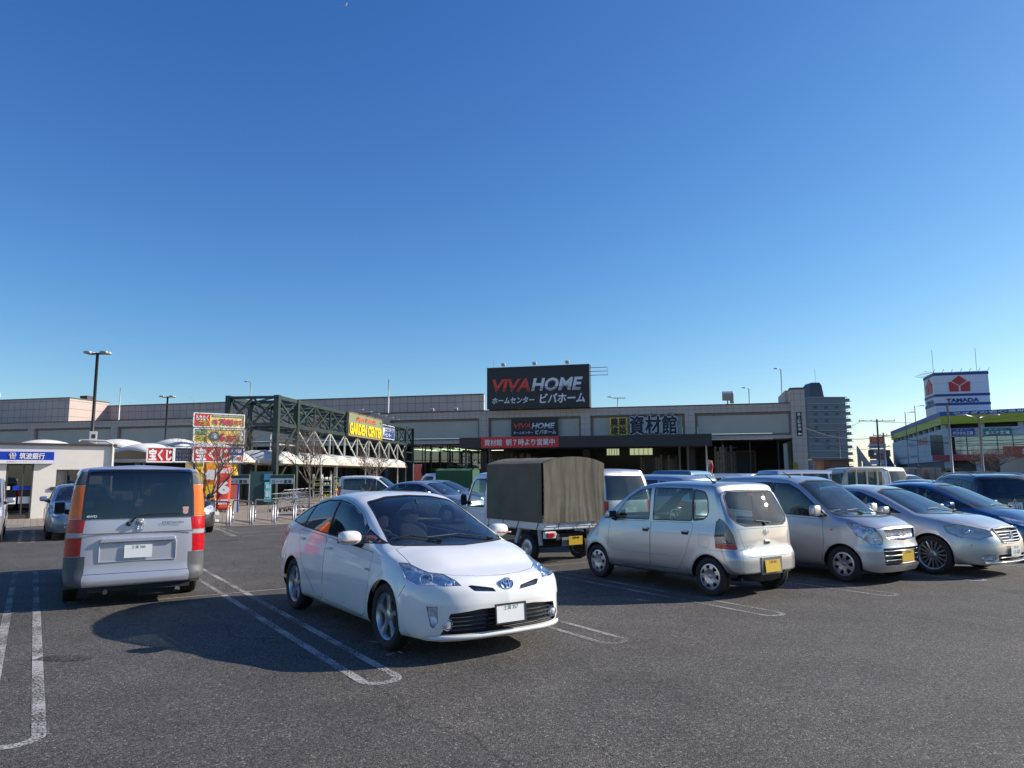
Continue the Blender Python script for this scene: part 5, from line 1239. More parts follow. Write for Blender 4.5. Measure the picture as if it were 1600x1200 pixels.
for (a, b, c, d, tx, m, lab) in ((1487,669,1522,681,'デジタル工房',mat('board_blue',(.03,.07,.30),.5),'blue service board on the electronics store front'), (1537,668,1580,680,'省エネ家電',mat('board_teal',(.03,.20,.19),.5),'teal service board on the electronics store front')):
    rc = srect(YA, a, b, c, d, -.3); r_ = sign_board('service_sign', YA, rc, -.35, .12, m, lab); w_, h_ = rc[2]-rc[0], rc[3]-rc[1]
    letters(r_, tx, w_*.06, h_*.10, w_*.94, h_*.58, -.02, WHITE, bold=.04, depth=.01); letters(r_, '修理・設定・サポート', w_*.2, h_*.68, w_*.8, h_*.92, -.02, WHITE, depth=.01)

# ================================================================== middle distance on the right
def pole(px, py_top, Y, lab, r=.16, m=None, name='utility_pole', cat='utility pole', arms=(), lamp=False):
    t = at(px, py_top, Y); ro = empty(name, (t.x, t.y, 0), 0, lab, cat); q = MB(); q.tube([(0,0,0),(0,0,t.z)], [r, r*.7], 10); q.build('pole', m or mat('concrete_pole', (.28,.27,.26), .8), ro, smooth=True)
    for dz, w in arms:
        q = MB(); q.box((0,0,t.z-dz), (w,.10,.10))
        for s in np.linspace(-w/2+.1, w/2-.1, 4): q.lathe([(0,.0),(.06,.02),(.05,.2),(0,.22)], 8, 'Z', (s,0,t.z-dz+.04))
        q.build('cross_arm', mat('arm_dark', (.08,.08,.08), .6), ro)
    if lamp:
        for s in ((1,-1) if lamp == 2 else (1,)):
            q = MB(); q.tube([(0,0,t.z-.3),(s*1.4,0,t.z)], .05, 6); superell(q, (s*1.9,0,t.z+.02), (1.1,.4,.2), .6,.6,8); q.build('lamp_head', mat('lamp_head_grey', (.42,.42,.40), .4, .3), ro, smooth=True)
    return ro, t
P1, t1 = pole(1370, 655, 120, 'dark utility pole with cross arms and transformers right of the apartment block', .18, mat('pole_dark2', (.07,.07,.075), .7), arms=((.3,6.0),(4.5,3.6)))
for s in (-1.3,1.4):
    q = MB(); q.lathe([(0,0),(.45,0),(.45,1.1),(0,1.1)], 12, 'Z', (s,0,t1.z-6.2)); q.build('transformer', mat('arm_dark', (.08,.08,.08), .6), P1)
P2, t2 = pole(1380, 676, 105, 'pale utility pole in front of the pylon sign', .15, arms=((.4,3.0),))
P3, t3 = pole(1480, 632, 62, 'slim grey steel pole standing tall right of centre of the electronics store', .12, GREYP)
P4, t4 = pole(1529, 649, 85, 'concrete pole with two lamp heads in front of the electronics store', .16, lamp=2)
P5, t5 = pole(1310, 668, 110, 'pale pole in front of the apartment block', .12)
P6, t6 = pole(1414, 644, 175, 'small roof lamp left of the cube sign', .12, GREYP, 'street_lamp', 'street lamp', lamp=1); P7, t7 = pole(1429, 634, 172, 'taller roof lamp nearest the cube sign', .12, GREYP, 'street_lamp', 'street lamp', lamp=1)
def wire(pts, lab, sag=.6, r=.03):
    q = MB()
    for a, b in zip(pts[:-1], pts[1:]):
        a, b = Vector(a), Vector(b); q.tube([a.lerp(b, t)-Vector((0,0,sag*4*t*(1-t))) for t in np.linspace(0,1,13)], r, 4, caps=False)
    tag(q.build('overhead_wire', mat('wire_black', (.02,.02,.02), .6)), lab, 'wire', 'overhead wires on the right')
far_ = at(1700, 628, 120); l1 = at(1255, 664, 140)
wire([l1, Vector((t1.x-2.5, t1.y, t1.z-.2)), Vector((far_.x, far_.y, far_.z))], 'upper overhead wire running behind the cube sign', 1.6)
wire([at(1255, 672, 135), Vector((t1.x, t1.y, t1.z-4.5)), at(1700, 632, 118)], 'second overhead wire below the upper one', 1.8)
wire([at(1240, 660, 100), Vector((t2.x, t2.y, t2.z-.5)), at(1700, 678, 92)], 'lowest overhead wire crossing the electronics store windows', 1.2, .04)
# pylon sign
a_ = at(1363, 742, 128); r_ = empty('pylon_sign', (a_.x, a_.y, 0), 0, 'stacked pylon sign with an orange header between the apartment block and the electronics store', 'sign'); w_ = at(1385,742,128).x - a_.x; zt_ = at(1363,682,128).z
part('header', [((w_/2,0,zt_-.65),(w_,.5,1.3))], mat('pylon_orange', (.60,.10,.04), .5), r_)
for k in range(7):
    h_ = (zt_-1.5)/7; part('panel', [((w_/2,0,.3+h_*(k+.5)),(w_*1.12,.45,h_*.86))], [mat('pylon_white',(.36,.40,.48),.5), mat('pylon_grey',(.22,.25,.30),.5), mat('pylon_brown',(.16,.12,.11),.5)][(k*2) % 3], r_)
letters(r_, 'NITORI', w_*.1, zt_-.95, w_*.9, zt_-.4, -.27, mat('letter_cream', (.6,.35,.2), .5), bold=.04)
# parking ramp left of the pylon
a_ = at(1341, 742, 132); r_ = empty('parking_ramp', (a_.x, a_.y, 0), 0, 'pale sloping ramp wall on posts left of the pylon sign', 'ramp'); zt_ = at(1341,697,132).z; w_ = at(1366,742,132).x-a_.x
q = MB(); q.prism([(0,zt_),(0,zt_-1.4),(w_,.6),(w_,2.2)], .4, FM(0,0,0)); q.build('parapet', mat('ramp_grey', (.30,.32,.34), .8), r_); part('post', [((x,0,(zt_-x*.8)/2-.4),(.5,.5,max(.6,zt_-x*.8-1.4))) for x in (.4,1.3,2.2)], mat('ramp_grey', (.30,.32,.34), .8), r_)
a_ = at(1272, 742, 78); r_ = empty('storage_shed', (a_.x, a_.y, 0), R(-10), 'brown flat-roofed shed behind the white van', 'shed'); w_ = at(1325,742,78).x-a_.x; zt_ = at(1272,718,78).z
part('wall', [((w_*.63,1.5,zt_/2),(w_*.72,3,zt_-.1))], mat('shed_brown', (.085,.06,.05), .8, noise=(1,.2)), r_); part('roof', [((w_/2,1.5,zt_),(w_+.3,3.4,.15))], COPE, r_); part('post', [((.1,0,zt_/2),(.15,.15,zt_)),((w_*.2,0,zt_/2),(.15,.15,zt_)),((w_*.27,0,zt_/2),(.15,.15,zt_))], mat('shed_post', (.22,.12,.07), .8), r_)
# pallets of blocks and the hedge
ST2 = [mat('stone_a', (.25,.22,.20), .9, noise=(1,.2)), mat('stone_b', (.17,.15,.15), .9, noise=(1,.2)), mat('stone_c', (.32,.29,.27), .9, noise=(1,.2))]
for k in range(12):
    px = 1402 + k*9.0; a_ = at(px, 744, 66+(k % 3)*3); r_ = empty('stone_pallet', (a_.x, a_.y, 0), rnd.uniform(-.3,.3), '%s pallet of paving stones in the yard, counted from the cream pickup rightwards' % ORD[k], 'pallet', 'pallets of stone in the yard'); h_ = rnd.uniform(1.3, 2.1) 
    part('pallet_base', [((0,0,.08),(1.1,1.1,.14))], mat('timber_0', (.16,.115,.075), .8), r_); part('stone_block', [((dx,dy,.16+h_/2),(.52,.52,h_)) for dx in (-.28,.28) for dy in (-.28,.28)], ST2[k % 3], r_, bevel=.02)
def hedge(px0, px1, Y, z, lab):
    a_ = at(px0, 744, Y); b_ = at(px1, 744, Y); r_ = empty('hedge', (a_.x, a_.y, 0), 0, lab, 'hedge'); L = b_.x-a_.x; q = MB(); rn = random.Random(3)
    for k in range(2600):
        c = Vector((rn.uniform(0,L), rn.uniform(-.5,.9), rn.uniform(.05,1)**.6*z)); d = Vector((rn.gauss(0,1),rn.gauss(0,1),rn.gauss(0,1))).normalized(); e = d.cross(Vector((0,0,1))).normalized()*.11; f = d.cross(e)*1.2
        q.add([c+e, c+f*.12, c-e, c-f*.12], [(0,1,2,3)])
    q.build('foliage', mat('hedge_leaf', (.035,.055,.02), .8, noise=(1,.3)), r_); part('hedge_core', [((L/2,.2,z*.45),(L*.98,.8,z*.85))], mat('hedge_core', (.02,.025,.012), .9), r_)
hedge(1460, 1502, 74, 2.2, 'clipped dark hedge at the foot of the grey steel pole')
a_ = at(1500, 744, 72); r_ = empty('stone_stack', (a_.x,a_.y,0), 0, 'pale stack of stone sacks right of the hedge', 'stone stack'); 
for k in range(4):
    for j in range(5): q = MB(); q.box((j*.75,0,.25+k*.46), (.70,.8,.42)); q.build('block', ST2[(k+j) % 3], r_, bevel=.03)
a_ = at(1583, 744, 105); r_ = empty('restaurant', (a_.x, a_.y, 0), R(-15), 'low shop with a red lettered fascia at the right edge of the photo', 'building'); z_ = at(1578,712,105).z
part('wall', [((8,3,z_/2),(15,6,z_))], mat('shop_cream', (.45,.38,.30), .8), r_); part('fascia', [((7.5,-.2,z_+.6),(17,.6,1.5))], mat('fascia_red', (.42,.10,.06), .6), r_); letters(r_, '焼肉食堂', 1.2, z_+.2, 7.5, z_+1.05, -.52, WHITE, bold=.03)
# cream pickup with a guard frame behind its cab, seen from behind (cab only above the cars)
W_ = mat('cream_body', (.55,.53,.45), .4, coat=.6)
a_ = at(1364, 742, 22.5); r_ = empty('pickup_truck', (a_.x, a_.y, 0), R(8), 'cream pickup seen from behind, pale guard bars across its rear window', 'truck'); r_.scale = (.82, .82, .97)
q = MB(); q.prism(rounded([(-.86,.7),(.86,.7),(.86,1.45),(.70,1.90),(-.70,1.90),(-.86,1.45)], .12), 1.0, frameM((0,1.5,0), (1,0,0), (0,0,1))); q.build('cab', W_, r_, bevel=.02); part('side_window', [((-.835,1.0,1.58),(.06,.62,.36))], mat('pickup_glass', (.05,.09,.09), .05, coat=1), r_)
part('rear_window', [((0,.488,1.55),(1.40,.02,.46))], CM['dark_glass'] if False else mat('pickup_glass', (.05,.09,.09), .05, coat=1), r_)
q = MB(); q.tube([(-.95,.40,.9),(-.95,.40,1.55),(-.88,.40,1.82),(-.70,.40,1.89),(.70,.40,1.89),(.88,.40,1.82),(.95,.40,1.55),(.95,.40,.9)], .042, 8)
for x in (-.42,.02,.46): q.tube([(x,.40,.9),(x,.40,1.88)], .035, 8)
q.build('guard_frame', W_, r_, smooth=True); part('bed', [((0,-.9,.85),(1.7,2.5,.5))], W_, r_); part('wheel', [((s*.7,y,.33),(.2,.6,.6)) for s in (1,-1) for y in (-1.2,1.6)], CM['rubber'], r_, bevel=.12)
# green-covered kei truck
GC = mat('green_canvas', (.015,.075,.035), .8, noise=(2,.15))
# pale crescent moon in the day sky
d_ = ray(536, 4).normalized(); q = MB(); cen = Vector((0,0,EYE)) + d_*2600; rt = d_.cross(Vector((0,0,1))).normalized(); upv = rt.cross(d_)
q.tube([cen + (rt*math.cos(a)+upv*math.sin(a))*11 for a in np.linspace(-1.9,.3,14)], [.2,.6,1,1.5,1.9,2.2,2.3,2.3,2.2,1.9,1.5,1,.6,.2], 6); tag(q.build('moon', mat('moon_pale', (.8,.8,.8), 1)), 'thin pale crescent moon high in the blue sky', 'moon')

# ================================================================== the vehicles
def place(name, rear_axle, yaw, wb, label, cat='car', group=None):
    """Empty midway between the axles, on the ground"""
    x, y = rear_axle; return empty(name, (x + wb/2*math.cos(yaw), y + wb/2*math.sin(yaw), 0), yaw, label, cat, group)
YF = YAW - math.pi/2           # parked nose towards the near lane
YB = YAW + math.pi/2           # parked nose away

PRIUS = dict(wb=2.70, xr=-.855, xf=3.625, xeF=2.6, xeR=-.30, Ra=.345, rt=.317, flare=.010,
    zb=[(-.855,.34),(-.6,.25),(0,.19),(2.7,.17),(3.3,.165),(3.625,.18)],
    zt=[(-.855,1.07),(-.5,1.235),(0,1.37),(.5,1.455),(.95,1.49),(1.3,1.478),(1.6,1.415),(2.1,1.205),(2.5,1.03),(2.62,.99),(3.0,.935),(3.3,.86),(3.5,.785),(3.625,.735)],
    w=[(-.855,.835),(0,.868),(1.3,.871),(2.7,.868),(3.625,.865)],
    zm=[(-.8,.56),(1.3,.50),(2.7,.55),(3.6,.42)], zc=[(-.855,.82),(1.0,.76),(2.7,.70),(3.6,.56)], kc=[(-.855,.97),(1.3,.985),(2.7,.985),(3.6,.985)], ks=[(0,.95)],
    zs=[(-.855,.99),(-.4,1.03),(.2,1.02),(1.0,.985),(2.0,.94),(2.5,.905),(3.0,.845),(3.4,.745),(3.625,.665)],
    ws=[(-.855,.74),(0,.80),(1.3,.815),(2.3,.805),(2.7,.80),(3.2,.79),(3.625,.80)],
    zr=[(-.855,1.03),(-.5,1.17),(0,1.31),(.5,1.395),(1.0,1.435),(1.35,1.412),(1.7,1.30),(2.2,1.08),(2.5,.955),(2.75,.915),(3.0,.88),(3.3,.81),(3.5,.745),(3.625,.70)],
    wr=[(-.855,.56),(-.3,.58),(.5,.595),(1.0,.60),(1.5,.60),(2.0,.655),(2.5,.715),(3.0,.66),(3.625,.62)],
    pf=[(0,0),(.35,.02),(.55,.07),(.70,.165),(.80,.29),(.84,.38),(.868,.55)],
    proff=[(.16,.09),(.22,.035),(.32,.0),(.48,.0),(.60,.02),(.68,.07),(.74,.16),(.80,.26),(1.0,.30)],
    pr=[(0,0),(.4,.01),(.65,.07),(.78,.18),(.868,.36)], profr=[(.2,.06),(.4,.0),(.7,.02),(.9,.06),(1.05,.02)])

def white_hybrid():
    P = paint('pearl_white_paint', (.80,.80,.78), rough=.4)
    S = PRIUS; mats = car_mats(P)
    root = place('hatchback_car', (-2.115, 10.005), R(-54.9), 2.7, 'white hybrid hatchback parked nose to the lane, nearest car in the photo')
    sh = Shell(S, root, mats, fine=1.25); p = sh.P
    front = lambda c: c.x > sh.P(1.2,0,0).x
    # windscreen and bonnet
    sh.window('windshield', [p(2.5,y,z) for y,z in rounded([(-.69,.968),(0,.955),(.69,.968),(.548,1.385),(.30,1.437),(0,1.452),(-.30,1.437),(-.548,1.385)], .03)], (1,0,0), glass('windscreen_tint', (.40,.45,.44), dust=.02), trim=.012, flt=lambda c: front(c) and c.z > .93, cosmin=.12)
    sh.panel('bonnet', [p(x,y,0) for x,y in [(2.60,-.69),(2.95,-.70),(3.18,-.62),(3.36,-.46),(3.455,-.25),(3.485,0),(3.455,.25),(3.36,.46),(3.18,.62),(2.95,.70),(2.60,.69),(2.655,.45),(2.675,0),(2.655,-.45)][:11]], (0,0,1), flt=lambda c: c.z > .6, cosmin=.3)
    for s in (1, -1):
        d = SIDE(s); up = lambda c: c.z > .90
        g = mats['glass']
        # lamps first: they wrap round the corner
        sh.lamp([p(x, s*y, z) for x,y,z in [(2.87,.79,.850),(3.02,.76,.872),(3.20,.68,.840),(3.34,.56,.775),(3.42,.46,.70),(3.45,.41,.645),(3.38,.55,.640),(3.22,.74,.655),(3.05,.82,.725)]], (.78, s*.60, .30), depth=.05, flt=lambda c: c.x > sh.P(2.7,0,0).x, cosmin=.0)
        sh.window('quarter_glass', Sd(sh, [(2.44,.985),(2.025,.965),(2.025,1.115)], s, .02), d, g, trim=.010, flt=up)
        sh.window('front_window', Sd(sh, [(2.02,.963),(1.056,.995),(1.062,1.398),(1.40,1.36),(1.70,1.262),(2.02,1.118)], s, .02), d, g, trim=.014, flt=up)
        sh.window('rear_window', Sd(sh, [(1.052,.998),(.19,1.037),(.285,1.328),(.62,1.385),(1.058,1.398)], s, .02), d, g, trim=.014, flt=up)
        sh.window('rear_quarter_glass', Sd(sh, [(.185,1.04),(-.33,1.085),(-.22,1.165),(.05,1.275),(.278,1.326)], s, .02), d, g, trim=.012, flt=up)
        # doors: lower leaves below the glass line
        sh.panel('front_door', Sd(sh, [(2.28,.30),(2.34,.55),(2.36,.90),(1.07,.975),(1.07,.27),(2.20,.245)], s, .05), d, flt=lambda c: c.z < 1.0)
        sh.panel('rear_door', Sd(sh, [(1.06,.27),(1.06,.975),(.10,1.01),(.02,.80),(.34,.60),(.50,.36),(.58,.27)], s, .05), d, flt=lambda c: c.z < 1.03)
        seam(sh, p(3.10,s*.82,.66), p(3.02,s*.86,.54), (.5,s*.85,0)); seam(sh, p(.50,s*.87,.245), p(2.25,s*.87,.235), d, .005); seam(sh, p(-.36,s*.86,.66), p(-.20,s*.86,.56), d)
        # bumper seam, side lamp, corner lamp
        sh.lamp([p(x, s*y, z) for x,y,z in [(3.33,.725,.50),(3.42,.66,.50),(3.43,.66,.36),(3.40,.69,.31),(3.37,.70,.32)]], (.86, s*.5, 0), name='corner_lamp', depth=.03, flt=lambda c: c.x > sh.P(2.9,0,0).x)
        sh.panel('tail_lamp', [p(x, s*y, z) for x,y,z in [(-.36,.84,.98),(-.70,.72,1.02),(-.84,.62,.72),(-.60,.82,.62)]], (-.7, s*.7, 0), mats['red'])
    # nose openings
    gr = sh.lamp([p(3.6,y,z) for y,z in [(-.59,.435),(-.66,.25),(.66,.25),(.59,.435),(.3,.462),(-.3,.462)]], (1,0,0), name='lower_grille', depth=.05, bowl=mat('grille_black', (.012,.012,.012), .45), cover=None, flt=lambda c: c.x > sh.P(3.0,0,0).x, trim=0)
    for o in kids(gr): bpy.data.objects.remove(o)
    m = MB()
    for z in (.285, .325, .362, .40):
        pts = []
        for k in range(-10, 11):
            y = k*.062
            c = pchip(S['pf'])(abs(y)); pts.append(p(3.592-float(c), y, z))
        m.tube(pts, .008, 5)
    m.build('grille_slat', CM['gloss'], gr)
    for s in (1, -1):
        sh.lamp([p(3.6,s*y,z) for y,z in rounded([(.13,.600),(.16,.636),(.37,.672),(.41,.668),(.36,.622)], .012)], (1,0,0), name='upper_grille', depth=.035, bowl=CM['gloss'], cover=glass('clear', (1,1,1)), flt=lambda c: c.x > sh.P(3.0,0,0).x)
        fl = MB(); c, n = sh.hit(p(3.5, s*.60, .335), (1,0,0)); c = c + Vector((-.03,0,0))
        fl.lathe([(.0,.02),(.03,.017),(.043,.006),(.047,-.02),(.052,-.02),(.052,.012),(.046,.012)], 24, 'X', c)
        fl.build('fog_lamp', mats['reflector'], root, smooth=True)
        # projector and inner tube of the head lamp
        q = MB(); c, n = sh.hit(p(3.2, s*.66, .74), (.8, s*.5, .2)); c = c - n*.045
        superell(q, c, (.10,.10,.10), 1, 1, 12); q.build('projector_lens', glass('projector_glass', (.5,.55,.62), ior=1.9), root, smooth=True)
        q = MB(); Mx = Vector((.85, s*.5, .1)).to_track_quat('Z','Y').to_matrix().to_4x4(); Mx.translation = c + n*.012
        badge_ring(Mx, .056, .056, .008, q); Mx2 = Mx.copy(); c2, n2 = sh.hit(p(3.38, s*.50, .69), (.8, s*.5, .2)); Mx2.translation = c2 - n2*.03; badge_ring(Mx2, .042, .038, .008, q)
        superell(q, c2 - n2*.035, (.04,.06,.06), .8, .8, 8)
        q.build('lamp_bezel', CM['chrome'], root, smooth=True)
    # chin spoiler strip
    m = MB(); pts = [p(3.635-float(pchip(S['pf'])(abs(y)))-.02, y, .222) for y in np.linspace(-.74,.74,25)]
    m.tube(pts, [.012]+[.022]*23+[.012], 8); m.build('chin_strip', P, root, smooth=True)
    # emblem
    c, n = sh.hit(p(3.55, 0, .655), (1,0,.15)); z_ = Vector((.96,0,.28)).normalized(); M = frameM(c + z_*.012, (0,1,0), z_.cross(Vector((0,1,0))))
    e = MB(); e.lathe([(.0,.0),(.05,.0),(.062,-.006),(.064,-.02)], 28, 'Z'); e.v = [tuple(M @ Vector((v[0]*1.12, v[1]*.86, v[2]))) for v in e.v]
    eo = e.build('emblem', mat('emblem_blue', (.02,.10,.42), .12, .3, coat=1), root, smooth=True)
    e = MB(); badge_ring(M, .070, .052, .0065, e); badge_ring(M @ Matrix.Translation((0,.016,.005)), .046, .020, .0055, e); badge_ring(M @ Matrix.Translation((0,-.001,.005)), .018, .045, .0055, e)
    e.build('emblem_ring', CM['chrome'], eo, smooth=True)
    plate(sh, 3.6, .40, 1, top='土浦 357', main='', tilt=4, frame=CM['trim'])
    mirror_pod(sh, 2.03, 1.0, (.17,.245,.15), out=.07, e=.75)
    for s in (1, -1):
        c, n = sh.hit(p(2.06, 0, .99), SIDE(s)); k = MB(); superell(k, (2.10-sh.dx, c.y+s*.19, 1.005), (.11,.20,.022), .5, .5, 8); k.build('turn_signal', mat('signal_lens', (.40,.20,.14), .15, coat=1), root, smooth=True)
    handle(sh, 1.20, .855); handle(sh, .26, .90)
    wiper(sh, [(2.62,.50,1.0),(2.50,.10,1.05),(2.52,-.28,1.03)]); wiper(sh, [(2.60,-.15,1.0),(2.46,-.45,1.06),(2.42,-.62,1.03)])
    m = MB(); c, n = sh.hit(p(.15,0,1.4), (0,0,1)); m.tube([c, c+Vector((-.05,0,.16))], [.008,.004], 6); m.build('antenna', CM['trim'], root)
    # door visors of smoked plastic
    for s in (1, -1):
        pts = [(1.92,1.16),(1.70,1.27),(1.40,1.368),(1.12,1.402),(.62,1.392),(.33,1.345)]
        ps = [sh.hit(p(x,0,z), SIDE(s)) for x,z in pts]; m = MB(); vs = []
        for c, n in ps: vs += [c + n*.006 + Vector((0,0,.012)), c + n*.030 - Vector((0,0,.055))]
        m.add(vs, [(2*i,2*i+1,2*i+3,2*i+2) for i in range(len(ps)-1)]); m.build('door_visor', mat('smoked_visor', (.02,.02,.022), .12, coat=1), root, smooth=True)
    text('HYBRID', .13, .02, CM['chrome'], frameM(sh.hit(p(2.33,0,.72), SIDE(-1))[0] + Vector((-.08,-.004,0)), (1,0,0), (0,0,1)), root, bold=.02)
    interior(sh, 2.02, .90, [(1.15,False,.62),(.25,True,.50)], z_seat=.40)
    m = MB(); superell(m, p(1.78,0,1.27), (.05,.22,.07), .5, .5, 8); m.tube([p(1.78,0,1.29), p(1.70,0,1.40)], .012, 6); m.build('rear_view_mirror', CM['dash'], root, smooth=True)
    m = MB(); superell(m, p(1.42,-.45,.93), (.28,.24,.12), .6, .6, 8); m.build('orange_cushion', mat('orange_cloth', (.50,.14,.02), .8, noise=(12,.2)), root, smooth=True)
    running_gear(sh, 'alloy5', .317, .195, ra=.352)
    sh.body()
    return root

MOCO = dict(wb=2.36, xr=-.50, xf=2.96, xeF=2.30, xeR=-.05, Ra=.30, rt=.266, flare=.010,
    zb=[(-.435,.33),(-.2,.26),(0,.22),(2.36,.20),(2.96,.21)],
    zt=[(-.435,1.46),(-.38,1.50),(-.25,1.54),(.2,1.575),(.8,1.59),(1.25,1.565),(1.5,1.515),(1.75,1.40),(2.05,1.20),(2.25,1.07),(2.4,1.015),(2.65,.94),(2.85,.83),(2.96,.72)],
    w=[(-.435,.725),(0,.737),(1.2,.7375),(2.36,.73),(2.96,.70)], zm=[(0,.55)], zc=[(-.435,.82),(1.2,.80),(2.36,.74),(2.9,.62)], kc=[(0,.985)], ks=[(0,.94)],
    zs=[(-.435,.98),(0,.985),(1.2,.955),(2.0,.94),(2.3,.92),(2.6,.85),(2.96,.66)],
    ws=[(-.435,.69),(0,.695),(1.2,.70),(2.0,.695),(2.36,.68),(2.96,.62)],
    zr=[(-.435,1.40),(-.25,1.485),(.2,1.52),(.8,1.53),(1.25,1.505),(1.5,1.45),(1.75,1.33),(2.05,1.13),(2.25,1.01),(2.4,.96),(2.65,.90),(2.85,.79),(2.96,.69)],
    wr=[(-.435,.605),(-.25,.61),(.5,.60),(1.2,.585),(1.6,.58),(2.05,.62),(2.3,.64),(2.6,.58),(2.96,.50)],
    pf=[(0,0),(.4,.04),(.6,.16),(.70,.34),(.74,.5)], proff=[(.2,.06),(.4,0),(.55,.01),(.7,.08),(.85,.18)],
    pr=[(0,0),(.35,.008),(.52,.028),(.63,.065),(.69,.12),(.738,.24)],
    profr=[(.2,.05),(.30,.0),(.52,.0),(.60,.025),(.66,.055),(.80,.065),(.98,.085),(1.2,.19),(1.42,.31),(1.6,.36)])

def silver_kei():
    P = paint('silver_paint', (.50,.51,.52), metal=.75, rough=.36)
    mats = car_mats(P, tint=(.62,.72,.69)); S = MOCO
    root = place('small_hatchback_car', (3.334, 10.767), R(124.4), 2.36, 'silver small hatchback backed to the lane, sun glinting on its rear window')
    sh = Shell(S, root, mats, fine=1.2); p = sh.P; back = lambda c: c.x < p(.35,0,0).x; g = mats['glass']
    sh.window('rear_windshield', [p(-.4,y,z) for y,z in rounded([(-.42,.955),(.42,.955),(.55,1.00),(.625,1.09),(.575,1.38),(.49,1.455),(-.49,1.455),(-.575,1.38),(-.625,1.09),(-.55,1.00)], .03)], (-1,0,0), g, trim=.022, flt=back, cosmin=.1)
    sh.panel('tailgate', [p(-.4,y,z) for y,z in [(-.43,.545),(.43,.545),(.475,.66),(.56,.93),(-.56,.93),(-.475,.66)]], (-1,0,0), flt=lambda c: back(c) and c.z < 1.0, gap=.004)
    sh.window('windshield', [p(2,y,z) for y,z in rounded([(-.585,1.02),(.585,1.02),(.53,1.47),(-.53,1.47)], .04)], (1,0,0), g, flt=lambda c: c.x > p(1.2,0,0).x, cosmin=.1)
    for s in (1, -1):
        d = SIDE(s); up = lambda c: c.z > .93
        A = [(-.335,.64),(-.10,.655),(-.04,.84),(-.14,1.10),(-.21,1.12),(-.30,.95)]
        pts = [p(x, s*y, z) for x,y,z in [(-.37,.60,.64),(-.04,.73,.655),(-.035,.73,.80),(-.09,.72,1.04),(-.15,.69,1.09),(-.24,.64,.98),(-.33,.58,.74)]]
        f0 = lambda c: c.x < p(.2,0,0).x
        sh.lamp([p(x, s*y, z) for x,y,z in [(-.40,.610,.725),(-.13,.73,.735),(-.125,.73,.83),(-.155,.715,1.02),(-.195,.69,1.075),(-.25,.655,1.03),(-.345,.61,.86)]], (-.72, s*.7, 0), name='tail_lamp', depth=.035, cover=glass('smoke_lens', (.55,.60,.64), ior=1.5), bowl=mat('smoked_reflector', (.22,.24,.26), .3, .6, noise=(14,.3,3), bump=(22,.4)), flt=f0)
        lo = sh.sel([p(x, s*y, z) for x,y,z in [(-.415,.60,.655),(-.14,.735,.665),(-.132,.73,.733),(-.402,.610,.722)]], (-.72, s*.7, 0), flt=f0)
        sh.part('tail_lamp', lo, mats['red'], off=.001)
        sh.window('front_window', Sd(sh, [(2.02,.975),(1.16,.99),(1.16,1.475),(1.42,1.44),(1.66,1.325)], s, .03), d, g, trim=.014, flt=up)
        sh.window('quarter_glass', Sd(sh, [(2.24,.965),(2.05,.97),(2.05,1.05)], s, .01), d, g, trim=.008, flt=up)
        sh.window('rear_window', Sd(sh, [(1.09,.99),(.300,1.01),(.300,1.478),(1.09,1.485)], s, .035), d, g, trim=.014, flt=up)
        sh.window('rear_quarter_glass', Sd(sh, [(.297,1.01),(.08,1.04),(.0,1.12),(.02,1.34),(.08,1.44),(.297,1.475)], s, .05), d, g, trim=.018, flt=up)
        sh.panel('front_door', Sd(sh, [(2.05,.32),(2.08,.55),(2.06,.955),(1.125,.975),(1.125,.30),(2.0,.27)], s, .04), d, flt=lambda c: c.z < .985)
        sh.panel('rear_door', Sd(sh, [(1.115,.30),(1.115,.975),(.285,.99),(.285,.72),(.42,.52),(.50,.31)], s, .05), d, flt=lambda c: c.z < 1.0)
        sh.lamp([p(x, s*y, z) for x,y,z in [(2.62,.66,.90),(2.90,.45,.80),(2.92,.45,.68),(2.70,.66,.70)]], (.7, s*.6, .3), flt=lambda c: c.x > p(2.4,0,0).x)
        sh.arch(0.0, .305, s)
        sh.panel('bumper_corner', [p(x, s*y, z) for x,y,z in [(-.40,.50,.630),(-.03,.737,.635),(.00,.737,.44),(-.07,.73,.27),(-.42,.50,.25)]], (-.72, s*.7, 0), flt=f0, gap=.003)
        # recessed door pulls: dark cup with a bar
        for x in (1.22, .42):
            c, n = sh.hit(p(x,0,.845), d); k = MB(); superell(k, c, (.135,.012,.062), .4, .4, 10); hb = k.build('door_handle', CM['trim'], root, smooth=True)
            k = MB(); superell(k, c + n*.010 + Vector((0,0,.016)), (.13,.02,.03), .5, .5, 8); k.build('handle_grip', P, hb, smooth=True)
    # filler flap, left flank
    sh.panel('fuel_flap', Sd(sh, rounded([(.16,.66),(-.03,.66),(-.03,.84),(.16,.84)], .03), 1), SIDE(1), gap=.003)
    for s in (1, -1):
        m = MB()
        ps = [sh.hit(p(x,0,.50), SIDE(s)) for x in np.linspace(.52, 2.0, 14)]
        m.tube([c + n*.0 for c, n in ps], [.003]+[.008]*12+[.003], 6); m.build('side_moulding', P, root, smooth=True)
    plate(sh, -.4, .415, -1, yellow=True, top='土浦 580', tilt=6)
    m = MB(); c, n = sh.hit(p(-.4,0,.42), (-1,0,0)); m.box(c + Vector((-.001, 0, .0)), (.012, .46, .24)); m.build('plate_recess', mat('recess_grey', (.16,.165,.17), .5, .4), root, bevel=.01)
    c, n = sh.hit(p(-.4,0,.875), (-1,0,0)); M = frameM(c - Vector((.012,0,0)), (0,-1,0), (0,0,1)); e = MB(); badge_ring(M, .036, .036, .005, e); e.bar(M @ Vector((-.045,0,.002)), M @ Vector((.045,0,.002)), .016, .006); e.build('emblem', CM['chrome'], root, smooth=True)
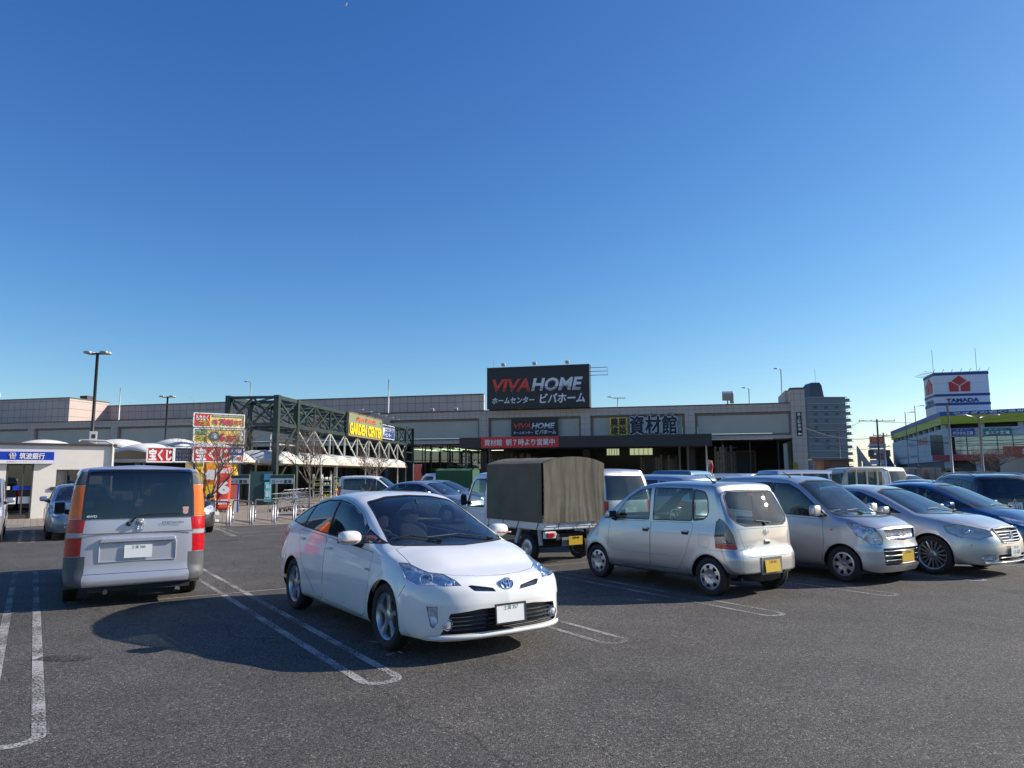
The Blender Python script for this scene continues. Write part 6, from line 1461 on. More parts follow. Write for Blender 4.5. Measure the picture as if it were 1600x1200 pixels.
    c, n = sh.hit(p(-.4,0,.735), (-1,0,0)); k = MB(); superell(k, c, (.03,.12,.06), .4, .4, 8); k.build('tailgate_handle', P, root, smooth=True)
    k = MB(); superell(k, c + Vector((-.012,0,-.006)), (.012,.09,.03), .4, .4, 8); k.build('tailgate_pull', CM['trim'], root, smooth=True)
    c, n = sh.hit(p(-.4,.38,.68), (-1,0,0)); text('MOCO', .17, .032, CM['chrome'], frameM(c + Vector((-.008,.08,0)), (0,-1,0), (0,0,1)), root, bold=.03)
    sh2 = [sh.hit(p(-.4,y,z), (-1,0,0)) for y,z in ((0,.965),(.02,1.015),(.19,1.03),(-.13,.995))]
    k = MB(); a = [c + n*.012 for c, n in sh2]; k.tube([a[0], a[1]], [.016,.011], 6); k.tube([a[1], a[2]], .008, 6); k.tube([a[1], a[3]], .008, 6); k.build('wiper', CM['trim'], root)
    m = MB(); c, n = sh.hit(p(-.4,0,1.40), (-1,0,0)); m.box(c + n*(-.03), (.02,.13,.03)); m.build('stop_lamp', mats['red'], root)
    m = MB(); c, n = sh.hit(p(.10,.42,1.5), (0,0,1)); m.tube([c, c+Vector((.16,0,.11))], [.012,.006], 6); superell(m, c, (.07,.04,.03), .6,.6,6); m.build('antenna', CM['trim'], root)
    k = MB(); k.tube([p(.55,.50,.22), p(-.36,.46,.24)], .028, 10); superell(k, p(-.15,-.1,.27), (.5,.7,.2), .5,.5,8); superell(k, p(-.02,0,.25), (.09,1.3,.09), .6,.6,8); k.build('underbody', mat('underbody_dark', (.03,.029,.028), .8), root, smooth=True)
    mirror_pod(sh, 1.93, 1.02, (.09,.17,.13), out=.05)
    interior(sh, 1.88, .98, [(1.0,False,.58),(.25,True,.50)], z_seat=.42, w=.44)
    running_gear(sh, 'cap8', .266, .155, ra=.305)
    sh.body()
    return root

def generic(S, P, root, fine=.8, tint=(.50,.57,.55), dark_rear=False, wheels='cap7', wr_=.29, ww=.165, ra=.325, seats=True, detail=1, bowl=None):
    """a vehicle whose windows, doors and lamps are listed in its table S"""
    mats = car_mats(P, tint=tint); sh = Shell(S, root, mats, fine); p = sh.P; g = mats['glass']; X = S['xf']*.5
    rg = mats['dark_glass'] if dark_rear else g
    if 'fw' in S: sh.window('windshield', [p(2,y,z) for y,z in rounded(S['fw'], .035)], (1,0,0), g, trim=.016, flt=lambda c: c.x > p(X*.7,0,0).x, cosmin=.1)
    if 'rw' in S: sh.window('rear_windshield', [p(0,y,z) for y,z in rounded(S['rw'], .04)], (-1,0,0), rg, trim=.018, flt=lambda c: c.x < p(X*.5,0,0).x, cosmin=.1)
    if 'hood' in S: sh.panel('bonnet', [p(x,y,0) for x,y in S['hood']], (0,0,1), flt=lambda c: c.x > p(X,0,0).x and c.z > .6, cosmin=.3)
    for s in (1, -1):
        d = SIDE(s); zl = min(z for w in S['side'] for x, z in w[1]) - .06
        for nm, poly, r in S['side']:
            sh.window(nm, Sd(sh, poly, s, r), d, rg if (nm.startswith('rear')) else g, trim=.014, flt=lambda c: c.z > zl)
        if detail:
            for nm, poly in S.get('doors', []): sh.panel(nm, Sd(sh, poly, s, .05), d, flt=lambda c: c.z < 1.06)
        if 'hl' in S: sh.lamp([p(x, s*y, z) for x,y,z in S['hl']], (S.get('hd', .75), s*.6, .25), depth=.05, bowl=bowl, flt=lambda c: c.x > p(X,0,0).x)
        if 'tl' in S: sh.panel('tail_lamp', [p(x, s*y, z) for x,y,z in S['tl']], (-.72, s*.7, 0), mats['red'], flt=lambda c: c.x < p(.3,0,0).x)
    if detail and seats:
        interior(sh, S['dash'][0], S['dash'][1], S['seats'], z_seat=S.get('zseat', .45), w=.46)
    running_gear(sh, wheels, wr_, ww, ra=ra, liner=True)
    return sh

# -------- tall kei wagon, nose to the lane
WAGON = dict(wb=2.40, xr=-.375, xf=3.02, xeF=2.35, xeR=-.05, Ra=.31, rt=.278, flare=.010,
    zb=[(-.375,.28),(0,.22),(2.4,.19),(3.02,.18)],
    zt=[(-.375,1.56),(-.3,1.61),(0,1.65),(.8,1.665),(1.3,1.64),(1.55,1.575),(1.9,1.33),(2.2,1.105),(2.33,1.05),(2.6,1.02),(2.8,.975),(2.92,.93),(3.02,.86)],
    w=[(-.375,.73),(0,.7375),(2.4,.7375),(3.02,.725)], zm=[(0,.55)], zc=[(-.3,.86),(1.2,.84),(2.4,.78),(3.0,.64)], kc=[(0,.985)], ks=[(0,.94)],
    zs=[(-.375,1.02),(0,1.02),(1.2,.985),(2.0,.955),(2.3,.945),(2.6,.93),(2.85,.88),(3.02,.79)], ws=[(-.375,.70),(1.2,.705),(2.3,.69),(2.6,.685),(3.02,.66)],
    zr=[(-.375,1.52),(0,1.59),(.8,1.605),(1.3,1.575),(1.55,1.50),(1.9,1.25),(2.2,1.04),(2.35,.99),(2.6,.975),(2.85,.92),(3.02,.82)],
    wr=[(-.375,.585),(.8,.60),(1.5,.59),(2.2,.645),(2.4,.64),(2.7,.60),(3.02,.55)],
    pf=[(0,0),(.35,.03),(.52,.085),(.63,.17),(.70,.29),(.738,.45)], proff=[(.18,.05),(.3,.0),(.50,.0),(.62,.03),(.80,.045),(.9,.10),(1.0,.16)],
    pr=[(0,0),(.5,.03),(.66,.10),(.738,.24)], profr=[(.2,.04),(.4,0),(.9,.04),(1.6,.14)],
    fw=[(-.64,1.0),(0,.985),(.64,1.0),(.565,1.52),(.3,1.575),(-.3,1.575),(-.565,1.52)], rw=[(-.56,1.04),(.56,1.04),(.53,1.50),(-.53,1.50)],
    hood=[(2.36,-.64),(2.7,-.63),(2.88,-.50),(2.93,-.2),(2.94,0),(2.93,.2),(2.88,.50),(2.7,.63),(2.36,.64)],
    side=[('front_window',[(2.16,1.0),(2.0,.985),(1.118,1.01),(1.118,1.535),(1.42,1.52),(1.62,1.42)],.03),('rear_window',[(1.114,1.013),(.24,1.05),(.24,1.537),(1.114,1.54)],.03),('rear_quarter_glass',[(.236,1.05),(-.1,1.09),(-.06,1.50),(.236,1.53)],.03)],
    doors=[('front_door',[(2.06,.30),(2.10,.6),(2.08,.955),(1.11,.985),(1.11,.28),(1.98,.25)]),('rear_door',[(1.10,.28),(1.10,.985),(.26,1.02),(.26,.72),(.40,.52),(.47,.29)])],
    hl=[(2.50,.715,.925),(2.70,.66,.93),(2.86,.55,.86),(2.94,.47,.70),(2.93,.49,.60),(2.82,.62,.60),(2.66,.72,.74)], tl=[(-.3,.66,1.2),(-.1,.72,1.2),(-.1,.73,.7),(-.33,.64,.7)],
    dash=(1.95,1.03), seats=[(1.0,False,.58),(.3,True,.55)], zseat=.50)
def kei_wagon():
    P = paint('warm_silver_paint', (.54,.545,.55), metal=.72, rough=.36)
    fx, fy = 5.78, 12.02; root = place('kei_wagon', (fx-2.4*math.cos(YF), fy-2.4*math.sin(YF)), YF, 2.40, 'tall silver kei wagon, nose out, with a chrome mesh grille and yellow plate')
    sh = generic(WAGON, P, root, 1.1, tint=(.55,.66,.66), dark_rear=True, wheels='cap7', wr_=.278, ww=.155, ra=.318); p = sh.P
    fr = lambda c: c.x > p(2.5,0,0).x
    gr = sh.lamp([p(3,y,z) for y,z in rounded([(-.43,.845),(-.385,.675),(0,.650),(.385,.675),(.43,.845),(0,.835)][:6], .02)], (1,0,0), name='grille', depth=.03, bowl=CM['gloss'], flt=fr)
    for o in kids(gr): bpy.data.objects.remove(o)
    m = MB()
    for k in range(-14, 15):
        for sgn in (1, -1):
            pts = []
            for t in (0, 1):
                z = .668 + .165*t; y = k*.034 + sgn*(t-.5)*.085; y = max(-.40, min(.40, y)); pts.append(p(3.0-float(pchip(WAGON['pf'])(abs(y))) - float(pchip(WAGON['proff'])(z)) - .004, y, z))
            if abs(k*.034) < .385: m.tube(pts, .0065, 5)
    m.build('grille_mesh', CM['chrome'], gr, smooth=True)
    c, n = sh.hit(p(3,0,.75), (1,0,0)); M = frameM(c + Vector((.012,0,0)), (0,1,0), (0,0,1)); e = MB()
    e.prism([(-.035,.01),(.01,.045),(.035,.018),(-.012,-.005),(.035,-.012),(-.01,-.045),(-.035,-.018),(.012,.003)], .01, M); e.build('emblem', CM['chrome'], root)
    lo = sh.lamp([p(3,y,z) for y,z in rounded([(-.50,.545),(-.48,.29),(.48,.29),(.50,.545)], .03)], (1,0,0), name='lower_grille', depth=.05, bowl=mat('grille_black', (.012,.012,.012), .45), flt=fr)
    for o in kids(lo): bpy.data.objects.remove(o)
    m = MB()
    for z in (.36, .43, .50):
        m.tube([p(2.995-float(pchip(WAGON['pf'])(abs(y))), y, z) for y in np.linspace(-.47,.47,15)], .009, 6)
    m.build('grille_slat', CM['chrome'], lo, smooth=True)
    for s in (1,-1):
        q = MB()
        for x,y,z,r in ((2.80,.60,.80,.05),(2.90,.53,.68,.042)):
            c, n = sh.hit(p(x, s*y, z), (.8, s*.55, .2)); M = n.to_track_quat('Z','Y').to_matrix().to_4x4(); M.translation = c - n*.03
            badge_ring(M, r, r, .009, q); superell(q, c-n*.04, (.05,.05,.05), 1, 1, 8)
        q.build('lamp_bezel', CM['chrome'], root, smooth=True)
        c, n = sh.hit(p(2.24, 0, .80), SIDE(s)); k = MB(); superell(k, c, (.05,.016,.025), .6,.6,6); k.build('side_repeater', mats_amber(), root, smooth=True)
    plate(sh, 3, .42, 1, yellow=True, top='土浦 580', tilt=0)
    mirror_pod(sh, 2.02, 1.06, (.12,.20,.17), out=.07, e=.45); handle(sh, 1.22, .90); handle(sh, .40, .93)
    wiper(sh, [(2.34,.40,1.0),(2.22,.02,1.09),(2.24,-.28,1.08)]); wiper(sh, [(2.32,-.10,1.0),(2.2,-.40,1.09),(2.18,-.55,1.08)])
    m = MB(); c, n = sh.hit(p(1.32,-.42,1.6), (0,0,1)); m.tube([c, c+Vector((-.16,.0,.10))], [.010,.005], 6); m.build('antenna', CM['trim'], root)
    sh.body(); return root
def mats_amber(): return CM['amber']

# -------- saloon, nose to the lane
SALOON = dict(wb=2.85, xr=-1.09, xf=3.75, xeF=3.0, xeR=-.5, Ra=.355, rt=.325, flare=.010,
    zb=[(-1.09,.32),(-.6,.24),(0,.19),(2.85,.17),(3.75,.20)],
    zt=[(-1.09,.98),(-.9,1.045),(-.45,1.10),(-.3,1.125),(.25,1.36),(.6,1.435),(1.1,1.47),(1.55,1.445),(1.85,1.365),(2.3,1.165),(2.6,1.03),(2.72,1.0),(3.2,.945),(3.5,.885),(3.65,.835),(3.75,.78)],
    w=[(-1.09,.86),(0,.888),(2.85,.888),(3.75,.865)], zm=[(0,.52),(3.7,.45)], zc=[(-1,.82),(1.2,.80),(2.85,.75),(3.7,.60)], kc=[(0,.985)], ks=[(0,.95)],
    zs=[(-1.09,.90),(-.4,.97),(.8,.96),(2.0,.94),(2.6,.92),(3.1,.875),(3.5,.80),(3.75,.70)], ws=[(-1.09,.78),(0,.83),(2.0,.835),(2.7,.82),(3.2,.80),(3.75,.78)],
    zr=[(-1.09,.94),(-.5,1.04),(-.3,1.07),(.25,1.29),(.6,1.37),(1.1,1.41),(1.55,1.385),(1.85,1.30),(2.3,1.10),(2.6,.975),(2.8,.95),(3.2,.91),(3.5,.85),(3.75,.74)],
    wr=[(-1.09,.68),(-.4,.66),(.3,.60),(1.1,.61),(1.6,.60),(2.2,.67),(2.65,.73),(3.1,.66),(3.75,.55)],
    pf=[(0,0),(.4,.03),(.62,.11),(.76,.25),(.84,.42),(.888,.62)], proff=[(.18,.08),(.28,.02),(.42,0),(.55,.01),(.66,.05),(.78,.11),(.9,.17)],
    pr=[(0,0),(.5,.03),(.75,.14),(.888,.35)], profr=[(.2,.06),(.5,0),(1,.06)],
    fw=[(-.70,.985),(0,.97),(.70,.985),(.565,1.345),(.3,1.40),(-.3,1.40),(-.565,1.345)], rw=[(-.60,1.10),(.60,1.10),(.53,1.34),(-.53,1.34)],
    hood=[(2.68,-.70),(3.1,-.64),(3.5,-.50),(3.60,-.36),(3.62,0),(3.60,.36),(3.5,.50),(3.1,.64),(2.68,.70)],
    side=[('front_window',[(2.36,.985),(1.185,1.005),(1.195,1.357),(1.52,1.345),(1.80,1.245)],.03),('rear_window',[(1.181,1.005),(.35,1.02),(.10,1.10),(.42,1.30),(.75,1.35),(1.191,1.357)],.03)],
    doors=[('front_door',[(2.30,.30),(2.34,.6),(2.33,.955),(1.19,.97),(1.19,.27),(2.2,.25)]),('rear_door',[(1.18,.27),(1.18,.97),(.12,1.0),(.10,.8),(.40,.55),(.50,.28)])],
    hl=[(3.05,.83,.80),(3.25,.77,.855),(3.45,.64,.82),(3.60,.47,.75),(3.62,.44,.65),(3.50,.66,.60),(3.28,.80,.62),(3.12,.85,.70)], tl=[(-.85,.84,.85),(-1.05,.6,.85),(-1.08,.58,.66),(-.85,.86,.68)],
    dash=(2.2,.95), seats=[(1.25,False,.60),(.35,True,.52)], zseat=.42)
def silver_saloon():
    P = paint('pale_silver_paint', (.60,.595,.56), metal=.6, rough=.36)
    fx, fy = 7.78, 12.95; root = place('saloon_car', (fx-2.85*math.cos(YF), fy-2.85*math.sin(YF)), YF, 2.85, 'pale silver saloon, nose out, with a broad chrome-slatted grille')
    keep = CM['reflector']; CM_ = car_mats; pale = mat('pale_reflector', (.60,.60,.52), .35, .15, noise=(10,.2,3)); globals()['PALE'] = pale
    sh = generic(SALOON, P, root, 1.0, wheels='alloy15', wr_=.325, ww=.20, ra=.362, bowl=pale); p = sh.P; fr = lambda c: c.x > p(3.2,0,0).x
    gr = sh.lamp([p(3.7,y,z) for y,z in rounded([(-.42,.775),(-.30,.555),(.30,.555),(.42,.775)], .05)], (1,0,0), name='grille', depth=.04, bowl=CM['gloss'], flt=fr)
    for o in kids(gr): bpy.data.objects.remove(o)
    m = MB()
    for z in (.585,.63,.675,.72):
        yy = .30 + (z-.555)*.5
        m.tube([p(3.745-float(pchip(SALOON['pf'])(abs(y)))-float(pchip(SALOON['proff'])(z)), y, z) for y in np.linspace(-yy,yy,13)], .012, 6)
    m.tube([p(3.755-float(pchip(SALOON['pf'])(abs(y)))-float(pchip(SALOON['proff'])(z)), y, z) for y,z in [(-.41,.77),(-.31,.56),(-.2,.55),(0,.548),(.2,.55),(.31,.56),(.41,.77)]], .012, 6)
    m.tube([p(3.755-float(pchip(SALOON['pf'])(abs(y)))-float(pchip(SALOON['proff'])(z)), y, z) for y,z in [(-.41,.77),(-.2,.785),(0,.79),(.2,.785),(.41,.77)]], .022, 6)
    m.build('grille_slat', CM['chrome'], gr, smooth=True)
    c, n = sh.hit(p(3.7,0,.665), (1,0,0)); M = frameM(c+Vector((.02,0,0)), (0,1,0), (0,0,1)); e = MB(); badge_ring(M, .05,.045,.008,e); e.prism([(-.03,-.03),(0,.035),(.03,-.03),(0,-.01)], .01, M); e.build('emblem', CM['chrome'], root, angle=40)
    lo = sh.lamp([p(3.7,y,z) for y,z in rounded([(-.45,.365),(-.43,.27),(.43,.27),(.45,.365)], .02)], (1,0,0), name='lower_grille', depth=.04, bowl=CM['black'], flt=fr)
    for o in kids(lo): bpy.data.objects.remove(o)
    m = MB(); m.tube([p(3.745-float(pchip(SALOON['pf'])(abs(y))), y, .318) for y in np.linspace(-.44,.44,13)], .008, 6); m.tube([p(3.75-float(pchip(SALOON['pf'])(abs(y))), y, .245) for y in np.linspace(-.68,.68,17)], .013, 6); m.build('grille_slat', CM['chrome'], lo, smooth=True)
    for s in (1,-1):
        sh.lamp([p(3.6,s*y,z) for y,z in rounded([(.48,.37),(.68,.37),(.73,.33),(.70,.28),(.48,.27)], .02)], (.95,s*.3,0), name='fog_lamp', depth=.03, flt=fr)
        q = MB(); c, n = sh.hit(p(3.38, s*.72, .75), (.8, s*.55, .2)); M = n.to_track_quat('Z','Y').to_matrix().to_4x4(); M.translation = c - n*.03
        badge_ring(M, .06,.055,.009,q); superell(q, c-n*.045, (.07,.07,.07),1,1,10); q.build('lamp_bezel', CM['chrome'], root, smooth=True)
    plate(sh, 3.7, .42, 1, top='土浦 330', main='11-01', tilt=0)
    mirror_pod(sh, 2.12, 1.01, (.13,.21,.13), out=.07); handle(sh, 1.32, .86); handle(sh, .35, .89)
    wiper(sh, [(2.62,.5,1.0),(2.5,.1,1.05),(2.52,-.25,1.05)])
    c, n = sh.hit(p(3.45,-.77,.52), (.6,-.8,0)); m = MB(); superell(m, c, (.02,.02,.02),1,1,6); m.build('sensor', CM['trim'], root)
    sh.body(); return root

# -------- boxy minivan seen from behind
VAN = dict(wb=2.803, xr=-.93, xf=3.70, xeF=2.9, xeR=-.55, Ra=.355, rt=.32, flare=.006,
    zb=[(-.93,.27),(0,.23),(2.8,.20),(3.7,.22)],
    zt=[(-.93,1.775),(-.8,1.815),(-.5,1.835),(.5,1.845),(1.8,1.83),(2.3,1.74),(3.0,1.26),(3.15,1.14),(3.45,1.04),(3.6,.97),(3.7,.88)],
    w=[(-.93,.845),(3.0,.847),(3.7,.82)], zm=[(0,.60)], zc=[(0,.88)], kc=[(0,.99)], ks=[(0,.965)],
    zs=[(-.93,1.10),(1,1.08),(2.4,1.02),(3.1,1.0),(3.5,.93),(3.7,.83)], ws=[(-.93,.825),(2.6,.82),(3.2,.79),(3.7,.74)],
    zr=[(-.93,1.715),(-.5,1.775),(.5,1.785),(1.8,1.765),(2.3,1.66),(2.9,1.24),(3.1,1.09),(3.45,1.0),(3.7,.85)], wr=[(-.93,.695),(1.8,.71),(2.4,.70),(3.1,.73),(3.7,.62)], cr=[(0,.6)],
    pf=[(0,0),(.5,.05),(.7,.16),(.847,.40)], proff=[(.2,.05),(.4,0),(.6,.02),(1,.1)],
    pr=[(0,0),(.55,.012),(.70,.035),(.78,.075),(.825,.13),(.848,.22)], profr=[(.22,.03),(.32,.0),(.40,.0),(.44,.035),(1.0,.05),(1.12,.06),(1.4,.09),(1.72,.14),(1.85,.2)])
def minivan():
    P = paint('lilac_silver_paint', (.56,.555,.60), metal=.5, rough=.38); mats = car_mats(P, tint=(.30,.33,.34)); S = VAN
    root = place('minivan', (-5.430, 10.578), R(121.2), 2.803, 'silver minivan seen from behind, tall amber and red lamps up both rear pillars')
    sh = Shell(S, root, mats, 1.1); p = sh.P; b = (-1,0,0); bk = lambda c: c.x < p(-.2,0,0).x
    grey = mat('grey_plastic', (.085,.09,.095), .55, noise=(30,.1))
    sh.window('rear_windshield', [p(-1,y,z) for y,z in rounded([(-.675,1.125),(.675,1.125),(.66,1.45),(.63,1.775),(-.63,1.775),(-.66,1.45)], .025)], b, glass('tinted_rear_glass', (.07,.075,.075), dust=.01), trim=.035, flt=bk, seal=CM['gloss'], cosmin=.1)
    # lamps wrap the corners: amber above, red, clear strip, red
    def strip(name, z0, z1, m, s, y0=.665, lab=None):
        o = sh.part(name, sh.sel([p(-.95,s*(y0-.03*max(0,(zz-1.1))/.5),zz) for zz in (z0,z1)] + [p(-.72, s*.86, zz) for zz in (z1, z0)], (-.80, s*.60, 0), flt=bk), m, off=.004)
        return o
    for s in (1,-1):
        o = sh.panel('tail_lamp', [p(-.95,s*.69,1.135),(p(-.95,s*.655,1.56)),(p(-.74,s*.80,1.56)),(p(-.70,s*.86,1.135))], (-.85, s*.52, 0), mats['amber'], gap=.003, flt=bk); 
        sh.panel('tail_lamp', [p(-.95,s*.705,.955),p(-.95,s*.69,1.13),p(-.70,s*.86,1.13),p(-.70,s*.87,.955)], (-.85, s*.52, 0), mats['red'], gap=.003, flt=bk)
        sh.panel('reversing_lamp', [p(-.95,s*.71,.90),p(-.95,s*.707,.95),p(-.70,s*.87,.95),p(-.70,s*.875,.90)], (-.85, s*.52, 0), mat('clear_lens_grey', (.42,.40,.42), .15, coat=1), gap=.002, flt=bk)
        sh.panel('tail_lamp', [p(-.95,s*.72,.66),p(-.95,s*.712,.895),p(-.70,s*.875,.895),p(-.70,s*.89,.66)], (-.85, s*.52, 0), mats['red'], gap=.003, flt=bk)
        sh.panel('pillar_cover', [p(-.95,s*.655,1.565),p(-.95,s*.61,1.745),p(-.72,s*.74,1.745),p(-.74,s*.80,1.565)], (-.85, s*.52, 0), grey, gap=.003, flt=bk)
        sh.panel('bumper_corner', [p(-.95,s*.66,.27),p(-.95,s*.66,.655),p(-.50,s*.90,.655),p(-.40,s*.90,.27)], (-.85, s*.52, 0), grey, gap=.003, flt=bk)
    sh.panel('tailgate', [p(-1,y,z) for y,z in [(-.665,.425),(.665,.425),(.672,1.12),(-.672,1.12)]], b, flt=bk)
    for s in (1,-1):
        d = SIDE(s); up = lambda c: c.z > 1.0; g = mats['dark_glass']
        sh.window('rear_quarter_glass', Sd(sh, [(.35,1.12),(-.52,1.13),(-.46,1.68),(.35,1.69)], s, .04), d, g, flt=up)
        sh.window('rear_window', Sd(sh, [(1.40,1.11),(.41,1.12),(.41,1.69),(1.40,1.69)], s, .04), d, g, flt=up)
        sh.window('front_window', Sd(sh, [(2.72,1.09),(1.47,1.11),(1.47,1.69),(2.0,1.66),(2.3,1.52)], s, .04), d, mats['glass'], flt=up)
        sh.panel('rear_door', Sd(sh, [(1.42,.30),(1.42,1.08),(.40,1.09),(.40,.70),(.48,.31)], s, .04), d)
        sh.panel('front_door', Sd(sh, [(2.40,.30),(2.44,1.05),(1.43,1.08),(1.43,.29)], s, .04), d)
    sh.window('windshield', [p(2,y,z) for y,z in rounded([(-.70,1.12),(.70,1.12),(.62,1.70),(-.62,1.70)], .04)], (1,0,0), glass('clear_window', (.80,.86,.84)), flt=lambda c: c.x > p(2,0,0).x)
    # crease, plate recess, chrome garnish, badge, camera and wiper
    c0 = sh.hit(p(-1,0,.95), b)[0].x
    m = MB(); m.box((c0-.002,0,.94), (.008,1.33,.010)); m.build('gate_crease', mat('seam_grey', (.10,.10,.11), .5), root)
    c, n = sh.hit(p(-1,0,.72), b); xq = c.x; m = MB()
    m.box((xq-.012,0,.845), (.05,.90,.062)); o = m.build('chrome_garnish', mat('satin_chrome', (.80,.80,.82), .22, .8), root, bevel=.018)
    for (a, dd) in (((xq-.002,.455,.70),(.016,.016,.24)),((xq-.002,-.455,.70),(.016,.016,.24)),((xq-.002,0,.575),(.016,.92,.016))):
        m = MB(); m.box(a, dd); m.build('recess_edge', P, root, bevel=.010)
    plate(sh, -1, .70, -1, top='土浦 500', tilt=3)
    c, n = sh.hit(p(-1,0,1.02), b); M = frameM(c-Vector((.010,0,0)), (0,-1,0), (0,0,1)); e = MB()
    pts = [(-.052,.05),(.052,.05),(.038,-.05),(-.038,-.05),(-.052,.05)]; e.tube([M @ Vector((x,y-.0,0)) for x,y in pts], .006, 6)
    for s in (1,-1): e.tube([M @ Vector((s*.030,.045,.004)), M @ Vector((s*.018,0,.004)), M @ Vector((s*.022,-.045,.004))], .006, 6)
    e.tube([M @ Vector((-.018,0,.004)), M @ Vector((.018,0,.004))], .006, 6)
    e.build('emblem', CM['chrome'], root, smooth=True)
    m = MB(); superell(m, (c.x-.03, 0, 1.09), (.06,.09,.07), .4, .4, 8); superell(m, (c.x-.06, 0, 1.075), (.02,.05,.04), .7,.7,6); m.build('rear_camera', mat('camera_grey', (.4,.4,.42), .3, .5), root, smooth=True)
    c, n = sh.hit(p(-1,-.40,1.04), b); text('STEPWGN', .27, .034, CM['chrome'], frameM(c+Vector((-.008,.135,0)), (0,-1,0), (0,0,1)), root, bold=.03)
    c, n = sh.hit(p(-1,.56,1.15), b); text('4WD', .12, .03, mat('decal_white', (.7,.7,.7), .5), frameM(c+Vector((-.008,.06,0)), (0,-1,0), (0,0,1)), root, bold=.02)
    ps = [sh.hit(p(-1,y,z), b) for y,z in ((.13,1.055),(.02,1.165),(-.18,1.18),(-.50,1.175))]
    m = MB(); a = [c + n*.02 for c, n in ps]; superell(m, a[0], (.05,.06,.06), .8,.8,7); m.tube(a[:3], [.016,.012,.009], 6); m.tube([a[1], a[2], a[3]], .008, 6); m.build('wiper', CM['trim'], root)
    c, n = sh.hit(p(-1,-.56,1.20), b); m = MB(); m.lathe([(0,0),(.035,0)], 16, 'X', c-Vector((.006,-.0,0))); m.box(c+Vector((-.006,0,.045)), (.003,.075,.04)); m.build('sticker', mat('sticker_pink', (.75,.42,.36), .6), root)
    m = MB(); m.box(p(-.70,-.05,.27), (.35,1.2,.14)); superell(m, p(-.55,-.25,.20), (.6,.5,.22), .4,.4,8); m.tube([p(-.5,.38,.20), p(-.93,.36,.20)], .03, 10); m.build('underbody', mat('underbody_dark', (.03,.029,.028), .8), root, smooth=False)
    for s in (1,-1):
        m = MB(); m.box(p(-.40, s*.74, .30), (.01,.20,.20)); m.build('mud_flap', mat('mud_brown', (.10,.085,.07), .9, noise=(8,.3)), root)
    mirror_pod(sh, 2.35, 1.14, (.12,.17,.22), out=.09); handle(sh, 1.50, .95); handle(sh, .55, .95)
    interior(sh, 2.65, 1.08, [(1.9,False,.62),(.95,True,.60),(.05,True,.58)], z_seat=.52, w=.5)
    running_gear(sh, 'alloy5', .32, .19, track=.835, ra=.36)
    sh.body(); return root

# -------- other bodies
SUV = dict(wb=2.67, xr=-.98, xf=3.66, xeF=2.95, xeR=-.45, Ra=.385, rt=.345, flare=.02,
    zb=[(-.98,.42),(-.5,.30),(0,.26),(2.67,.24),(3.66,.30)],
    zt=[(-.98,1.50),(-.9,1.57),(-.6,1.625),(.2,1.675),(1.0,1.685),(1.5,1.655),(1.85,1.56),(2.4,1.24),(2.55,1.15),(3.1,1.10),(3.5,1.02),(3.66,.90)],
    w=[(-.98,.87),(0,.90),(2.67,.90),(3.66,.86)], zm=[(0,.60)], zc=[(0,.92)], kc=[(0,.985)], ks=[(0,.96)],
    zs=[(-.98,1.06),(1,1.06),(2.4,1.05),(3.1,1.0),(3.66,.84)], ws=[(-.98,.80),(0,.84),(2.4,.84),(3.66,.76)],
    zr=[(-.98,1.43),(-.6,1.56),(.2,1.61),(1.0,1.615),(1.5,1.59),(1.85,1.49),(2.4,1.17),(2.6,1.10),(3.1,1.06),(3.66,.86)], wr=[(-.98,.62),(1.0,.64),(1.8,.64),(2.5,.74),(3.66,.6)],
    pf=[(0,0),(.6,.08),(.8,.25),(.9,.5)], proff=[(.3,.06),(.5,0),(.7,.0),(1.0,.12)], pr=[(0,0),(.5,.03),(.72,.12),(.82,.22),(.90,.38)], profr=[(.3,.08),(.45,0),(.62,0),(.72,.05),(1.05,.08),(1.5,.28)],
    fw=[(-.72,1.13),(.72,1.13),(.61,1.54),(-.61,1.54)], rw=[(-.66,1.06),(.66,1.06),(.60,1.52),(-.60,1.52)],
    side=[('front_window',[(2.2,1.11),(1.15,1.12),(1.15,1.54),(1.5,1.53),(1.75,1.44)],.03),('rear_window',[(1.08,1.12),(.22,1.13),(.2,1.53),(1.08,1.55)],.03),('rear_quarter_glass',[(.14,1.13),(-.52,1.16),(-.44,1.45),(.12,1.52)],.04)],
    doors=[('front_door',[(2.16,.40),(2.2,1.04),(1.11,1.05),(1.11,.36)]),('rear_door',[(1.10,.36),(1.10,1.05),(.1,1.07),(.1,.80),(.42,.38)])],
    hl=[(2.95,.86,.98),(3.3,.72,1.0),(3.52,.5,.92),(3.45,.62,.80),(3.2,.84,.84)], tl=[(-.95,.60,1.0),(-.62,.86,1.06),(-.64,.88,.82),(-.97,.62,.84)], dash=(2.1,1.08), seats=[(1.2,False,.62),(.3,True,.58)], zseat=.55)

def roof_rails(sh, m, y=.60, x0=-.3, x1=1.5, h=.05):
    for s in (1,-1):
        xs = np.linspace(x0, x1, 9); pts = []
        for i, x in enumerate(xs):
            c, n = sh.hit(sh.P(x, s*y, 1.7), (0,0,1)); pts.append(c + Vector((0,0, 0 if i in (0,8) else h)))
        k = MB(); k.tube(pts, .018, 8); k.build('roof_rail', m, sh.root, smooth=True)

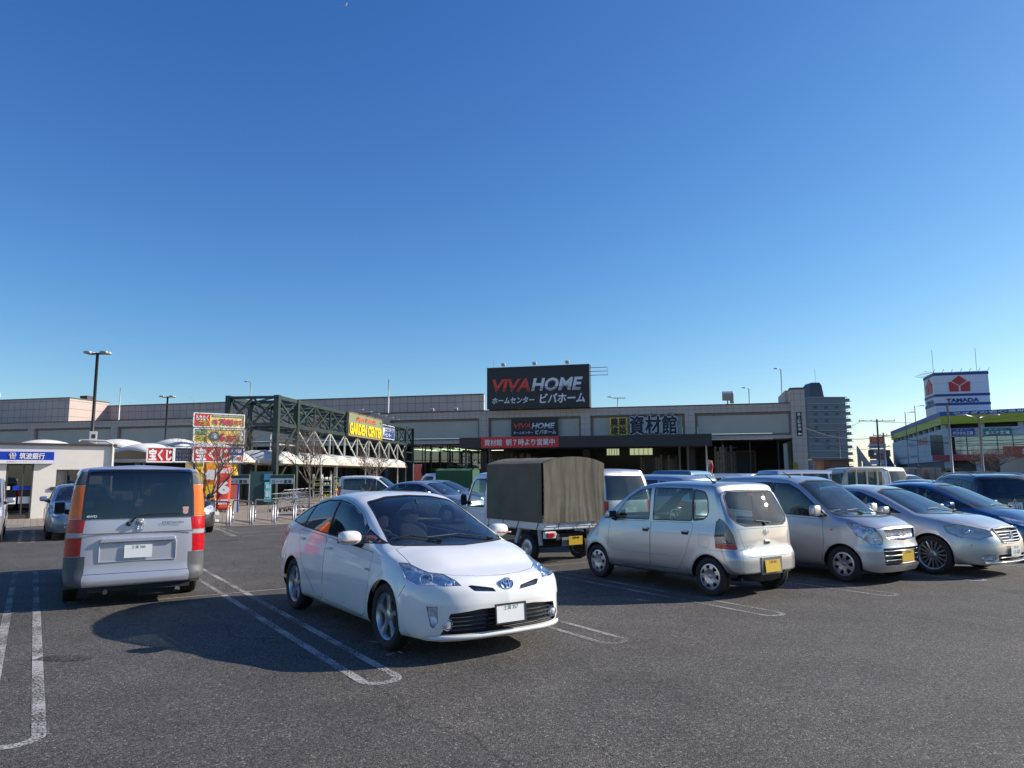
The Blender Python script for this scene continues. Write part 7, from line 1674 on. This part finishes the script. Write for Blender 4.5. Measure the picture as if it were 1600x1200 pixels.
def other_cars():
    # dark suv seen from behind at the right
    P = paint('dark_grey_paint', (.035,.036,.04), metal=.4, rough=.35)
    root = place('suv', (12.35+.98*math.cos(R(82)), 18.0+.98*math.sin(R(82))), R(82), 2.67, 'dark grey SUV with roof rails seen from behind at the right edge')
    sh = generic(SUV, P, root, .9, dark_rear=True, wheels='alloy5', wr_=.345, ww=.21, ra=.39)
    roof_rails(sh, mat('rail_silver', (.6,.6,.62), .3, .9)); plate(sh, -1, .88, -1, top='土浦 300', main='・2 12', tilt=5)
    c, n = sh.hit(sh.P(-1,0,1.01), (-1,0,0)); M = frameM(c-Vector((.012,0,0)), (0,-1,0), (0,0,1)); e = MB()
    for a in (90, 210, 330):
        A = M @ Matrix.Rotation(R(a), 4, 'Z'); e.prism([(0,0),(.028,.018),(.056,0),(.028,-.018)], .006, A)
    e.build('emblem', CM['chrome'], root)
    c0 = [sh.hit(sh.P(-1,y,z), (-1,0,0)) for y,z in ((0,1.06),(-.08,1.12),(-.45,1.16))]; m = MB(); m.tube([a+b*.02 for a,b in c0], .010, 6); m.build('wiper', CM['trim'], root)
    mirror_pod(sh, 2.1, 1.16, (.14,.24,.17), out=.07); sh.body()
    # blue hatchback beside the saloon
    S = dict(PRIUS); S.update(fw=[(-.69,.968),(0,.955),(.69,.968),(.548,1.385),(.30,1.437),(-.30,1.437),(-.548,1.385)], rw=[(-.5,1.1),(.5,1.1),(.5,1.36),(-.5,1.36)],
        hood=[(2.60,-.69),(2.95,-.70),(3.18,-.62),(3.36,-.46),(3.47,-.2),(3.47,.2),(3.36,.46),(3.18,.62),(2.95,.70),(2.60,.69)],
        side=[('quarter_glass',[(2.44,.985),(2.03,.965),(2.03,1.115)],.02),('front_window',[(2.02,.963),(1.056,.995),(1.062,1.398),(1.40,1.36),(1.70,1.262),(1.985,1.135)],.02),('rear_window',[(1.045,.998),(.22,1.035),(.32,1.335),(.62,1.385),(1.06,1.398)],.02)],
        doors=[('front_door',[(2.28,.30),(2.36,.90),(1.07,.975),(1.07,.27)]),('rear_door',[(1.06,.27),(1.06,.975),(.10,1.01),(.34,.60),(.58,.27)])],
        hl=[(2.87,.79,.850),(3.02,.76,.872),(3.20,.68,.840),(3.34,.56,.775),(3.45,.41,.69),(3.45,.41,.645),(3.38,.55,.640),(3.22,.74,.655),(3.05,.82,.725)], tl=[(-.36,.84,.98),(-.70,.72,1.02),(-.84,.62,.72),(-.60,.82,.62)],
        dash=(2.02,.90), seats=[(1.15,False,.62),(.25,True,.50)], zseat=.40)
    P = paint('metallic_blue_paint', (.012,.085,.22), metal=.45, rough=.3)
    ra = grid(16.75, 9.75)
    root = place('hatchback_car', (ra.x, ra.y), YF, 2.7, 'metallic blue hatchback with a long sloping windscreen beside the pale silver saloon')
    sh = generic(S, P, root, .9, wheels='alloy5', wr_=.317, ww=.195, ra=.352)
    mirror_pod(sh, 2.03, 1.0, (.15,.24,.14), out=.07); handle(sh, 1.2, .855); wiper(sh, [(2.62,.50,1.0),(2.50,.10,1.05),(2.52,-.28,1.03)])
    m = MB(); c, n = sh.hit(sh.P(1.3,0,1.6), (0,0,1)); m.tube([c, c+Vector((-.08,0,.07))], [.012,.006], 6); m.build('antenna', CM['trim'], root)
    plate(sh, 3.6, .40, 1, top='土浦 500'); sh.body()
    # silver people carrier behind the covered truck
    MPV = dict(VAN); MPV.update(wr=[(-.93,.64),(1.8,.66),(2.4,.68),(3.1,.72),(3.7,.62)], zt=[(-.93,1.70),(-.8,1.77),(-.5,1.81),(.5,1.83),(1.8,1.81),(2.3,1.72),(3.0,1.24),(3.15,1.12),(3.45,1.02),(3.6,.95),(3.7,.86)],
        pr=[(0,0),(.5,.03),(.70,.10),(.78,.16),(.848,.34)], profr=[(.22,.05),(.40,.0),(.6,.0),(.66,.04),(1.1,.07),(1.4,.14),(1.8,.3)],
        fw=[(-.70,1.12),(.70,1.12),(.60,1.68),(-.60,1.68)], rw=[(-.64,1.10),(.64,1.10),(.57,1.66),(-.57,1.66)],
        side=[('rear_quarter_glass',[(.35,1.12),(-.50,1.14),(-.42,1.66),(.35,1.68)],.04),('rear_window',[(1.40,1.11),(.41,1.12),(.41,1.68),(1.40,1.68)],.04),('front_window',[(2.72,1.09),(1.47,1.11),(1.47,1.68),(2.0,1.65),(2.3,1.5)],.04)],
        doors=[('rear_door',[(1.42,.30),(1.42,1.08),(.40,1.09),(.48,.31)])], tl=[(-.90,.68,1.08),(-.62,.86,1.10),(-.62,.88,.80),(-.92,.70,.84)], dash=(2.6,1.05), seats=[(1.8,False,.62),(.9,True,.6)], zseat=.52)
    P = paint('bluish_silver_paint', (.50,.51,.53), metal=.75, rough=.36)
    def back_in(u, v, S, xr):   # rear bumper at v, nose away
        q = grid(u, v - xr); return (q.x, q.y)
    root = place('people_carrier', back_in(11.40, 12.45, MPV, -.93), YB, 2.803, 'silver people carrier seen from behind between the covered truck and the small hatchback')
    sh = generic(MPV, P, root, .8, dark_rear=True, tint=(.45,.5,.5), wheels='cap_plain', wr_=.31, ra=.35)
    c0 = [sh.hit(sh.P(-1,y,z), (-1,0,0)) for y,z in ((0,1.12),(-.15,1.17),(-.45,1.18))]; m = MB(); m.tube([a+b*.02 for a,b in c0], .010, 6); m.build('wiper', CM['trim'], root); plate(sh, -1, .85, -1, top='土浦 501'); sh.body()
    # wagon further right, roof visible over the small hatchback
    W2 = dict(SUV); W2.update(Ra=.35, rt=.31)
    root = place('estate_car', back_in(13.95, 12.3, W2, -.98), YB, 2.67, 'silver estate car, mostly hidden, roof showing above the small hatchback')
    sh = generic(W2, P, root, .7, dark_rear=True, wheels='cap_plain', wr_=.31, ra=.35); sh.body()
    # row beyond, on the left: parked nose to us
    specs = [((-1.30), 'silver_paint', 'silver hatchback cut by the left edge of the photo, nose towards the lane', 'hatch'),
             ((1.22), 'steel_blue_paint', 'steel blue saloon half hidden by the minivan, nose towards the lane', 'saloon'),
             ((3.72), 'black_paint', 'black saloon showing only a sliver right of the minivan', 'saloon')]
    paint('steel_blue_paint', (.16,.22,.30), metal=.5); paint('black_paint', (.012,.012,.014), metal=.1, rough=.3)
    for u, pn, lab, kind in specs:
        P2 = paint(pn, (.5,.51,.52), metal=.75, rough=.36); Sx = WAGON if kind == 'hatch' else SALOON
        q = grid(u, 22.6 + Sx['xf']); root = place('parked_car', (q.x, q.y), YF, Sx['wb'], lab, group='cars parked in the row by the bank')
        sh = generic(Sx, P2, root, .7, wheels='cap_plain', wr_=.30, ra=.33)
        mirror_pod(sh, 2.05, 1.03, (.13,.21,.14), out=.07); plate(sh, 3.7, .42, 1); sh.body()
    # cars along the shop front
    def far(Sx, P, px, Y, yaw, name, lab, fine=.55, dark=False, cat='car', dz=0, grp='cars parked by the shop front', mid=True):
        c = at(px, 742, Y); o = place(name, (c.x - Sx['wb']/2*math.cos(R(yaw)), Y - Sx['wb']/2*math.sin(R(yaw))), R(yaw), Sx['wb'], lab, cat, grp)
        sh = generic(Sx, P, o, fine, dark_rear=dark, wheels='cap_plain', wr_=.29, detail=0, ra=.325); 
        if 'dash' in Sx: interior(sh, Sx['dash'][0], Sx['dash'][1], Sx['seats'][:1], z_seat=.5)
        return sh, o
    W = paint('solid_white_paint', (.80,.80,.80), rough=.35)
    sh, o = far(WAGON, W, 586, 32, -8, 'parked_car', 'white tall wagon side-on in front of the garden centre'); sh.body(); o.location.z = .0
    sh, o = far(SALOON, paint('bluish_silver_paint',(.5,.5,.5)), 668, 27, -28, 'parked_car', 'silver saloon side-on, nearer of the two saloons above the white hybrid roof'); mirror_pod(sh, 2.12, 1.01, (.13,.21,.13), out=.07); sh.body()
    sh, o = far(SALOON, paint('steel_blue_paint',(.5,.5,.5)), 690, 31.5, -26, 'parked_car', 'steel blue saloon behind the silver saloon above the white hybrid roof'); mirror_pod(sh, 2.12, 1.01, (.13,.21,.13), out=.07); sh.body()
    sh, o = far(WAGON, W, 1020, 30, 100, 'parked_car', 'white kei wagon whose roof shows left of the black one behind the small hatchback'); sh.body()
    sh, o = far(WAGON, paint('black_paint',(0,0,0)), 1049, 26, 105, 'parked_car', 'black kei wagon behind the small hatchback, roof line only'); sh.body()
    sh, o = far(MPV, paint('steel_blue_paint',(.5,.5,.5)), 1075, 27, 60, 'parked_car', 'blue-silver people carrier behind the small hatchback, roof line only'); sh.body()
    sh, o = far(SUV, P, 1155, 33, 10, 'parked_car', 'silver SUV with roof rails in the middle distance below the store entrance'); roof_rails(sh, mat('rail_silver',(.6,.6,.6),.3,.9)); sh.body()
    sh, o = far(SUV, W, 1212, 33, 15, 'parked_car', 'white SUV in the middle distance below the right end of the store'); roof_rails(sh, mat('rail_silver',(.6,.6,.6),.3,.9)); sh.body()
    sh, o = far(MPV, paint('bluish_silver_paint',(.5,.5,.5)), 1275, 27, 10, 'parked_car', 'silver people carrier roof showing above the tall kei wagon'); sh.body()
    H = dict(MPV); sh, o = far(MPV, W, 1328, 31, 120, 'van', 'white van with dark rear glass left of the cream pickup', cat='van', dark=True); o.scale = (1,1,1.07); sh.body()
    sh, o = far(WAGON, W, 1412, 30, -60, 'parked_car', 'white kei wagon right of the cream pickup'); sh.body()
    sh, o = far(SALOON, paint('silver_paint',(.5,.5,.5)), 1450, 26, -50, 'parked_car', 'silver saloon between the cream pickup and the dark grey SUV'); sh.body()
    sh, o = far(SUV, paint('silver_paint',(.5,.5,.5)), 1582, 34, -20, 'parked_car', 'silver SUV far right beyond the dark grey SUV'); roof_rails(sh, mat('rail_silver',(.6,.6,.6),.3,.9)); sh.body()
    sh, o = far(SALOON, paint('black_paint',(.5,.5,.5)), 1535, 36, -30, 'parked_car', 'black saloon roof beyond the dark grey SUV'); sh.body()

# -------- kei truck with a tarpaulin box
CAB = dict(wb=1.0, xr=-.60, xf=.62, xeF=.20, xeR=-.5, Ra=.30, rt=.27, flare=.0,
    zb=[(-.6,.30),(.62,.28)], zt=[(-.6,1.72),(-.3,1.765),(0,1.75),(.12,1.70),(.3,1.45),(.5,1.08),(.56,.95),(.60,.80),(.62,.70)],
    w=[(-.6,.72),(.62,.71)], zm=[(0,.6)], zc=[(0,.8)], kc=[(0,.99)], ks=[(0,.97)], zs=[(-.6,.96),(.45,.93),(.62,.62)], ws=[(-.6,.71),(.3,.70),(.62,.64)],
    zr=[(-.6,1.66),(0,1.69),(.12,1.63),(.3,1.38),(.5,1.0),(.62,.66)], wr=[(-.6,.60),(0,.60),(.3,.63),(.5,.66),(.62,.58)],
    pf=[(0,0),(.5,.04),(.65,.12),(.72,.25)], proff=[(.3,.03),(.6,0),(.9,.03)], pr=[(0,0)], profr=[(0,0)],
    fw=[(-.62,.98),(.62,.98),(.54,1.62),(-.54,1.62)], rw=[(-.5,1.05),(.5,1.05),(.5,1.55),(-.5,1.55)], side=[('front_window',[(.36,.99),(-.45,.99),(-.45,1.60),(-.02,1.60),(.10,1.50)],.03)],
    doors=[('front_door',[(.12,.42),(.40,.96),(-.50,.96),(-.50,.42)])], hl=[(.45,.66,.74),(.60,.45,.74),(.60,.45,.58),(.45,.68,.58)])

def cloth(name, parent, m, L, Wd, z0, zs, zt, wr=.011, seed=1, name_rear=None, m2=None):
    """tarpaulin box: closed skin with real folds; x from 0 (rear) forward to L"""
    rnd = random.Random(seed); ph = [rnd.uniform(0, 6.28) for _ in range(12)]
    from mathutils import noise as _nz
    def wrinkle(a, b, k):   # a along the fold run (across), b vertical 0..1: irregular hanging folds, stronger towards the hem
        o = seed*7.3 + k*3.1; v = 0
        for f, s_, t_ in ((2.2, .9, .5), (5.0, .55, .9), (9.0, .30, 1.3)):
            n_ = _nz.noise(Vector((a*f + .35*_nz.noise(Vector((a, b*2.0, o))), b*t_, o + f))); v += s_*(.5-abs(n_)*2)
        v += .35*_nz.noise(Vector((a*2 - b*3.0, a*1.5 + b*3.5, o+9)))
        return wr*v*(.55 + .45*(1-b))
    def sheet(fn, nu, nv):
        vs = [fn(i/nu, j/nv) for j in range(nv+1) for i in range(nu+1)]
        return vs, [(j*(nu+1)+i, j*(nu+1)+i+1, (j+1)*(nu+1)+i+1, (j+1)*(nu+1)+i) for j in range(nv) for i in range(nu)]
    hw = Wd/2
    def top_z(y): return zs + (zt-zs)*(1-(abs(y)/hw)**2.4)
    rear = MB(); rear.add(*sheet(lambda u, v: Vector(((wrinkle(u*3.0, v, 0)*1.2 + .02*math.sin(math.pi*u)*math.sin(math.pi*v)) - .065, (u-.5)*Wd*(1-.02*math.sin(math.pi*v)), z0 + (top_z((u-.5)*Wd)-z0)*v)), 60, 40))
    rear.build('rear_curtain', m2 or m, parent, smooth=True)
    sk = MB()
    for s in (1,-1):
        sk.add(*sheet(lambda u, v: Vector((u*L, s*(hw + wrinkle(u*3.4, v, 3)*.7 - .012*math.sin(math.pi*v)*math.sin(3*math.pi*u)**2), z0 + (zs-z0)*v)), 60, 24))
    sk.add(*sheet(lambda u, v: Vector((u*L, (v-.5)*Wd, top_z((v-.5)*Wd) - .02*abs(math.sin(3*math.pi*u)) + .004*math.sin(40*u+ph[2]))), 48, 24))
    sk.add(*sheet(lambda u, v: Vector((L, (u-.5)*Wd, z0 + (top_z((u-.5)*Wd)-z0)*v)), 24, 12))
    sk.build('tarpaulin', m, parent, smooth=True)

def truck_bed(root, x0, L, wd=1.40, W=None, zfl=.66):
    dark = mat('chassis_dark', (.02,.02,.02), .7)
    m = MB(); m.box((x0+L/2,0,zfl), (L,wd,.05)); m.build('bed_floor', W, root)
    for s in (1,-1):
        m = MB(); m.box((x0+L/2, s*wd/2, zfl+.12), (L-.02,.03,.26)); m.box((x0+L/2, s*(wd/2+.012), zfl+.20), (L-.06,.02,.03)); m.box((x0+L/2, s*(wd/2+.012), zfl+.05), (L-.06,.02,.03)); m.build('side_board', W, root, bevel=.004)
    m = MB(); m.box((x0, 0, zfl+.12), (.03,wd+.02,.26)); m.box((x0-.018,0,zfl+.205), (.02,wd-.05,.025)); m.box((x0-.018,0,zfl+.05), (.02,wd-.05,.025)); m.build('tailboard', W, root, bevel=.004)
    m = MB()
    for s in (1,-1): m.box((x0+L/2, s*.36, .50), (L*.98,.07,.12))
    m.box((x0+.12,0,.50), (.06,.9,.10)); superell(m, (x0+.55,-.3,.42), (.6,.3,.25), .4,.4,8); superell(m, (x0+.62,0,.30), (.12,1.2,.10), .6,.6,8); m.build('chassis', dark, root, smooth=False)
    for s in (1,-1):
        for a in (.30, .95): m = MB(); m.bar((x0+a, s*.60, .64), (x0+a+(.12 if a>.5 else -.08), s*.62, .34), .05, .08); m.build('mud_guard', mat('guard_grey', (.45,.46,.47), .5), root)
        m = MB(); m.box((x0+.02, s*.56, .545), (.07,.26,.13)); o = m.build('tail_lamp_housing', W, root, bevel=.012)
        m = MB(); m.box((x0-.025, s*.575, .545), (.04,.15,.09)); m.build('tail_lamp', CM['red'], o, bevel=.010)
        m = MB(); m.lathe([(0,0),(.03,0),(.03,.03)], 14, 'X', (x0-.03, s*.45, .56)); m.build('reversing_lamp', mat('lens_white', (.6,.6,.6), .2), o)
    m = MB(); m.box((x0+.04,.10,.40), (.02,.30,.17)); m.build('number_plate_bracket', mat('bracket_grey', (.25,.26,.27), .5, .5), root)

def kei_truck(pos, yaw, lab, canvas, canvas2, ypl=True, seed=1, cov=2.0, wd=1.40, grp=None, plate_y=-.22):
    W = paint('solid_white_paint', (.80,.80,.80), rough=.35)
    root = empty('kei_truck', (pos[0], pos[1], 0), yaw, lab, 'truck', grp)      # origin: middle of the tailboard
    truck_bed(root, 0, 1.98, wd, W)
    S = dict(CAB); S.update(dx=-2.62, axles=()); mats = car_mats(W, tint=(.72,.80,.78)); sh = Shell(S, root, mats, .8); p = sh.P; g = mats['glass']
    sh.window('windshield', [p(2,y,z) for y,z in rounded(S['fw'], .04)], (1,0,0), g, flt=lambda c: c.x > 2.6, cosmin=.1)
    sh.window('rear_window', [p(-1,y,z) for y,z in rounded(S['rw'], .04)], (-1,0,0), g, flt=lambda c: c.x < 2.3, cosmin=.1)
    for s in (1,-1):
        nm, poly, r = S['side'][0]; sh.window(nm, Sd(sh, poly, s, r), SIDE(s), g, trim=.02, flt=lambda c: c.z > .9)
        sh.panel('front_door', Sd(sh, S['doors'][0][1], s, .03), SIDE(s)); sh.lamp([p(x, s*y, z) for x,y,z in S['hl']], (.9, s*.4, .1))
        sh.arch(0.0, .29, s)
    handle(sh, -.36, .86); mirror_pod(sh, .40, 1.10, (.06,.15,.24), out=.10, paintm=CM['trim'])
    m = MB(); superell(m, (2.15,-.30,1.0), (.15,.42,.65), .4,.4,8); superell(m, (2.30,-.30,.72), (.5,.42,.2), .4,.4,8); m.build('seat', CM['seat'], root, smooth=True)
    m = MB(); superell(m, (2.95,0,.90), (.3,1.2,.22), .4,.4,8); m.build('dashboard', CM['dash'], root, smooth=True)
    for ax in (.62, 2.62):
        for s in (1,-1): wheel(root, None, 'cap_plain', .27, .145, (ax, s*.615, .27), s)
    sh.body('cab')
    tp = empty('canvas_cover', (-.02, 0, 0)); tp.parent = root
    m = MB(); m.tube([(.0,0,.8),(.0,0,.81)], .01, 4); bpy.data.objects.remove(tp)
    hold = MB()
    for xx in (.02, .66, 1.30, 1.94): hold.tube([(xx,-wd/2+.02,.9),(xx,-wd/2+.02,1.85),(xx,-.4,1.93),(xx,0,1.95),(xx,.4,1.93),(xx,wd/2-.02,1.85),(xx,wd/2-.02,.9)], .014, 6)
    fr = hold.build('cover_frame', mat('frame_steel', (.3,.3,.3), .4, .8), root)
    cloth('cover', fr, canvas2, cov, wd+.10, .775, 1.90, 2.03, seed=seed, m2=canvas)
    m = MB()
    for s in (1,-1):
        for k in range(9):
            z = .86 + k*.115; m.tube([(-.035, s*(wd/2+.012), z), (.04, s*(wd/2+.045), z+.03)], .006, 5)
        for xx in (.12, .8, 1.35): m.tube([(xx, s*(wd/2+.03), .80), (xx+.10, s*(wd/2+.035), .62), (xx+.16, s*(wd/2+.01), .56)], .007, 5)
    for y in (-.5, -.1, .35): m.tube([(-.05, y, .79), (-.04, y+.05, .70), (-.02, y+.02, .60)], .006, 5)
    for y in (-.45, .05, .5): m.tube([(-.03, y, 1.93), (-.045, y+.01, 1.87)], .010, 5)
    m.build('rope', mat('rope_black', (.02,.02,.02), .8), root)
    m = MB(); pm = mat('plate_yellow', (.58,.38,.03), .35); m.box((-.015,-.04,.42), (.008,.33,.165)); o = m.build('number_plate', pm, root)
    if ypl: text('土浦 480', .17, .042, mat('plate_black_ink', (.02,.02,.02), .5), frameM((-.020,.045,.455), (0,-1,0), (0,0,1)), o, bold=.01, depth=.001)
    return root

# ================================================================== put the vehicles in
white_hybrid(); silver_kei(); kei_wagon(); silver_saloon(); minivan(); other_cars()
OLV = mat('olive_canvas', (.125,.112,.082), .85, noise=(3,.16), bump=(400,.25))
kei_truck((1.18,14.28), R(123.2), 'white kei truck under a tall olive canvas cover, tail towards us', OLV, OLV)
_a = at(742, 745, 40); kei_truck((_a.x, _a.y), R(168), 'white kei truck under a green canvas cover, beyond the two saloons', GC, GC, seed=4)
